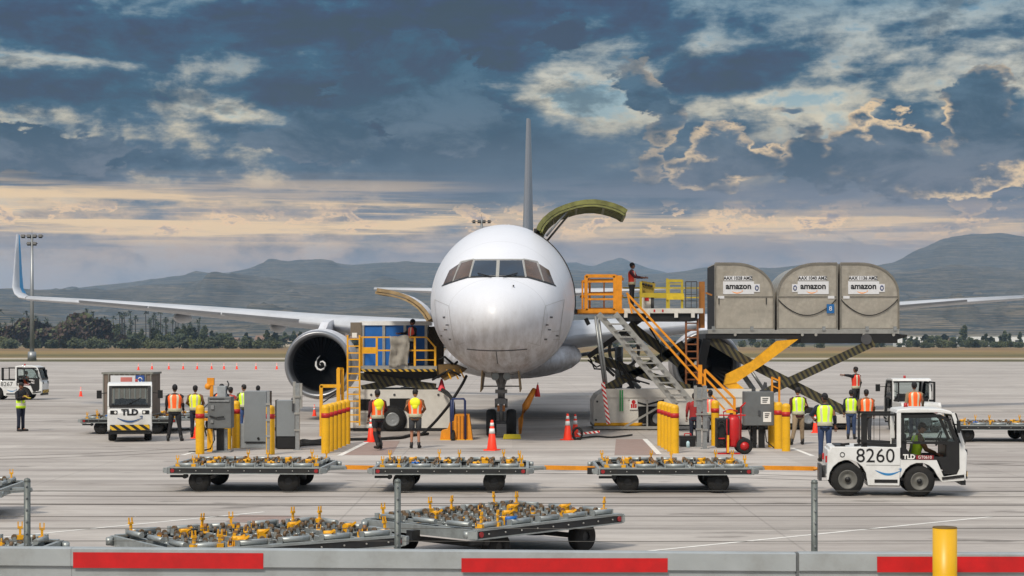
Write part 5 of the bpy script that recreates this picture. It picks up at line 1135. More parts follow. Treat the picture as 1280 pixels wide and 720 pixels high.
# ============================================================ tow tractors
trw = mat('tractor_white', (214, 216, 216), .42, var=.05, dirt=.4, dirtcol=(150, 142, 128), scale=3.2, coat=.1); seatm = mat('seat_black', (24, 24, 26), .8)
hazf = stripes('hazard_front', (214, 172, 34), (24, 24, 22), .30, (0, 1, 1.4))
def tractor(loc, rz, label, number=None, signs=True, plain=False):
    o = thing('baggage_tractor', label, 'tow tractor', loc, rz, None); hw = .70
    # side outline, x forward, z up; body with wheel arches cut by outline
    def arch(cx, r_, z0_, n=9, rev=False):
        pts = [(cx+math.cos(R(180-180*k/n))*r_, z0_+math.sin(R(180*k/n))*r_*1.02) for k in range(n+1)]; return pts
    b = MB(); low = .22
    out = [(-1.50, low), (-1.50, .93), (-1.38, 1.06), (.06, 1.06), (.06, low+.02)]
    # rear body with arch
    body = [(-1.52, low+.12), (-1.50, .90), (-1.42, 1.06), (.07, 1.06), (.07, .50), (.16, .44), (.16, low)] + [(x, z) for x, z in []]
    ar = arch(-1.06, .42, .36)
    rear = [(-1.52, .34), (-1.50, .95), (-1.40, 1.07), (.08, 1.07), (.08, .62), (.06, low+.02), (-.62, low+.02)]+[(x, z) for x, z in ar[::-1] if z > low]+[(-1.48, .36)]
    for sy in (-1, 1): b.prism([(x, sy*hw, z) for x, z in rear], (0, -sy*.10, 0))
    b.box((-1.50, -hw+.1, .45), (-1.45, hw-.1, 1.0)); b.box((-1.45, -hw+.099, .98), (.08, hw-.099, 1.065)); b.box((-.03, -hw+.1, .3), (.08, hw-.1, .98)); b.box((-.6, -.5, .2), (.1, .5, .3))
    b.build('rear_body', trw, o, bevel=.012)
    b = MB(); ar2 = arch(.50, .40, .33)
    fs_ = [(.10, low), (.10, .62)]+[(x, z) for x, z in ar2 if z > low]+[(.92, .30), (1.44, .36), (1.46, .48), (1.48, 1.06), (1.40, 1.14), (1.34, .50), (.98, .44), (.86, .80), (.10, .80), (.09, .7)]
    for sy in (-1, 1):
        b.prism([(x, sy*hw, z) for x, z in [(.082, .82), (.082, .40)]+[(x, z) for x, z in ar2 if z > .36]+[(.98, .32), (1.46, .36), (1.48, .52), (1.36, .50), (1.02, .44), (.86, .82)]], (0, -sy*.08, 0))
    b.build('front_sill', trw, o, bevel=.008)
    b = MB(); b.prism([(1.30, -hw+.002, .36), (1.50, -hw+.002, .38), (1.53, -hw+.002, .95), (1.40, -hw+.002, 1.17), (1.28, -hw+.002, 1.17)], (0, 2*hw-.004, 0)); b.build('nose_panel', trw, o, bevel=.03)
    b = MB(); b.box((.1, -hw+.1, .34), (1.3, hw-.1, .40)); b.box((.03, -hw+.1, .40), (.08, hw-.1, 1.2)); b.build('cab_floor', black, o)
    # roof and pillars
    b = MB(); rp_ = [(-.02, 1.80), (.02, 1.88), (.3, 1.91), (.95, 1.90), (1.16, 1.86), (1.24, 1.79), (1.18, 1.78), (.9, 1.82), (.06, 1.81)]
    b.prism([(x, -hw, z) for x, z in rp_], (0, 2*hw, 0)); b.build('roof', trw, o, bevel=.02)
    b = MB()
    for sy in (-1, 1):
        y = sy*(hw-.035); b.bar((1.22, y, 1.81), (1.44, y, 1.14), .07, .07, (0, 1, 0)); b.bar((1.44, y, 1.14), (1.47, y, .5), .06, .07, (0, 1, 0))
        b.bar((.05, y, 1.06), (.05, y, 1.82), .09, .06)
    b.build('pillar', trw, o)
    for sy in (-1, 1):
        y = sy*(hw+.004); th = -sy*.035; door = MB()
        outer = [(.10, .80), (.10, 1.76), (.95, 1.78), (1.14, 1.68), (1.36, 1.15), (1.36, .62), (1.30, .50), (1.03, .50), (.90, .80)]
        innr = [(.20, 1.20), (.20, 1.68), (.92, 1.69), (1.07, 1.60), (1.25, 1.22), (1.25, 1.22), (1.25, 1.20), (.9, 1.20), (.6, 1.20)]
        n = len(outer)
        for k in range(n):
            j = (k+1) % n
            door.prism([(outer[k][0], y, outer[k][1]), (outer[j][0], y, outer[j][1]), (innr[j][0], y, innr[j][1]), (innr[k][0], y, innr[k][1])], (0, th, 0)) if False else None
        # door built of a lower panel and a window frame
        door.prism([(.10, y, .80), (.10, y, 1.20), (1.355, y, 1.20), (1.36, y, .62), (1.30, y, .50), (1.03, y, .50), (.90, y, .80)], (0, th, 0)) if plain else None
        if not plain:
            for q in ([(.10, .80), (.10, 1.20), (.20, 1.20), (.20, 1.05), (.36, .87), (.90, .87), (.90, .80)], [(.10, 1.14), (.10, 1.20), (1.355, 1.20), (1.355, 1.14)], [(.90, .80), (.90, .87), (1.08, .87), (1.08, 1.14), (1.355, 1.14), (1.36, .62), (1.30, .50), (1.03, .50)]):
                door.prism([(x, y, z) for x, z in q], (0, th, 0))
        for q in (((.14, 1.20), (.14, 1.76)), ((.10, 1.73), (.95, 1.75)), ((.93, 1.75), (1.13, 1.65)), ((1.11, 1.67), (1.32, 1.18))): door.bar((q[0][0], y+th/2, q[0][1]), (q[1][0], y+th/2, q[1][1]), .035, .09, (1, 0, 1) if q[0][0] == 1.11 else (0, 0, 1)) if False else door.bar((q[0][0], y+th/2, q[0][1]), (q[1][0], y+th/2, q[1][1]), .05, .07)
        dr = door.build('door', black, o); b = MB(); b.bar((.22, y-sy*.0, 1.17), (.34, y, 1.17), .03, .02); b.build('handle', steel, dr)
        b = MB(); b.prism([(x, y+th*.6, z) for x, z in ((.17, 1.2), (.17, 1.72), (.93, 1.73), (1.10, 1.64), (1.29, 1.2))], (0, .004, 0)); b.build('window', gl_clear, dr)
    b = MB()
    b.prism([(1.235, -hw+.07, 1.78), (1.43, -hw+.07, 1.17), (1.43, hw-.07, 1.17), (1.235, hw-.07, 1.78)], (.004, 0, 0)); wsn = b.build('windscreen', gl_clear, o)
    b = MB(); b.bar((1.26, -hw+.06, 1.765), (1.26, hw-.06, 1.765), .08); b.bar((1.46, -hw+.06, 1.17), (1.46, hw-.06, 1.17), .07); b.bar((1.26, -hw+.09, 1.785), (1.46, -hw+.09, 1.16), .09); b.bar((1.26, hw-.09, 1.785), (1.46, hw-.09, 1.16), .09); b.bar((1.46, -.1, 1.19), (1.36, .35, 1.42), .02); b.build('windscreen_seal', black, wsn)
    # rack behind the cab
    b = MB()
    for sy in (-1, 1):
        y = sy*(hw-.06); b.bar((-.70, y, 1.07), (-.70, y, 1.79), .13 if sy < 0 else .05, .05); b.bar((-.74, y, 1.77), (0, y, 1.77), .05); b.bar((-.74, y, 1.13), (0, y, 1.10), .05, .07); b.bar((-.36, y, 1.1), (-.36, y, 1.77), .012)
    b.build('rear_rack', black, o)
    b = MB(); b.box((.16, -.5, .62), (.6, .5, .78)); b.box((.12, -.5, .78), (.24, .5, 1.35)); b.build('seat', seatm, o, bevel=.03)
    b = MB(); b.box((1.08, -.55, .8), (1.3, .55, 1.12)); b.cyl((1.1, -.25, 1.1), (.98, -.25, 1.22), .02); b.tube([(.97+math.sin(k/12*6.283)*.06, -.25+math.cos(k/12*6.283)*.17, 1.24+math.sin(k/12*6.283)*.15) for k in range(13)], .015); b.build('dashboard', black, o)
    for x, r_ in ((-1.06, .36), (.50, .335)):
        for sy in (-1, 1):
            b = MB(); b.lathe([(r_*.55, -.11), (r_*.92, -.12), (r_, -.06), (r_, .06), (r_*.92, .12), (r_*.55, .11)], (x, sy*(hw-.13), r_), 'y', 30); w_ = b.build('wheel', rubber, o)
            b = MB(); b.lathe([(0, sy*.085), (r_*.18, sy*.09), (r_*.22, sy*.05), (r_*.38, sy*.06), (r_*.52, sy*.11), (r_*.58, sy*.115), (r_*.58, -sy*.1)], (x, sy*(hw-.13), r_), 'y', 24); b.build('rim', greyarm, w_)
            b = MB(); b.lathe([(0, sy*.118), (r_*.16, sy*.112), (r_*.2, sy*.05)], (x, sy*(hw-.13), r_), 'y', 12); b.build('hub', ink, w_)
            b = MB(); b.box((x-.42, min(sy*(hw-.45), sy*(hw-.06)), .5), (x+.42, max(sy*(hw-.45), sy*(hw-.06)), .52)) ; b.build('mudguard', black, o)
    b = MB()
    for sy in (-1, 1): b.box((-.48, min(sy*hw, sy*(hw+.012)), .30), (.02, max(sy*hw, sy*(hw+.012)), .37)); 
    b.build('side_slot', ink, o)
    b = MB()
    for sy in (-1, 1): b.box((.98, min(sy*hw, sy*(hw+.02)), .40), (1.46, max(sy*hw, sy*(hw+.02)), .46), rot=Matrix.Rotation(R(-7), 3, 'Y'))
    b.build('step', ink, o)
    b = MB(); b.box((1.44, -.62, .42), (1.53, .62, .55)) ; b.box((1.40, -.66, .26), (1.50, .66, .36)); b.build('bumper', black, o); b = MB(); b.box((1.53, -.62, .39), (1.54, .62, .56)); b.build('hazard_strip', hazf, o).rotation_euler = (0, 0, 0)
    for sy in (-1, 1):
        b = MB(); b.box((1.50, sy*.50-.11, .90), (1.542, sy*.50+.11, 1.02)); hl = b.build('headlight', black, o); b = MB(); b.cyl((1.54, sy*.45, .96), (1.55, sy*.45, .96), .04, n=12); b.build('lens', reflect, hl)
        b = MB(); b.bar((1.22, sy*(hw-.02), 1.58), (1.30, sy*(hw+.26), 1.56), .025); b.box((1.27, sy*(hw+.26)-.08, 1.40), (1.33, sy*(hw+.26)+.08, 1.66)); b.build('mirror', black, o)
        b = MB(); b.box((-1.535, sy*.5-.05, .72), (-1.50, sy*.5+.05, .86)); b.build('tail_light', redp, o)
    b = MB(); b.box((-1.62, -.12, .36), (-1.50, .12, .62)); b.box((-1.66, -.3, .30), (-1.60, .3, .66)); b.build('tow_hook', dkgrey, o)
    b = MB(); b.box((-1.32, -.5, 1.07), (-1.1, .5, 1.09)); b.bar((-1.2, -.4, 1.1), (-1.0, -.4, 1.12), .05); b.bar((-.9, -.4, 1.09), (-.7, -.42, 1.11), .05); b.build('deck_items', black, o) if number == '8260' else None
    b = MB(); b.cyl((.3, .2, 1.9), (.3, .2, 2.0), .05, .04, n=10); b.build('beacon', mat('beacon_red', (170, 40, 40), .3), o)
    if number:
        text(number, .43 if number == '8260' else .34, 'number', ink, o, (-.46, -hw-.004, .87), sx=1.0)
        smile(o, inkblue, (-.18, -hw-.005, .58), .56, th=.05)
        text('TLD', .14, 'maker_lettering', reflect, o, (.27, -hw-.012, .86), bold=.006); b = MB(); b.box((.42, -hw-.014, .81), (.80, -hw-.006, .90)); rd = b.build('red_plate', mat('plate_red', (130, 26, 36), .4), o); text('8190610', .085, 'plate_lettering', reflect, rd, (.61, -hw-.018, .855)) if False else text('GT0610', .09, 'plate_lettering', reflect, rd, (.61, -hw-.018, .855))
        b = MB(); b.tube([(-1.18+math.cos(k/10*6.283)*.05, -hw-.006, .90+math.sin(k/10*6.283)*.05) for k in range(11)], .009, 4); b.build('lifting_mark', ink, o)
        b = MB(); b.box((-.66, -hw-.003, .675), (.07, -hw+.001, .683)); b.build('panel_joint', dkgrey, o)
    if signs:
        text('TLD', .26, 'maker_lettering', ink, o, (1.537, 0, .955), rot=(R(90), 0, R(90)), bold=.012, sx=1.1)
        smile(o, mat('smile_navy', (52, 84, 128), .5), (1.537, .0, .80), .78, rot=(0, 0, R(90)), th=.06)
    return o
tr0 = tractor((W(1117, 0, 37.1).x, 37.15, 0), R(-6), 'white tow tractor numbered 8260 with a driver inside, in the right foreground', '8260', signs=False); tr0.scale = (.94, .94, .96)
p_ = W(160.5, 0, 57.6); tractor((p_.x, 57.9, 0), R(-78.5), 'front facing white tow tractor with black mirrors and a blue curved arrow on its nose')
p_ = W(25, 0, 96); tractor((W(20, 0, 98).x, 98.5, 0), R(0), 'small distant white tow tractor at the far left edge', '8267', signs=False)
p_ = W(1152, 0, 62); tractor((p_.x, 63.5, .0), R(90), 'white tow tractor seen from behind, above the roof of the 8260 tractor', signs=False)
# ============================================================ small ground equipment
def bollard_mesh():
    b = MB(); b.cyl((0, 0, 0), (0, 0, 1.30), .125, n=20, cap=False); b.lathe([(.125, 1.30), (.118, 1.35), (.085, 1.395), (0, 1.41)], n=20); body = b.mesh('post', bolly); b = MB(); b.lathe([(.1265, 1.02), (.1275, 1.02), (.1275, 1.16), (.1265, 1.16)], n=20); return body, b.mesh('red_band', redband)
BM = bollard_mesh()
def bollard(px, py, label, h=1.0, x=None, group='yellow bollards with a red band'):
    g = G(px, py); e = thing('bollard', label, 'bollard', g, random.uniform(0, 6), group)
    for nm, me_ in (('post', BM[0]), ('red_band', BM[1])): o = bpy.data.objects.new(nm, me_); COL.objects.link(o); o.parent = e
    e.scale = (1, 1, h)
bollard(250, 567.5, 'lone yellow bollard just left of the grey junction boxes')
bollard(284, 561, 'yellow bollard right behind the grey junction box, left one of a touching pair', 1.02)
bollard(295, 560, 'yellow bollard against the left side of the tall grey cabinet', 1.02)
bollard(338, 568, 'yellow bollard in front of a thin steel post, right of the tall grey cabinet')
names = ['first and nearest', 'second', 'third', 'fourth', 'fifth', 'sixth and farthest']
for k in range(6): bollard(407+k*5.2, 566.5-k*2.3, f'{names[k]} of six yellow bollards in a row beside the yellow hoop', 1.0)
for k in range(5): bollard(826.5+k*4.2, 557+k*2.4, f"{['farthest', 'second farthest', 'middle', 'second nearest', 'nearest'][k]} of five yellow bollards in a row below the grey stairs", .98+.005*k)
bollard(894, 557, 'yellow bollard behind the red wheeled extinguisher')
bollard(965, 559, 'yellow bollard partly hidden by the right hand grey junction box')
bollard(973, 561, 'yellow bollard between the junction box and the front right bollard')
bollard(982.5, 564, 'front yellow bollard right of the grey junction box with white labels')
# cones
def cone_mesh():
    b = MB(); b.box((-.19, -.19, 0), (.19, .19, .035)); b.lathe([(.15, .035), (.035, .90), (.0, .905)], n=16); body = b.mesh('cone_body', orangec); b = MB(); b.lathe([(.0915, .50), (.0935, .50), (.074, .65), (.072, .65)], n=16); b.lathe([(.0625, .72), (.0645, .72), (.0505, .82), (.0485, .82)], n=16); return body, b.mesh('reflective_collar', reflect)
CM = cone_mesh()
def cone(px, py, label, s=1.0, group=None):
    e = thing('traffic_cone', label, 'cone', G(px, py), random.uniform(0, 1.5), group); e.scale = (s, s, s)
    for nm, me_ in (('cone_body', CM[0]), ('reflective_collar', CM[1])): o = bpy.data.objects.new(nm, me_); COL.objects.link(o); o.parent = e
cone(615, 563, 'orange cone standing alone in front of the aircraft nose wheel', 1.0)
cone(709.5, 550, 'nearer of two orange cones right of the aircraft nose wheel', .96); cone(719, 546, 'farther of two orange cones right of the aircraft nose wheel', .85)
cone(464, 552.5, 'orange cone behind the worker walking beside the low loader', .9); cone(246, 548, 'orange cone by the left grey junction box', .8); cone(101, 495.5, 'lone orange cone right of the worker at the far left', .62)
cone(393, 520, 'orange cone under the left engine seen between cabinet and yellow hoop', .55); cone(1019, 541, 'orange cone behind the worker in jeans', .7); cone(15, 487, 'orange cone beside the distant tractor', .6) if False else None
for i, px in enumerate((173, 190, 211, 229, 246.5, 264.5, 280, 296, 320, 346)): cone(px, 461.6 if i else 462.6, 'small distant orange cone in the long row at the apron edge', .82, 'distant cones in a row at the apron edge')
# electrical cabinets
def slab(px0, py0, px1, py1, y, d, o, name, m, bevel=.01, parent=None):
    a, c = W(px0, py1, y), W(px1, py0, y); b = MB(o); b.box((a.x, y, a.z), (c.x, y+d, c.z)); return b.build(name, m, parent, (0, 0, 0), bevel=bevel)
y = 53.4
c0 = G(318, 560); o = thing('electrical_cabinet', 'tall plain grey steel cabinet between two yellow bollards', 'cabinet', c0)
slab(305, 489, 333, 553, c0.y, .7, c0, 'cabinet_body', greyp, parent=o); slab(299, 530, 333, 560, c0.y+.02, .68, c0, 'plinth', mat('plinth_grey', (140, 146, 150), .6), parent=o); slab(334, 489, 337, 556, c0.y+.1, .5, c0, 'side_channel', ink, parent=o)
b = MB(c0); q = W(323, 548, c0.y); b.cyl(q+Vector((0, -.03, 0)), q, .04, n=8); b.build('knob', ink, o, (0, 0, 0)); slab(306.5, 552, 331, 553.5, c0.y-.02, .02, c0, 'vent', ink, 0, o)
c0 = G(356, 561.5); o = thing('electrical_cabinet', 'smaller grey cabinet on a dark base left of the forked steel post', 'cabinet', c0)
slab(345.5, 500.5, 368.5, 545.5, c0.y, .6, c0, 'cabinet_body', greyp, parent=o); slab(345, 546, 369, 560.5, c0.y+.03, .55, c0, 'plinth', black, parent=o); slab(344, 500, 345.3, 560, c0.y-.01, .5, c0, 'side_channel', ink, parent=o)
b = MB(c0); q = W(365, 499, c0.y); b.ball(q+Vector((0, .2, 0)), .05); b.bar(W(366, 501, c0.y-.02), W(366, 514, c0.y-.02), .05); b.build('fitting', dkgrey, o, (0, 0, 0))
def post(px, py0, py1, w_, label, forks=False, m=steel):
    g = G(px, py1); o = thing('steel_post', label, 'post', g); h = (py1-py0)/F_PX*g.y; b = MB(); b.box((-w_/2, -w_/2, 0), (w_/2, w_/2, h)); b.box((-w_, -w_, 0), (w_, w_, .02)); b.build('upright', m, o)
    b = MB()
    if forks: b.bar((-w_*.8, 0, h-.6), (-w_*.8, 0, h+.05), w_*.7); b.bar((w_*.8, 0, h-.75), (w_*.8, 0, h+.0), w_*.7)
    for k in range(3): b.cbox((0, -w_/2-.02, h*(.3+.25*k)), (w_*1.5, .03, .06))
    b.build('bracket', alu, o); return o
post(372, 479, 562.5, .12, 'forked galvanised post right of the smaller grey cabinet', True); post(335.5, 489, 569, .08, 'thin galvanised post in front of a yellow bollard by the cabinet')
post(873.5, 484, 558.5, .13, 'left of two galvanised posts at the foot of the yellow stair rail', True); post(881, 482, 561, .12, 'right of two galvanised posts at the foot of the yellow stair rail')
# junction boxes on pedestals
jb = mat('junction_grey', (98, 102, 104), .5, var=.08, dirt=.3, scale=4)
c0 = G(275, 565); yj = c0.y; o = thing('junction_box', 'large grey junction box on a black pedestal with a yellow lamp on top', 'junction box', c0)
slab(259.5, 496, 289, 535.5, yj-.25, .55, c0, 'enclosure', jb, .02, o); slab(271.5, 482.5, 282, 497, yj-.2, .3, c0, 'upper_box', mat('box_lightgrey', (146, 152, 156), .5), .01, o); slab(270.5, 536, 279.5, 564, yj-.05, .22, c0, 'pedestal', ink, 0, o); slab(279.6, 536, 284, 564, yj, .1, c0, 'conduit_riser', steel, 0, o); slab(265, 563.5, 288, 565.4, yj-.2, .6, c0, 'base_plate', steel, 0, o)
b = MB(c0); b.bar(W(264.5, 496, yj), W(264.5, 474.5, yj), .09); b.ball(W(260, 483, yj), .10); b.cbox(W(263.5, 477, yj), (.2, .12, .22)); b.build('lamp', orangey, o, (0, 0, 0)); b = MB(c0); b.bar(W(262.5, 536, yj+.1), W(262.5, 566, yj+.1), .16, .05); b.build('yellow_leg', yellow, o, (0, 0, 0))
b = MB(c0); [b.tube(q, .022) for q in ([W(260, 505, yj-.1), W(255, 510, yj-.1), W(254.5, 530, yj-.1), W(258, 545, yj-.1)], [W(267, 536, yj-.2), W(268, 550, yj-.25), W(263, 561, yj-.25), W(247, 564.5, yj-.2), W(236, 565, yj-.1)], [W(281, 497, yj-.1), W(286, 480, yj), W(284, 476, yj)], [W(262, 520, yj-.28), W(270, 522, yj-.3), W(280, 521, yj-.3)])]; b.build('cable', ink, o, (0, 0, 0))
b = MB(c0); b.cbox(W(265.5, 509, yj-.27), (.09, .04, .12)); b.cbox(W(265, 527, yj-.27), (.08, .04, .08)); b.cbox(W(274, 501, yj-.27), (.6, .03, .05)); b.build('handle', steel, o, (0, 0, 0)); slab(262, 498, 280, 499, yj-.28, .03, c0, 'drip_edge', dkgrey, 0, o)
c0 = G(951, 560); yj = c0.y; o = thing('junction_box', 'grey junction box with two white labels beside the right hand bollards', 'junction box', c0)
slab(930.5, 489.5, 967.5, 532, yj-.25, .5, c0, 'enclosure', jb, .02, o); slab(941, 532, 945.5, 560, yj, .12, c0, 'pedestal_leg', ink, 0, o); slab(949, 532, 956, 560, yj, .2, c0, 'pedestal_leg', ink, 0, o); slab(938, 531, 946, 556, yj+.2, .1, c0, 'pedestal_leg', ink, 0, o)
for q, nm in (((951, 496, 962.5, 505), 'top'), ((954, 515, 964, 527.5), 'low')):
    lb = slab(*q, yj-.262, .01, c0, 'white_label', reflect, 0, o); b = MB(c0); w0, w1 = q[0], q[2]; [b.bar(W(w0+2, q[1]+2.2+k*2.2, yj-.265), W(w1-2-k, q[1]+2.2+k*2.2, yj-.265), .004, .03) for k in range(3)]; b.build('label_print', dkgrey, lb, (0, 0, 0))
b = MB(c0); b.box(W(940, 489.4, yj-.1), W(944, 486, yj)); b.box(W(950, 489.4, yj-.1), W(962, 487.5, yj)); b.bar(W(953, 488, yj-.05), W(957, 478, yj-.05), .08); b.bar(W(957, 478, yj-.05), W(958, 486, yj-.05), .06); b.bar(W(949, 513, yj-.27), W(949, 519, yj-.27), .06); b.build('switch_gear', dkgrey, o, (0, 0, 0))
b = MB(c0); [b.tube(q, .02) for q in ([W(934, 531, yj-.1), W(938, 545, yj-.2), W(946, 555, yj-.2)], [W(956, 535, yj-.1), W(958, 552, yj-.2), W(968, 560, yj-.2), W(975, 558, yj-.1)])]; b.build('cable', ink, o, (0, 0, 0))
# orange goal frame behind that box
yh = 55.4; g0 = Vector(((970-640)/F_PX*yh, yh, 0)); o = thing('orange_frame', 'slim orange frame standing behind the labelled junction box', 'frame', g0); b = MB(g0)
for x in (965, 974): b.bar(Vector((W(x, 0, yh).x, yh, 0)), W(x, 471, yh), .06)
b.bar(W(965, 472, yh), W(974, 476, yh), .05); b.bar(W(965, 482, yh), W(974, 486, yh), .04); b.build('frame_tubes', orangey, o, (0, 0, 0)); slab(966, 478, 973, 490, yh+.02, .05, g0, 'frame_panel', ink, 0, o)
# yellow hoop at the left loader
yh = 60.0; g0 = Vector((W(414, 0, yh).x, yh, 0)); o = thing('yellow_hoop', 'square yellow tube hoop behind the row of six bollards', 'guard hoop', g0); b = MB(g0)
b.bar(Vector((W(401.5, 0, yh).x, yh, 0)), W(401.5, 482, yh), .11); b.bar(W(400.5, 482.5, yh), W(426, 482.5, yh), .11); b.bar(Vector((W(423, 0, yh).x, yh, 0)), W(423, 461, yh), .12); b.bar(Vector((W(428, 0, yh).x, yh+.2, 0)), W(428, 461, yh+.2), .10); b.bar(W(423, 461, yh), W(428, 461, yh+.2), .09); b.build('hoop_tubes', yellow, o, (0, 0, 0)); b = MB(g0); b.bar(W(404, 497, yh), W(424, 487, yh), .05); b.bar(W(404, 503, yh), W(420, 492, yh), .04); b.build('brace', ink, o, (0, 0, 0))
# orange stepped stand with blue hoop
g0 = G(572, 550); y = g0.y; o = thing('hose_stand', 'orange stepped ground stand with a dark blue tube hoop left of the nose wheel', 'hose stand', g0)
b = MB(g0); pf = [(550, 549.5), (551.5, 539), (559, 537), (562, 528), (567, 527), (568.5, 518.5), (586.5, 518.5), (590.5, 549.5)]
b.prism([W(px, py, y) for px, py in pf], (0, .9, 0)); b.build('step_block', orangey, o, (0, 0, 0)); b = MB(g0); [b.bar(W(x, 519.5, y-.02), W(x, 548, y-.02), .03) for x in (571, 575, 579, 583)]; b.build('rib', mat('orange_dark', (170, 104, 20), .6), o, (0, 0, 0))
b = MB(g0)
for xs_, yy in (((564, 581.5), y-.1), ((566.5, 581), y+.5)): b.tube([W(xs_[0], 549, yy), W(xs_[0], 500, yy), W(xs_[0]+1.2, 498.5, yy), W(xs_[1]-1.5, 498.5, yy), W(xs_[1], 501, yy), W(xs_[1], 549, yy)], .032, 8)
b.build('blue_hoop', mat('tube_navy', (30, 46, 92), .45), o, (0, 0, 0))
b = MB(g0); b.bar(W(550, 549.8, y-.06), W(591, 549.8, y-.06), .08, .04); b.build('foot_plate', yellow, o, (0, 0, 0))
def hose(name, pts, r_, label, m=rubber, cat='hose'):
    p0 = Vector(pts[0]); sm_ = []
    for k in range(len(pts)-1):
        pa, pb, pc, pd = [Vector(pts[max(0, min(len(pts)-1, k+i))]) for i in (-1, 0, 1, 2)]
        for u in (0, .25, .5, .75): sm_.append(.5*((2*pb)+(-pa+pc)*u+(2*pa-5*pb+4*pc-pd)*u*u+(-pa+3*pb-3*pc+pd)*u**3))
    sm_.append(Vector(pts[-1])); b = MB(Vector((p0.x, p0.y, 0))); b.tube(sm_, r_, 8); return tag(b.build(name, m), label, cat)
hose('air_hose', [W(583, 470, 60.6), W(578, 480, 60.2), W(568, 496, 59.3), W(560, 508, 59.3), W(545, 526, 59.8), W(533, 538, 60.2), G(524, 545)], .05, 'black hose slung from the aircraft belly down past the blue hoop')
hose('power_cable', [W(553, 487, 63.2), W(560, 492, 61), W(566, 503, 58.6), W(567, 522, 58.4), G(566, 551)], .06, 'thick black cable from the loader corner to the orange stand')
hose('power_cable', [G(438, 551)+Vector((0, 0, .05)), G(470, 550.5)+Vector((0, 0, .05)), G(500, 549)+Vector((0, 0, .05)), G(513, 546)+Vector((0, 0, .05)), G(535, 544)+Vector((0, 0, .05))], .05, 'black cable lying on the apron behind the two workers')
for k in range(4): hose('ground_cable', [G(366+k, 556+k*1.4)+Vector((0, 0, .04)), G(378, 552+k*2.2)+Vector((0, 0, .05)), G(390, 553+k*1.6)+Vector((0, 0, .05)), G(403, 551+k*2)+Vector((0, 0, .04))], .035, ['topmost', 'second', 'third', 'lowest'][k]+' black cable lying between forked post and yellow bollards', cat='cable')
hose('ground_cable', [G(350, 557)+Vector((0, 0, .05)), G(345, 553)+Vector((0, 0, .4)), G(341, 548)+Vector((0, 0, .3)), G(338, 556)+Vector((0, 0, .05))], .04, 'black cable looping beside the smaller grey cabinet', cat='cable')
b = MB(G(570, 470)); 
# belly connection cluster, ribboned cone tip at the loader corner
o_ = W(552, 488, 63.5); b = MB(o_); b.lathe([(.17, 0), (.14, .03), (.03, .42), (0, .42)], o_, n=12); tag(b.build('traffic_cone', mat('cone_pink', (226, 70, 84), .6)), 'small red cone standing on the low loader corner by the nose', 'cone')
# nose wheel chocks
for px, py, lb in ((640, 549, 'yellow wheel chock in front of the right nose tyre'), ):
    g = G(px, py); b = MB(g); w_ = .30; b.prism([g+Vector((-w_, 0, 0)), g+Vector((-w_+.03, 0, .16)), g+Vector((w_-.03, 0, .16)), g+Vector((w_, 0, 0))], (0, .16, 0)); tag(b.build('wheel_chock', mat('chock_yellow', (222, 200, 40), .5, dirt=.3), bevel=.015), lb, 'chock')
# orange tow bar leaning up from nose wheel, red flag
y = 60.6; g = Vector((W(651, 0, y).x, y, 0)); b = MB(g); b.tube([Vector((W(650, 0, y).x, y, .05)), W(651, 524, y), W(657, 508, y), W(668, 487, y+.5)], [.05, .09, .13, .09], 8); o = b.build('safety_strap', mat('strap_orange', (222, 140, 40), .6)); tag(o, 'broad orange strap rising from the nose wheel to the aircraft belly', 'strap')
o_ = W(672, 496, 61); b = MB(o_); b.cyl(W(672.5, 478, 61), W(672, 482, 61), .012, n=5); b.m = 1; b.lathe([(.0, .42), (.03, .42), (.10, .0), (0, 0)], o_, n=8); fl = b.build('warning_flag', [ink, mat('flag_red', (220, 52, 50), .6)]); tag(fl, 'red warning streamer hanging under the aircraft belly', 'flag')
# wheeled extinguisher
g = G(917, 567.5); y = g.y; o = thing('wheeled_extinguisher', 'red wheeled fire extinguisher with a hose reel and two wheels', 'fire extinguisher', g)
b = MB(g); q = Vector((W(917, 0, y).x, y+.1, 0)); b.lathe([(0, .2), (.17, .2), (.2, .26), (.2, .98), (.15, 1.08), (.05, 1.12), (.0, 1.12)], q, n=22); b.build('cylinder', redp, o, (0, 0, 0))
b = MB(g); b.box(W(895.5, 560, y-.1), W(910, 522, y+.3)); cbx = b.build('hose_housing', ink, o, (0, 0, 0), bevel=.03); b = MB(g); [b.tube([W(902+math.cos(k/14*6.28)*5.5, 541+j*1.0+math.sin(k/14*6.28)*15, y-.14-j*.01) for k in range(15)], .022) for j in (0, 3)]; b.build('coiled_hose', rubber, o, (0, 0, 0))
b = MB(g); b.bar(W(899, 519, y), W(932, 519, y), .04); b.bar(W(926, 562, y+.2), W(926, 508, y+.2), .04); b.bar(W(926, 509, y+.2), W(932, 503, y+.2), .04); b.tube([W(905, 522, y), W(904, 515, y), W(912, 512, y), W(922, 514, y)], .025); b.bar(W(897, 548, y-.12), W(912, 548, y-.12), .05, .03); b.bar(W(897, 567, y-.1), W(925, 567, y-.1), .05); b.bar(W(908.5, 524, y-.15), W(908.5, 566, y-.15), .03); b.build('trolley_frame', redp, o, (0, 0, 0)); b = MB(g); b.cbox(W(910, 555, y-.16), (.06, .03, .5)); b.cbox(W(912, 514.5, y), (.2, .1, .08)); b.build('yellow_fitting', yellow, o, (0, 0, 0))
for dy in (-.12, .5):
    b = MB(g); c = Vector((W(930, 0, y).x, y+dy, .235)); b.lathe([(.13, -.04), (.2, -.05), (.235, 0), (.2, .05), (.13, .04)], c, 'y', 24); w_ = b.build('wheel', rubber, o, (0, 0, 0)); b = MB(g); b.lathe([(0, -.045), (.13, -.03), (.13, .03), (0, .045)], c, 'y', 16); b.build('rim', redp, w_, (0, 0, 0))
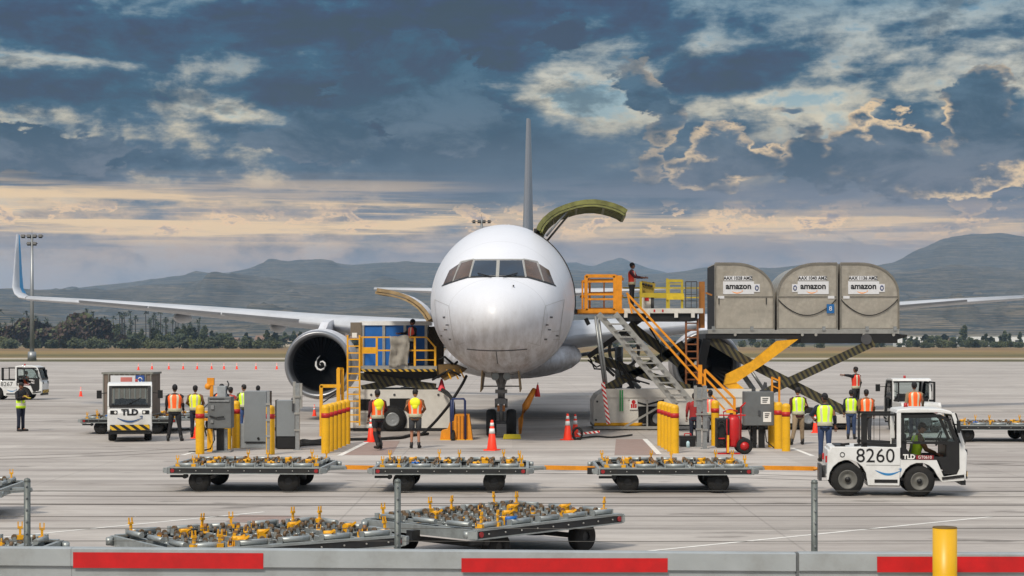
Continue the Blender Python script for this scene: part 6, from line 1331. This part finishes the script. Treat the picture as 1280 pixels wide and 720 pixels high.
# tool case
g = G(860, 558.5); b = MB(g); y = g.y; b.box((g.x-.24, y, .0), (g.x+.24, y+.35, .26)); b.box((g.x-.25, y-.01, .262), (g.x+.25, y+.36, .33)); b.m = 1; b.bar(g+Vector((-.1, .1, .40)), g+Vector((.1, .1, .40)), .03); b.bar(g+Vector((-.1, .1, .33)), g+Vector((-.1, .1, .40)), .03); b.bar(g+Vector((.1, .1, .33)), g+Vector((.1, .1, .40)), .03); o = b.build('tool_case', [ink, redp], bevel=.01); tag(o, 'black tool case with a red handle on the ground left of the steel posts', 'tool case')
g = G(860, 559.5); b = MB(g); b.lathe([(0, .0), (.055, 0), (.055, .16), (.02, .2), (0, .2)], g, n=10); tag(b.build('plastic_bottle', mat('bottle', (180, 210, 220), .2)), 'small pale bottle in front of the black tool case', 'bottle')
# striped chock bar by the cones
g = G(731, 548); b = MB(g); b.bar(g+Vector((-.28, 0, .14)), g+Vector((.5, .1, .22)), .07); o = b.build('barrier_bar', redwhite); tag(o, 'short red and white striped bar lying right of the two cones', 'bar'); g = G(722, 550); b = MB(g); b.tube([g+Vector((math.cos(a)*.15, 0, .2+math.sin(a)*.2)) for a in [k*.52 for k in range(13)]], .05); tag(b.build('hose_coil', rubber), 'black hose coil just right of the two orange cones', 'hose')
hose('ground_cable', [g+Vector((0, 0, .05)), G(745, 547)+Vector((0, 0, .04)), G(765, 548)+Vector((0, 0, .04)), G(790, 545)+Vector((0, 0, .04))], .03, 'thin cable on the apron in front of the tall loader', cat='cable')
# ============================================================ perimeter fence and barrier in front of the camera
yF = 19.4
def fpost(px, py, label):
    zt = CAMH+(HOR-py)/F_PX*yF; e = thing('fence_post', label, 'fence post', ((px-640)/F_PX*yF, yF, 0), 0, 'perimeter fence posts'); b = MB(); b.cyl((0, 0, 0), (0, 0, zt-.02), .036, n=14); b.lathe([(.036, zt-.02), (.04, zt-.015), (.03, zt+.015), (0, zt+.025)], n=14); b.build('tube', mat('post_galvanised', (104, 110, 108), .5, .4, var=.2, scale=18, dirt=.4, dirtcol=(70, 70, 66)), e); b = MB()
    for k in range(6): b.cyl((0, -.05, zt-.06-k*.13), (0, .05, zt-.06-k*.13), .012, n=6)
    b.build('wire_clip', steel, e)
fpost(34, 600, 'left fence post in front of the cut off dolly'); fpost(497, 601, 'centre fence post between the two foreground dollies'); fpost(1018, 602, 'right fence post left of the 8260 tractor')
wires = thing('wire_fence', 'thin horizontal fence wires strung across the foreground', 'wire fence', (0, yF, 0)); wm = mat('wire', (92, 90, 86), .5, .5)
for k in range(5):
    z = CAMH+(HOR-(614+k*15.6))/F_PX*yF; b = MB(); b.tube([((x), 0, z+.004*math.sin(x*.7+k)) for x in range(-8, 9)], .0035, 5); b.build('wire', wm, wires)
yB = 18.8
gb = mat('beam_grey', (160, 166, 168), .42, .15, var=.08, scale=3, dirt=.45, dirtcol=(112, 108, 100), bump=.15); tape = mat('tape_red', (188, 8, 14), .55, var=.14, scale=6, dirt=.25, dirtcol=(120, 20, 22))
def zB(py): return CAMH+(HOR-py)/F_PX*yB
bb = thing('barrier_beam', 'long grey steel crash barrier with red reflective strips across the foreground', 'barrier', (0, yB, 0))
def beam(px0, px1, t0, t1, name):
    x0, x1 = (px0-640)/F_PX*yB, (px1-640)/F_PX*yB; b = MB(); A = [(0, zB(t0)), (-.05, zB(t0)-.01), (-.055, zB(t0+22)), (-.02, zB(t0+24)), (-.02, zB(t0)-.42), (.10, zB(t0)-.42), (.10, zB(t0))]; dz = zB(t1)-zB(t0)
    b.prism([(x0, y_, z_) for y_, z_ in A], (x1-x0, 0, dz)); return b.build(name, gb, bb)
beam(-260, 90, 681.5, 684.5, 'beam_section'); beam(90.4, 994, 684.5, 691, 'beam_section'); beam(998, 1500, 690.5, 692, 'beam_section')
b = MB(); b.box(((994-640)/F_PX*yB, -.03, zB(690)-.4), ((998-640)/F_PX*yB, .09, zB(691))); b.build('beam_joint', mat('joint_grey', (96, 100, 102), .5), bb)
for x0, x1, y0, y1, d in ((93, 330, 689.5, 709, 1.2), (577, 834, 697, 714.5, 0), (1095, 1480, 695, 714.5, 0)):
    b = MB(); a = (x0-640)/F_PX*yB; c = (x1-640)/F_PX*yB; b.prism([(a, -.058, zB(y0)), (c, -.058, zB(y0+d)), (c, -.058, zB(y1+d)), (a, -.058, zB(y1))], (0, .004, 0)); b.build('red_strip', tape, bb)
for px in (-200, 497, 1018, 1400):
    b = MB(); x = (px-640)/F_PX*yB; b.box((x-.07, .10, 0), (x+.07, .22, zB(700))); b.build('beam_post', gb, bb)
g = Vector(((1181-640)/F_PX*18.2, 18.2, 0)); zt = CAMH+(HOR-658.5)/F_PX*18.2; o = thing('bollard', 'large plain yellow bollard in front of the barrier at the right', 'bollard', g); b = MB(); b.cyl((0, 0, 0), (0, 0, zt-.012), .124, n=40); b.build('post', mat('yellow_vinyl', (216, 166, 6), .4, var=.04, scale=3, dirt=.12, dirtcol=(150, 110, 10)), o); b = MB(); b.lathe([(.1245, zt-.012), (.126, zt-.008), (.12, zt), (0, zt+.002)], n=40); b.build('cap', mat('cap_dark', (96, 74, 20), .6), o)
# ============================================================ people
def skin_surf(name, V, E_, Rr, mats, parent, sub=1, mi=None):
    me = bpy.data.meshes.new('t'); me.from_pydata([tuple(v) for v in V], E_, []); ob = bpy.data.objects.new('t', me); COL.objects.link(ob)
    sk = ob.modifiers.new('s', 'SKIN'); sk.use_smooth_shade = True; ly = me.skin_vertices[0].data if me.skin_vertices else None
    if ly is None:
        bm = bmesh.new(); bm.from_mesh(me); bm.verts.layers.skin.verify(); bm.to_mesh(me); bm.free(); ly = me.skin_vertices[0].data
    for i, r_ in enumerate(Rr): ly[i].radius = r_ if isinstance(r_, tuple) else (r_, r_)
    ly[0].use_root = True
    sb = ob.modifiers.new('u', 'SUBSURF'); sb.levels = sub; sb.render_levels = sub
    dg = bpy.context.evaluated_depsgraph_get(); dg.update(); m2 = bpy.data.meshes.new_from_object(ob.evaluated_get(dg)); bpy.data.objects.remove(ob); return m2
skins = [mat('skin_brown', (126, 84, 62), .55, var=.06), mat('skin_tan', (176, 126, 100), .55, var=.06)]
cl = {k: mat('cloth_'+k, c, .85, var=.16, scale=7) for k, c in dict(black=(28, 28, 32), navy=(28, 34, 52), jeans=(44, 62, 96), tan=(140, 122, 98), maroon=(78, 30, 38), grey=(96, 98, 102), olive=(86, 88, 60), brown=(122, 88, 58), dkgrey=(52, 54, 58), blue=(50, 74, 120), red=(150, 40, 40)).items()}
hv = {k: mat('hivis_'+k, c, .6, var=.08, scale=6) for k, c in dict(orange=(255, 104, 34), lime=(212, 255, 40), lemon=(246, 250, 40), pink=(250, 110, 96), redor=(226, 62, 40)).items()}
tapeM = mat('hivis_tape', (206, 204, 176), .35)
hairM = mat('hair_dark', (24, 20, 20), .7); boots = mat('boot_leather', (30, 28, 28), .6)
def person(px, py, face, label, h=1.78, pose='stand', top='black', vest='orange', vest2=None, legs='navy', head='hair', shorts=False, lean=0, arms=None, legpose=None, loc=None, skin_i=0, hair_col=None, hood=None, bag=None, turn=0, nod=0, sit=False, vtop=1.47, vbot=.86, xsc=1.0):
    g = G(px, py) if loc is None else Vector(loc); o = thing('person', label, 'person', g, R(face)); s = h/1.78
    LA = dict(lk=(-.10, .50, 0), la=(-.11, .09, 0), rk=(.10, .50, 0), ra=(.11, .09, 0))   # x, z, y(forward negative)
    if pose == 'walk': LA = dict(lk=(-.09, .52, -.16), la=(-.09, .12, .02), rk=(.09, .50, .02), ra=(.09, .14, .28))
    if pose == 'wide': LA = dict(lk=(-.14, .50, 0), la=(-.20, .09, 0), rk=(.14, .50, 0), ra=(.20, .09, .04))
    if pose == 'stride': LA = dict(lk=(-.13, .50, -.05), la=(-.16, .09, -.10), rk=(.15, .50, .08), ra=(.26, .10, .14))
    if legpose: LA.update(legpose)
    hipz = .93 if not sit else .52
    if sit: LA = dict(lk=(-.12, .56, -.42), la=(-.12, .12, -.50), rk=(.12, .56, -.42), ra=(.12, .12, -.50))
    AR = dict(down=((.25, 1.16, .03), (.27, .91, -.05)), front=((.25, 1.18, .02), (.10, 1.10, -.28)), up=((.30, 1.42, -.16), (.26, 1.62, -.34)), out=((.46, 1.44, -.02), (.70, 1.46, -.06)), hip=((.36, 1.20, .06), (.20, 1.02, .0)), reach=((.27, 1.22, -.16), (.20, 1.20, -.46)), phone=((.27, 1.2, -.06), (.09, 1.26, -.26)), wheel=((.26, 1.2, -.18), (.18, 1.16, -.48)), hold=((.28, 1.17, 0), (.18, 1.05, -.22)))
    al, ar_ = arms or ('down', 'down'); dz = hipz-.93
    def up(p):   # upper body: lean about the hips
        p = Vector(p); q = p-Vector((0, 0, .93)); q = Matrix.Rotation(R(lean), 3, 'X') @ q; return (q+Vector((0, 0, hipz)))*s
    def lo(p): return Vector(p)*s
    sh = .19*xsc
    J = {}
    J['pel'] = Vector((0, 0, hipz))*s; J['wa'] = up((0, 0, 1.08)); J['ch'] = up((0, 0, 1.30)); J['nb'] = up((0, .01, 1.46)); J['nk'] = up((0, -.0, 1.54))
    for sd, a in ((-1, al), (1, ar_)):
        e, w_ = AR[a]; J['s', sd] = up((sd*sh, 0, 1.42)); J['e', sd] = up((sd*e[0], e[2], e[1])); J['w', sd] = up((sd*w_[0], w_[2], w_[1]))
        k = ('lk', 'la') if sd < 0 else ('rk', 'ra'); J['h', sd] = lo((sd*.095, 0, hipz-.04)); q = LA[k[0]]; J['k', sd] = lo((q[0], q[2], q[1])); q = LA[k[1]]; J['a', sd] = lo((q[0], q[2], q[1])); J['t', sd] = J['a', sd]+lo((sd*.03, -.17, -.045))
    SK = skins[skin_i]
    # one continuous body
    V = [J['pel'], J['wa'], J['ch'], J['nb'], J['nk']]; E_ = [(0, 1), (1, 2), (2, 3), (3, 4)]; Rr = [.10*s, .10*s, .11*s, .06*s, .052*s]
    for sd in (-1, 1):
        n = len(V); sp_ = J['s', sd]; V += [sp_, J['e', sd], J['w', sd], J['w', sd]+(J['w', sd]-J['e', sd]).normalized()*.07*s]; E_ += [(2, n), (n, n+1), (n+1, n+2), (n+2, n+3)]; Rr += [.055*s, .04*s, .026*s, .034*s]
        n = len(V); V += [J['h', sd], J['k', sd], J['a', sd], J['t', sd]]; E_ += [(0, n), (n, n+1), (n+1, n+2), (n+2, n+3)]; Rr += [.08*s, .052*s, .036*s, .03*s]
    m2 = skin_surf('body', V, E_, Rr, [SK], o)
    b = MB(); b.smooth = True
    hd = up((0, -.015, 1.655)); Rm = Matrix.Rotation(R(turn), 3, 'Z') @ Matrix.Rotation(R(nod+lean), 3, 'X')
    def hp(x, y, z): return hd+Rm @ Vector((x, y, z))*s
    rg = []
    for zz, w_, f_, bk in ((-.115, .022, -.05, .0), (-.10, .045, -.085, .035), (-.06, .062, -.095, .075), (-.01, .072, -.097, .092), (.04, .076, -.094, .098), (.08, .066, -.078, .088), (.108, .04, -.045, .055), (.116, .01, -.01, .012)):
        rg.append([b.vt(hp(math.cos(a)*w_, (f_ if math.sin(a) < 0 else bk)*abs(math.sin(a)), zz)) for a in [2*math.pi*i/16 for i in range(16)]])
    b.rings(rg, cap=True, sm=True)
    b.prism([hp(-.012, -.094, -.035), hp(.012, -.094, -.035), hp(0, -.094, .012)], (Rm @ Vector((0, -.022, -.004)))*s)
    for sd in (-1, 1): b.ball(hp(sd*.078, .005, -.005), .022*s, 6, 5, (.4, .8, 1.2))
    b.m = 1
    for sd in (-1, 1): b.ball(hp(sd*.03, -.090, .008), .010*s, 6, 4); b.bar(hp(sd*.015, -.094, .03), hp(sd*.045, -.09, .03), .006*s)
    b.bar(hp(-.02, -.092, -.062), hp(.02, -.092, -.062), .006*s); b.m = 0
    for sd in (-1, 1):    # fingers rooted in the palm
        w0 = J['w', sd]; d = (w0-J['e', sd]).normalized(); side = d.cross(Vector((0, 1, 0))); side = side.normalized() if side.length > .1 else Vector((1, 0, 0)); pn = d.cross(side); pb = w0+d*.085*s
        for k, ln in enumerate((.065, .078, .072, .055)):
            r0 = pb+side*(k-1.5)*.019*s; b.tube([r0, r0+d*ln*.5*s+pn*.006*s, r0+d*ln*.9*s+pn*.022*s], [.0085*s, .008*s, .0065*s], 5)
        t0 = w0+d*.03*s+side*.03*s*(-1); b.tube([t0, t0-side*.022*s+d*.03*s, t0-side*.018*s+d*.058*s], [.011*s, .010*s, .008*s], 5)
    bm = bmesh.new(); bm.from_mesh(m2); me3 = b.mesh('x', [SK, ink]); bm.from_mesh(me3); me4 = bpy.data.meshes.new('body'); bm.to_mesh(me4); bm.free(); me4.materials.append(SK); me4.materials.append(hairM)
    ob = bpy.data.objects.new('body', me4); COL.objects.link(ob); ob.parent = o
    # clothes
    def torso(name, m_, z0, z1, inf, sleeves=False):
        b = MB(); lv = [(.84, .178, .122), (.93, .182, .125), (1.03, .168, .115), (1.12, .165, .112), (1.24, .185, .122), (1.34, .200, .125), (1.41, .195, .115), (1.46, .13, .088), (1.50, .068, .064)]
        lv = [q for q in lv if z0-.01 <= q[0] <= z1+.01]; rg = []
        for z, rx, ry in lv: rg.append([b.vt(up((math.cos(2*math.pi*i/20)*(rx+inf)*xsc, math.sin(2*math.pi*i/20)*(ry+inf)+.0, z))) for i in range(20)])
        return b, rg, lv
    b, rg, lv = torso('shirt', None, .84, 1.5, .0); b.rings(rg, cap=True); 
    for sd in (-1, 1):
        if True: b.tube([J['s', sd]+Vector((-sd*.05*s, 0, .0)), J['s', sd]+Vector((sd*.015, 0, -.02))*s, J['e', sd], J['e', sd]*.25+J['w', sd]*.75] if not (top == 'tee') else [J['s', sd]+Vector((-sd*.05*s, 0, 0)), J['s', sd], J['e', sd]*.8+J['s', sd]*.2], [.072*s, .070*s, .056*s, .043*s][:4 if top != 'tee' else 3], 12)
    b.build('shirt', cl[top if top != 'tee' else 'grey'], o)
    b = MB(); rg = [[b.vt(Vector((math.cos(2*math.pi*i/20)*rx*s*xsc, math.sin(2*math.pi*i/20)*ry*s, (hipz-.93+z)*s))) for i in range(20)] for z, rx, ry in ((.80, .13, .10), (.86, .178, .126), (.94, .18, .126), (1.0, .165, .115))]; b.rings(rg, cap=True)
    for sd in (-1, 1):
        hj, kj, aj = J['h', sd], J['k', sd], J['a', sd]
        if shorts: b.tube([hj+Vector((0, 0, .02*s)), hj*.5+kj*.5, kj+Vector((0, 0, .03*s))], [.10*s, .092*s, .085*s], 14)
        else: b.tube([hj+Vector((0, 0, .02*s)), hj*.55+kj*.45, kj, kj*.4+aj*.6, aj+Vector((0, 0, .02*s))], [.098*s, .085*s, .066*s, .060*s, .056*s], 14)
    b.build('trousers', cl[legs], o)
    for sd in (-1, 1):
        b = MB(); a_, t_ = J['a', sd], J['t', sd]; b.tube([a_+Vector((0, .02*s, .10*s)), a_+Vector((0, .02*s, 0)), a_+Vector((0, .045*s, -.045*s))], [.052*s, .050*s, .042*s], 10); b.tube([a_+Vector((0, .06, -.052))*s, a_+Vector((0, 0, -.048))*s, t_+Vector((0, 0, .0)), t_+Vector((0, -.05, -.006))*s], [.036*s, .048*s, .044*s, .028*s], 10); b.build('boot', boots, o)
    if vest:
        b, rg, lv = torso('vest', None, vbot, vtop, .020)
        def vm(k, i):
            z = (lv[k][0]+lv[k+1][0])/2; a = 360*(i+.5)/20; dx = abs(math.cos(R(a)))
            if .93 < z < 1.03 or (1.12 < z < 1.13): return 1
            if z > 1.03 and .42 < dx < .66: return 1
            if vest2 and z > 1.03: return 2
            return 0
        for k in range(len(rg)-1):
            for i in range(20):
                j = (i+1) % 20
                z = (lv[k][0]+lv[k+1][0])/2; dx = abs(math.cos(2*math.pi*(i+.5)/20))
                if z > 1.3 and dx > .93: continue
                b.m = vm(k, i); b.fc([rg[k][j], rg[k][i], rg[k+1][i], rg[k+1][j]], True)
        ve = b.build('vest', [hv[vest], tapeM, hv[vest2] if vest2 else hv[vest]], o); so2 = ve.modifiers.new('thick', 'SOLIDIFY'); so2.thickness = .008; so2.offset = 0
    if hood: b = MB(); b.ball(up((0, .11, 1.37)), .15*s, 14, 10, (1.05, .5, .95)); b.ball(up((0, .12, 1.27)), .10*s, 12, 8, (1.0, .5, 1.1)); b.build('hood', hv[hood], o)
    if head == 'hair':
        b = MB(); rg = [[b.vt(hp(math.cos(a)*w_, (f_ if math.sin(a) < 0 else bk)*abs(math.sin(a)), zz+ (.04*max(0, -math.sin(a)) if zz < .03 else 0))) for a in [2*math.pi*i/16 for i in range(16)]] for zz, w_, f_, bk in ((-.05, .070, -.02, .088), (-.0, .082, -.06, .106), (.04, .086, -.098, .110), (.085, .076, -.088, .10), (.118, .048, -.055, .065), (.130, .012, -.012, .014))]; b.rings(rg, cap=True); b.build('hair', hairM, o)
    elif head in ('cap', 'helmet', 'beanie', 'bun'):
        b = MB(); rg = [[b.vt(hp(math.cos(a)*w_, (f_ if math.sin(a) < 0 else bk)*abs(math.sin(a)), zz)) for a in [2*math.pi*i/16 for i in range(16)]] for zz, w_, f_, bk in ((.02 if head != 'beanie' else -.02, .084, -.104, .108), (.06, .084, -.10, .108), (.10, .066, -.075, .088), (.128, .035, -.04, .048), (.136, .01, -.01, .012))]; b.rings(rg, cap=True)
        if head == 'cap': b.prism([hp(-.06, -.09, .035), hp(.06, -.09, .035), hp(.045, -.17, .022), hp(-.045, -.17, .022)], (0, 0, .008*s))
        b.build('cap' if head != 'bun' else 'hair', cl['black'], o)
        b = MB(); rg = [[b.vt(hp(math.cos(a)*w_, bk*math.sin(a)*.5+bk*.45, zz)) for a in [2*math.pi*i/12 for i in range(12)]] for zz, w_, bk in ((-.06, .055, .08), (-.01, .074, .10), (.03, .078, .105))]; b.rings(rg, cap=True); b.build('hair', hairM, o)
        if head == 'helmet':
            for sd in (-1, 1): b = MB(); b.ball(hp(sd*.09, 0, 0), .035*s, 8, 6, (.6, 1, 1)); b.build('ear_defender', ink, o)
    if bag: b = MB(); b.ball(up((0, .16, 1.24)), .16*s, 12, 8, (.95, .55, 1.25)); b.build('hood', hv[bag], o)
    return o
# faces: 0 looks at the camera, 180 away from it, 90 towards picture right, -90 left
person(26, 539, 60, 'worker with a low lime vest reading a yellow paper at the far left', 1.76, 'stand', 'black', 'lime', None, 'navy', 'hair', arms=('phone', 'phone'), nod=22, vtop=1.12, vbot=.84)
person(218.5, 551.5, 184, 'worker from behind in a bright orange vest, feet apart, right of the front facing tractor', 1.84, 'wide', 'black', 'orange', None, 'black', 'beanie', xsc=1.08, turn=14)
person(244, 547, 176, 'worker from behind in a yellow green vest left of the grey junction box', 1.76, 'stand', 'brown', 'lime', 'lemon', 'navy', 'hair', arms=('hold', 'hold'))
person(277, 548, 170, 'worker almost hidden behind the junction box, only dark hair showing', 1.82, 'stand', 'black', 'orange', None, 'navy', 'hair')
person(288, 545, 150, 'worker in a dark jacket right behind the junction box lamp', 1.68, 'stand', 'red', 'orange', None, 'navy', 'hair')
person(305.5, 541, 200, 'worker leaning in a lime vest at the left edge of the tall grey cabinet', 1.72, 'stand', 'olive', 'lime', None, 'blue', 'hair', arms=('hip', 'hold'), lean=6, turn=30, skin_i=1)
person(322.5, 540, 180, 'worker hidden behind the tall grey cabinet with just a black cap showing', 1.66, 'stand', 'black', 'lime', None, 'navy', 'cap')
person(472, 562.5, 205, 'worker striding away with a lemon hood on an orange vest beside the low loader', 1.80, 'walk', 'maroon', 'orange', None, 'black', 'hair', hood='lemon', arms=('hold', 'down'))
person(519, 560.5, 180, 'worker from behind in grey shorts and an orange vest with a lemon hood', 1.80, 'stand', 'brown', 'orange', None, 'dkgrey', 'hair', shorts=True, hood='lemon', arms=('hold', 'hold'), skin_i=1, lean=3, turn=-12, nod=8)
p_ = W(515, 457, 63.6); person(0, 0, -60, 'worker in an orange vest on the low loader in front of the blue container', 1.68, 'stand', 'black', 'redor', None, 'navy', 'beanie', loc=(p_.x, 63.45, p_.z), arms=('reach', 'hold'), lean=-4)
p_ = W(791, 385.5, 63.0); person(0, 0, 75, 'worker in a red orange vest at the controls on the raised bridge platform', 1.66, 'stand', 'maroon', 'redor', None, 'black', 'helmet', loc=(p_.x, 63.5, p_.z), arms=('reach', 'reach'))
person(868, 556, 170, 'worker with a red shirt and dark trousers left of the two steel posts', 1.62, 'stand', 'red', None, None, 'navy', 'hair')
person(888, 553, 200, 'worker in a faded pink vest behind the red extinguisher', 1.68, 'stand', 'grey', 'pink', None, 'grey', 'cap', arms=('hold', 'hold'))
person(998, 556, 188, 'worker from behind in a lime vest, tan trousers and black boots', 1.80, 'stride', 'maroon', 'lime', None, 'tan', 'hair', arms=('hold', 'down'), lean=5, turn=-25, skin_i=1)
person(1031, 577, 172, 'worker from behind in a lime vest and jeans behind the 8260 tractor', 1.84, 'stand', 'navy', 'lime', None, 'jeans', 'cap', arms=('down', 'hip'), skin_i=0, lean=3, turn=20)
person(1064, 549, 160, 'worker in a lime vest and blue trousers behind the rear of the 8260 tractor', 1.64, 'stand', 'navy', 'lime', None, 'jeans', 'hair')
p_ = W(1070, 502, 60.5); 
person(1083, 553, 186, 'worker in an all orange vest seen through the black rack of the 8260 tractor', 1.70, 'stand', 'brown', 'orange', None, 'dkgrey', 'hair', xsc=1.12)
# a person standing on a small step stool behind them, arm stretched out
g = Vector((W(1070, 0, 64).x, 64, 0)); st2 = thing('work_platform', 'small yellow work platform behind the workers at the 8260 tractor', 'work platform', g); b = MB(); hz2 = .62
for x in (-.3, .3):
    for y_ in (-.25, .25): b.bar((x, y_, 0), (x*.8, y_*.8, hz2), .04)
b.build('platform_legs', yellow, st2); b = MB(); b.box((-.28, -.24, hz2), (.28, .24, hz2+.04)); b.build('platform_top', alu, st2)
person(0, 0, -140, 'worker in a dark orange vest standing on a platform, one arm stretched left', 1.66, 'stand', 'black', 'redor', None, 'black', 'hair', loc=(g.x, g.y, hz2+.04), arms=('down', 'out'))
p_ = W(1143, 0, 61.2); person(1143, 549.5, 180, 'worker in an orange vest in front of the tractor seen from behind', 1.9, 'stand', 'tan', 'orange', None, 'navy', 'beanie')
# driver of 8260
tx = W(1119, 0, 37.1).x; person(0, 0, 90, 'driver in a lime vest seated inside the 8260 tractor', 1.62, 'stand', 'brown', 'lime', None, 'dkgrey', 'cap', skin_i=1, loc=(tx+.36, 37.0, .29), arms=('wheel', 'hold'), lean=14, sit=True, nod=10)
person(0, 0, 80, 'driver in the small distant tractor at the far left edge', 1.70, 'stand', 'black', 'orange', None, 'navy', 'hair', loc=(W(20, 0, 98).x+.45, 98.4, .30), arms=('wheel', 'hold'), sit=True)
# paper in the left worker's hands
g = G(26, 539); o_ = g+Vector((.27, -.14, 1.24)); b = MB(o_); b.cbox(o_, (.22, .30, .006), Matrix.Rotation(R(25), 3, 'Y')); tag(b.build('paper_sheet', mat('paper_yellow', (230, 200, 60), .7)), 'yellow paper held by the worker at the far left', 'paper')
print('OBJS', len(bpy.data.objects))
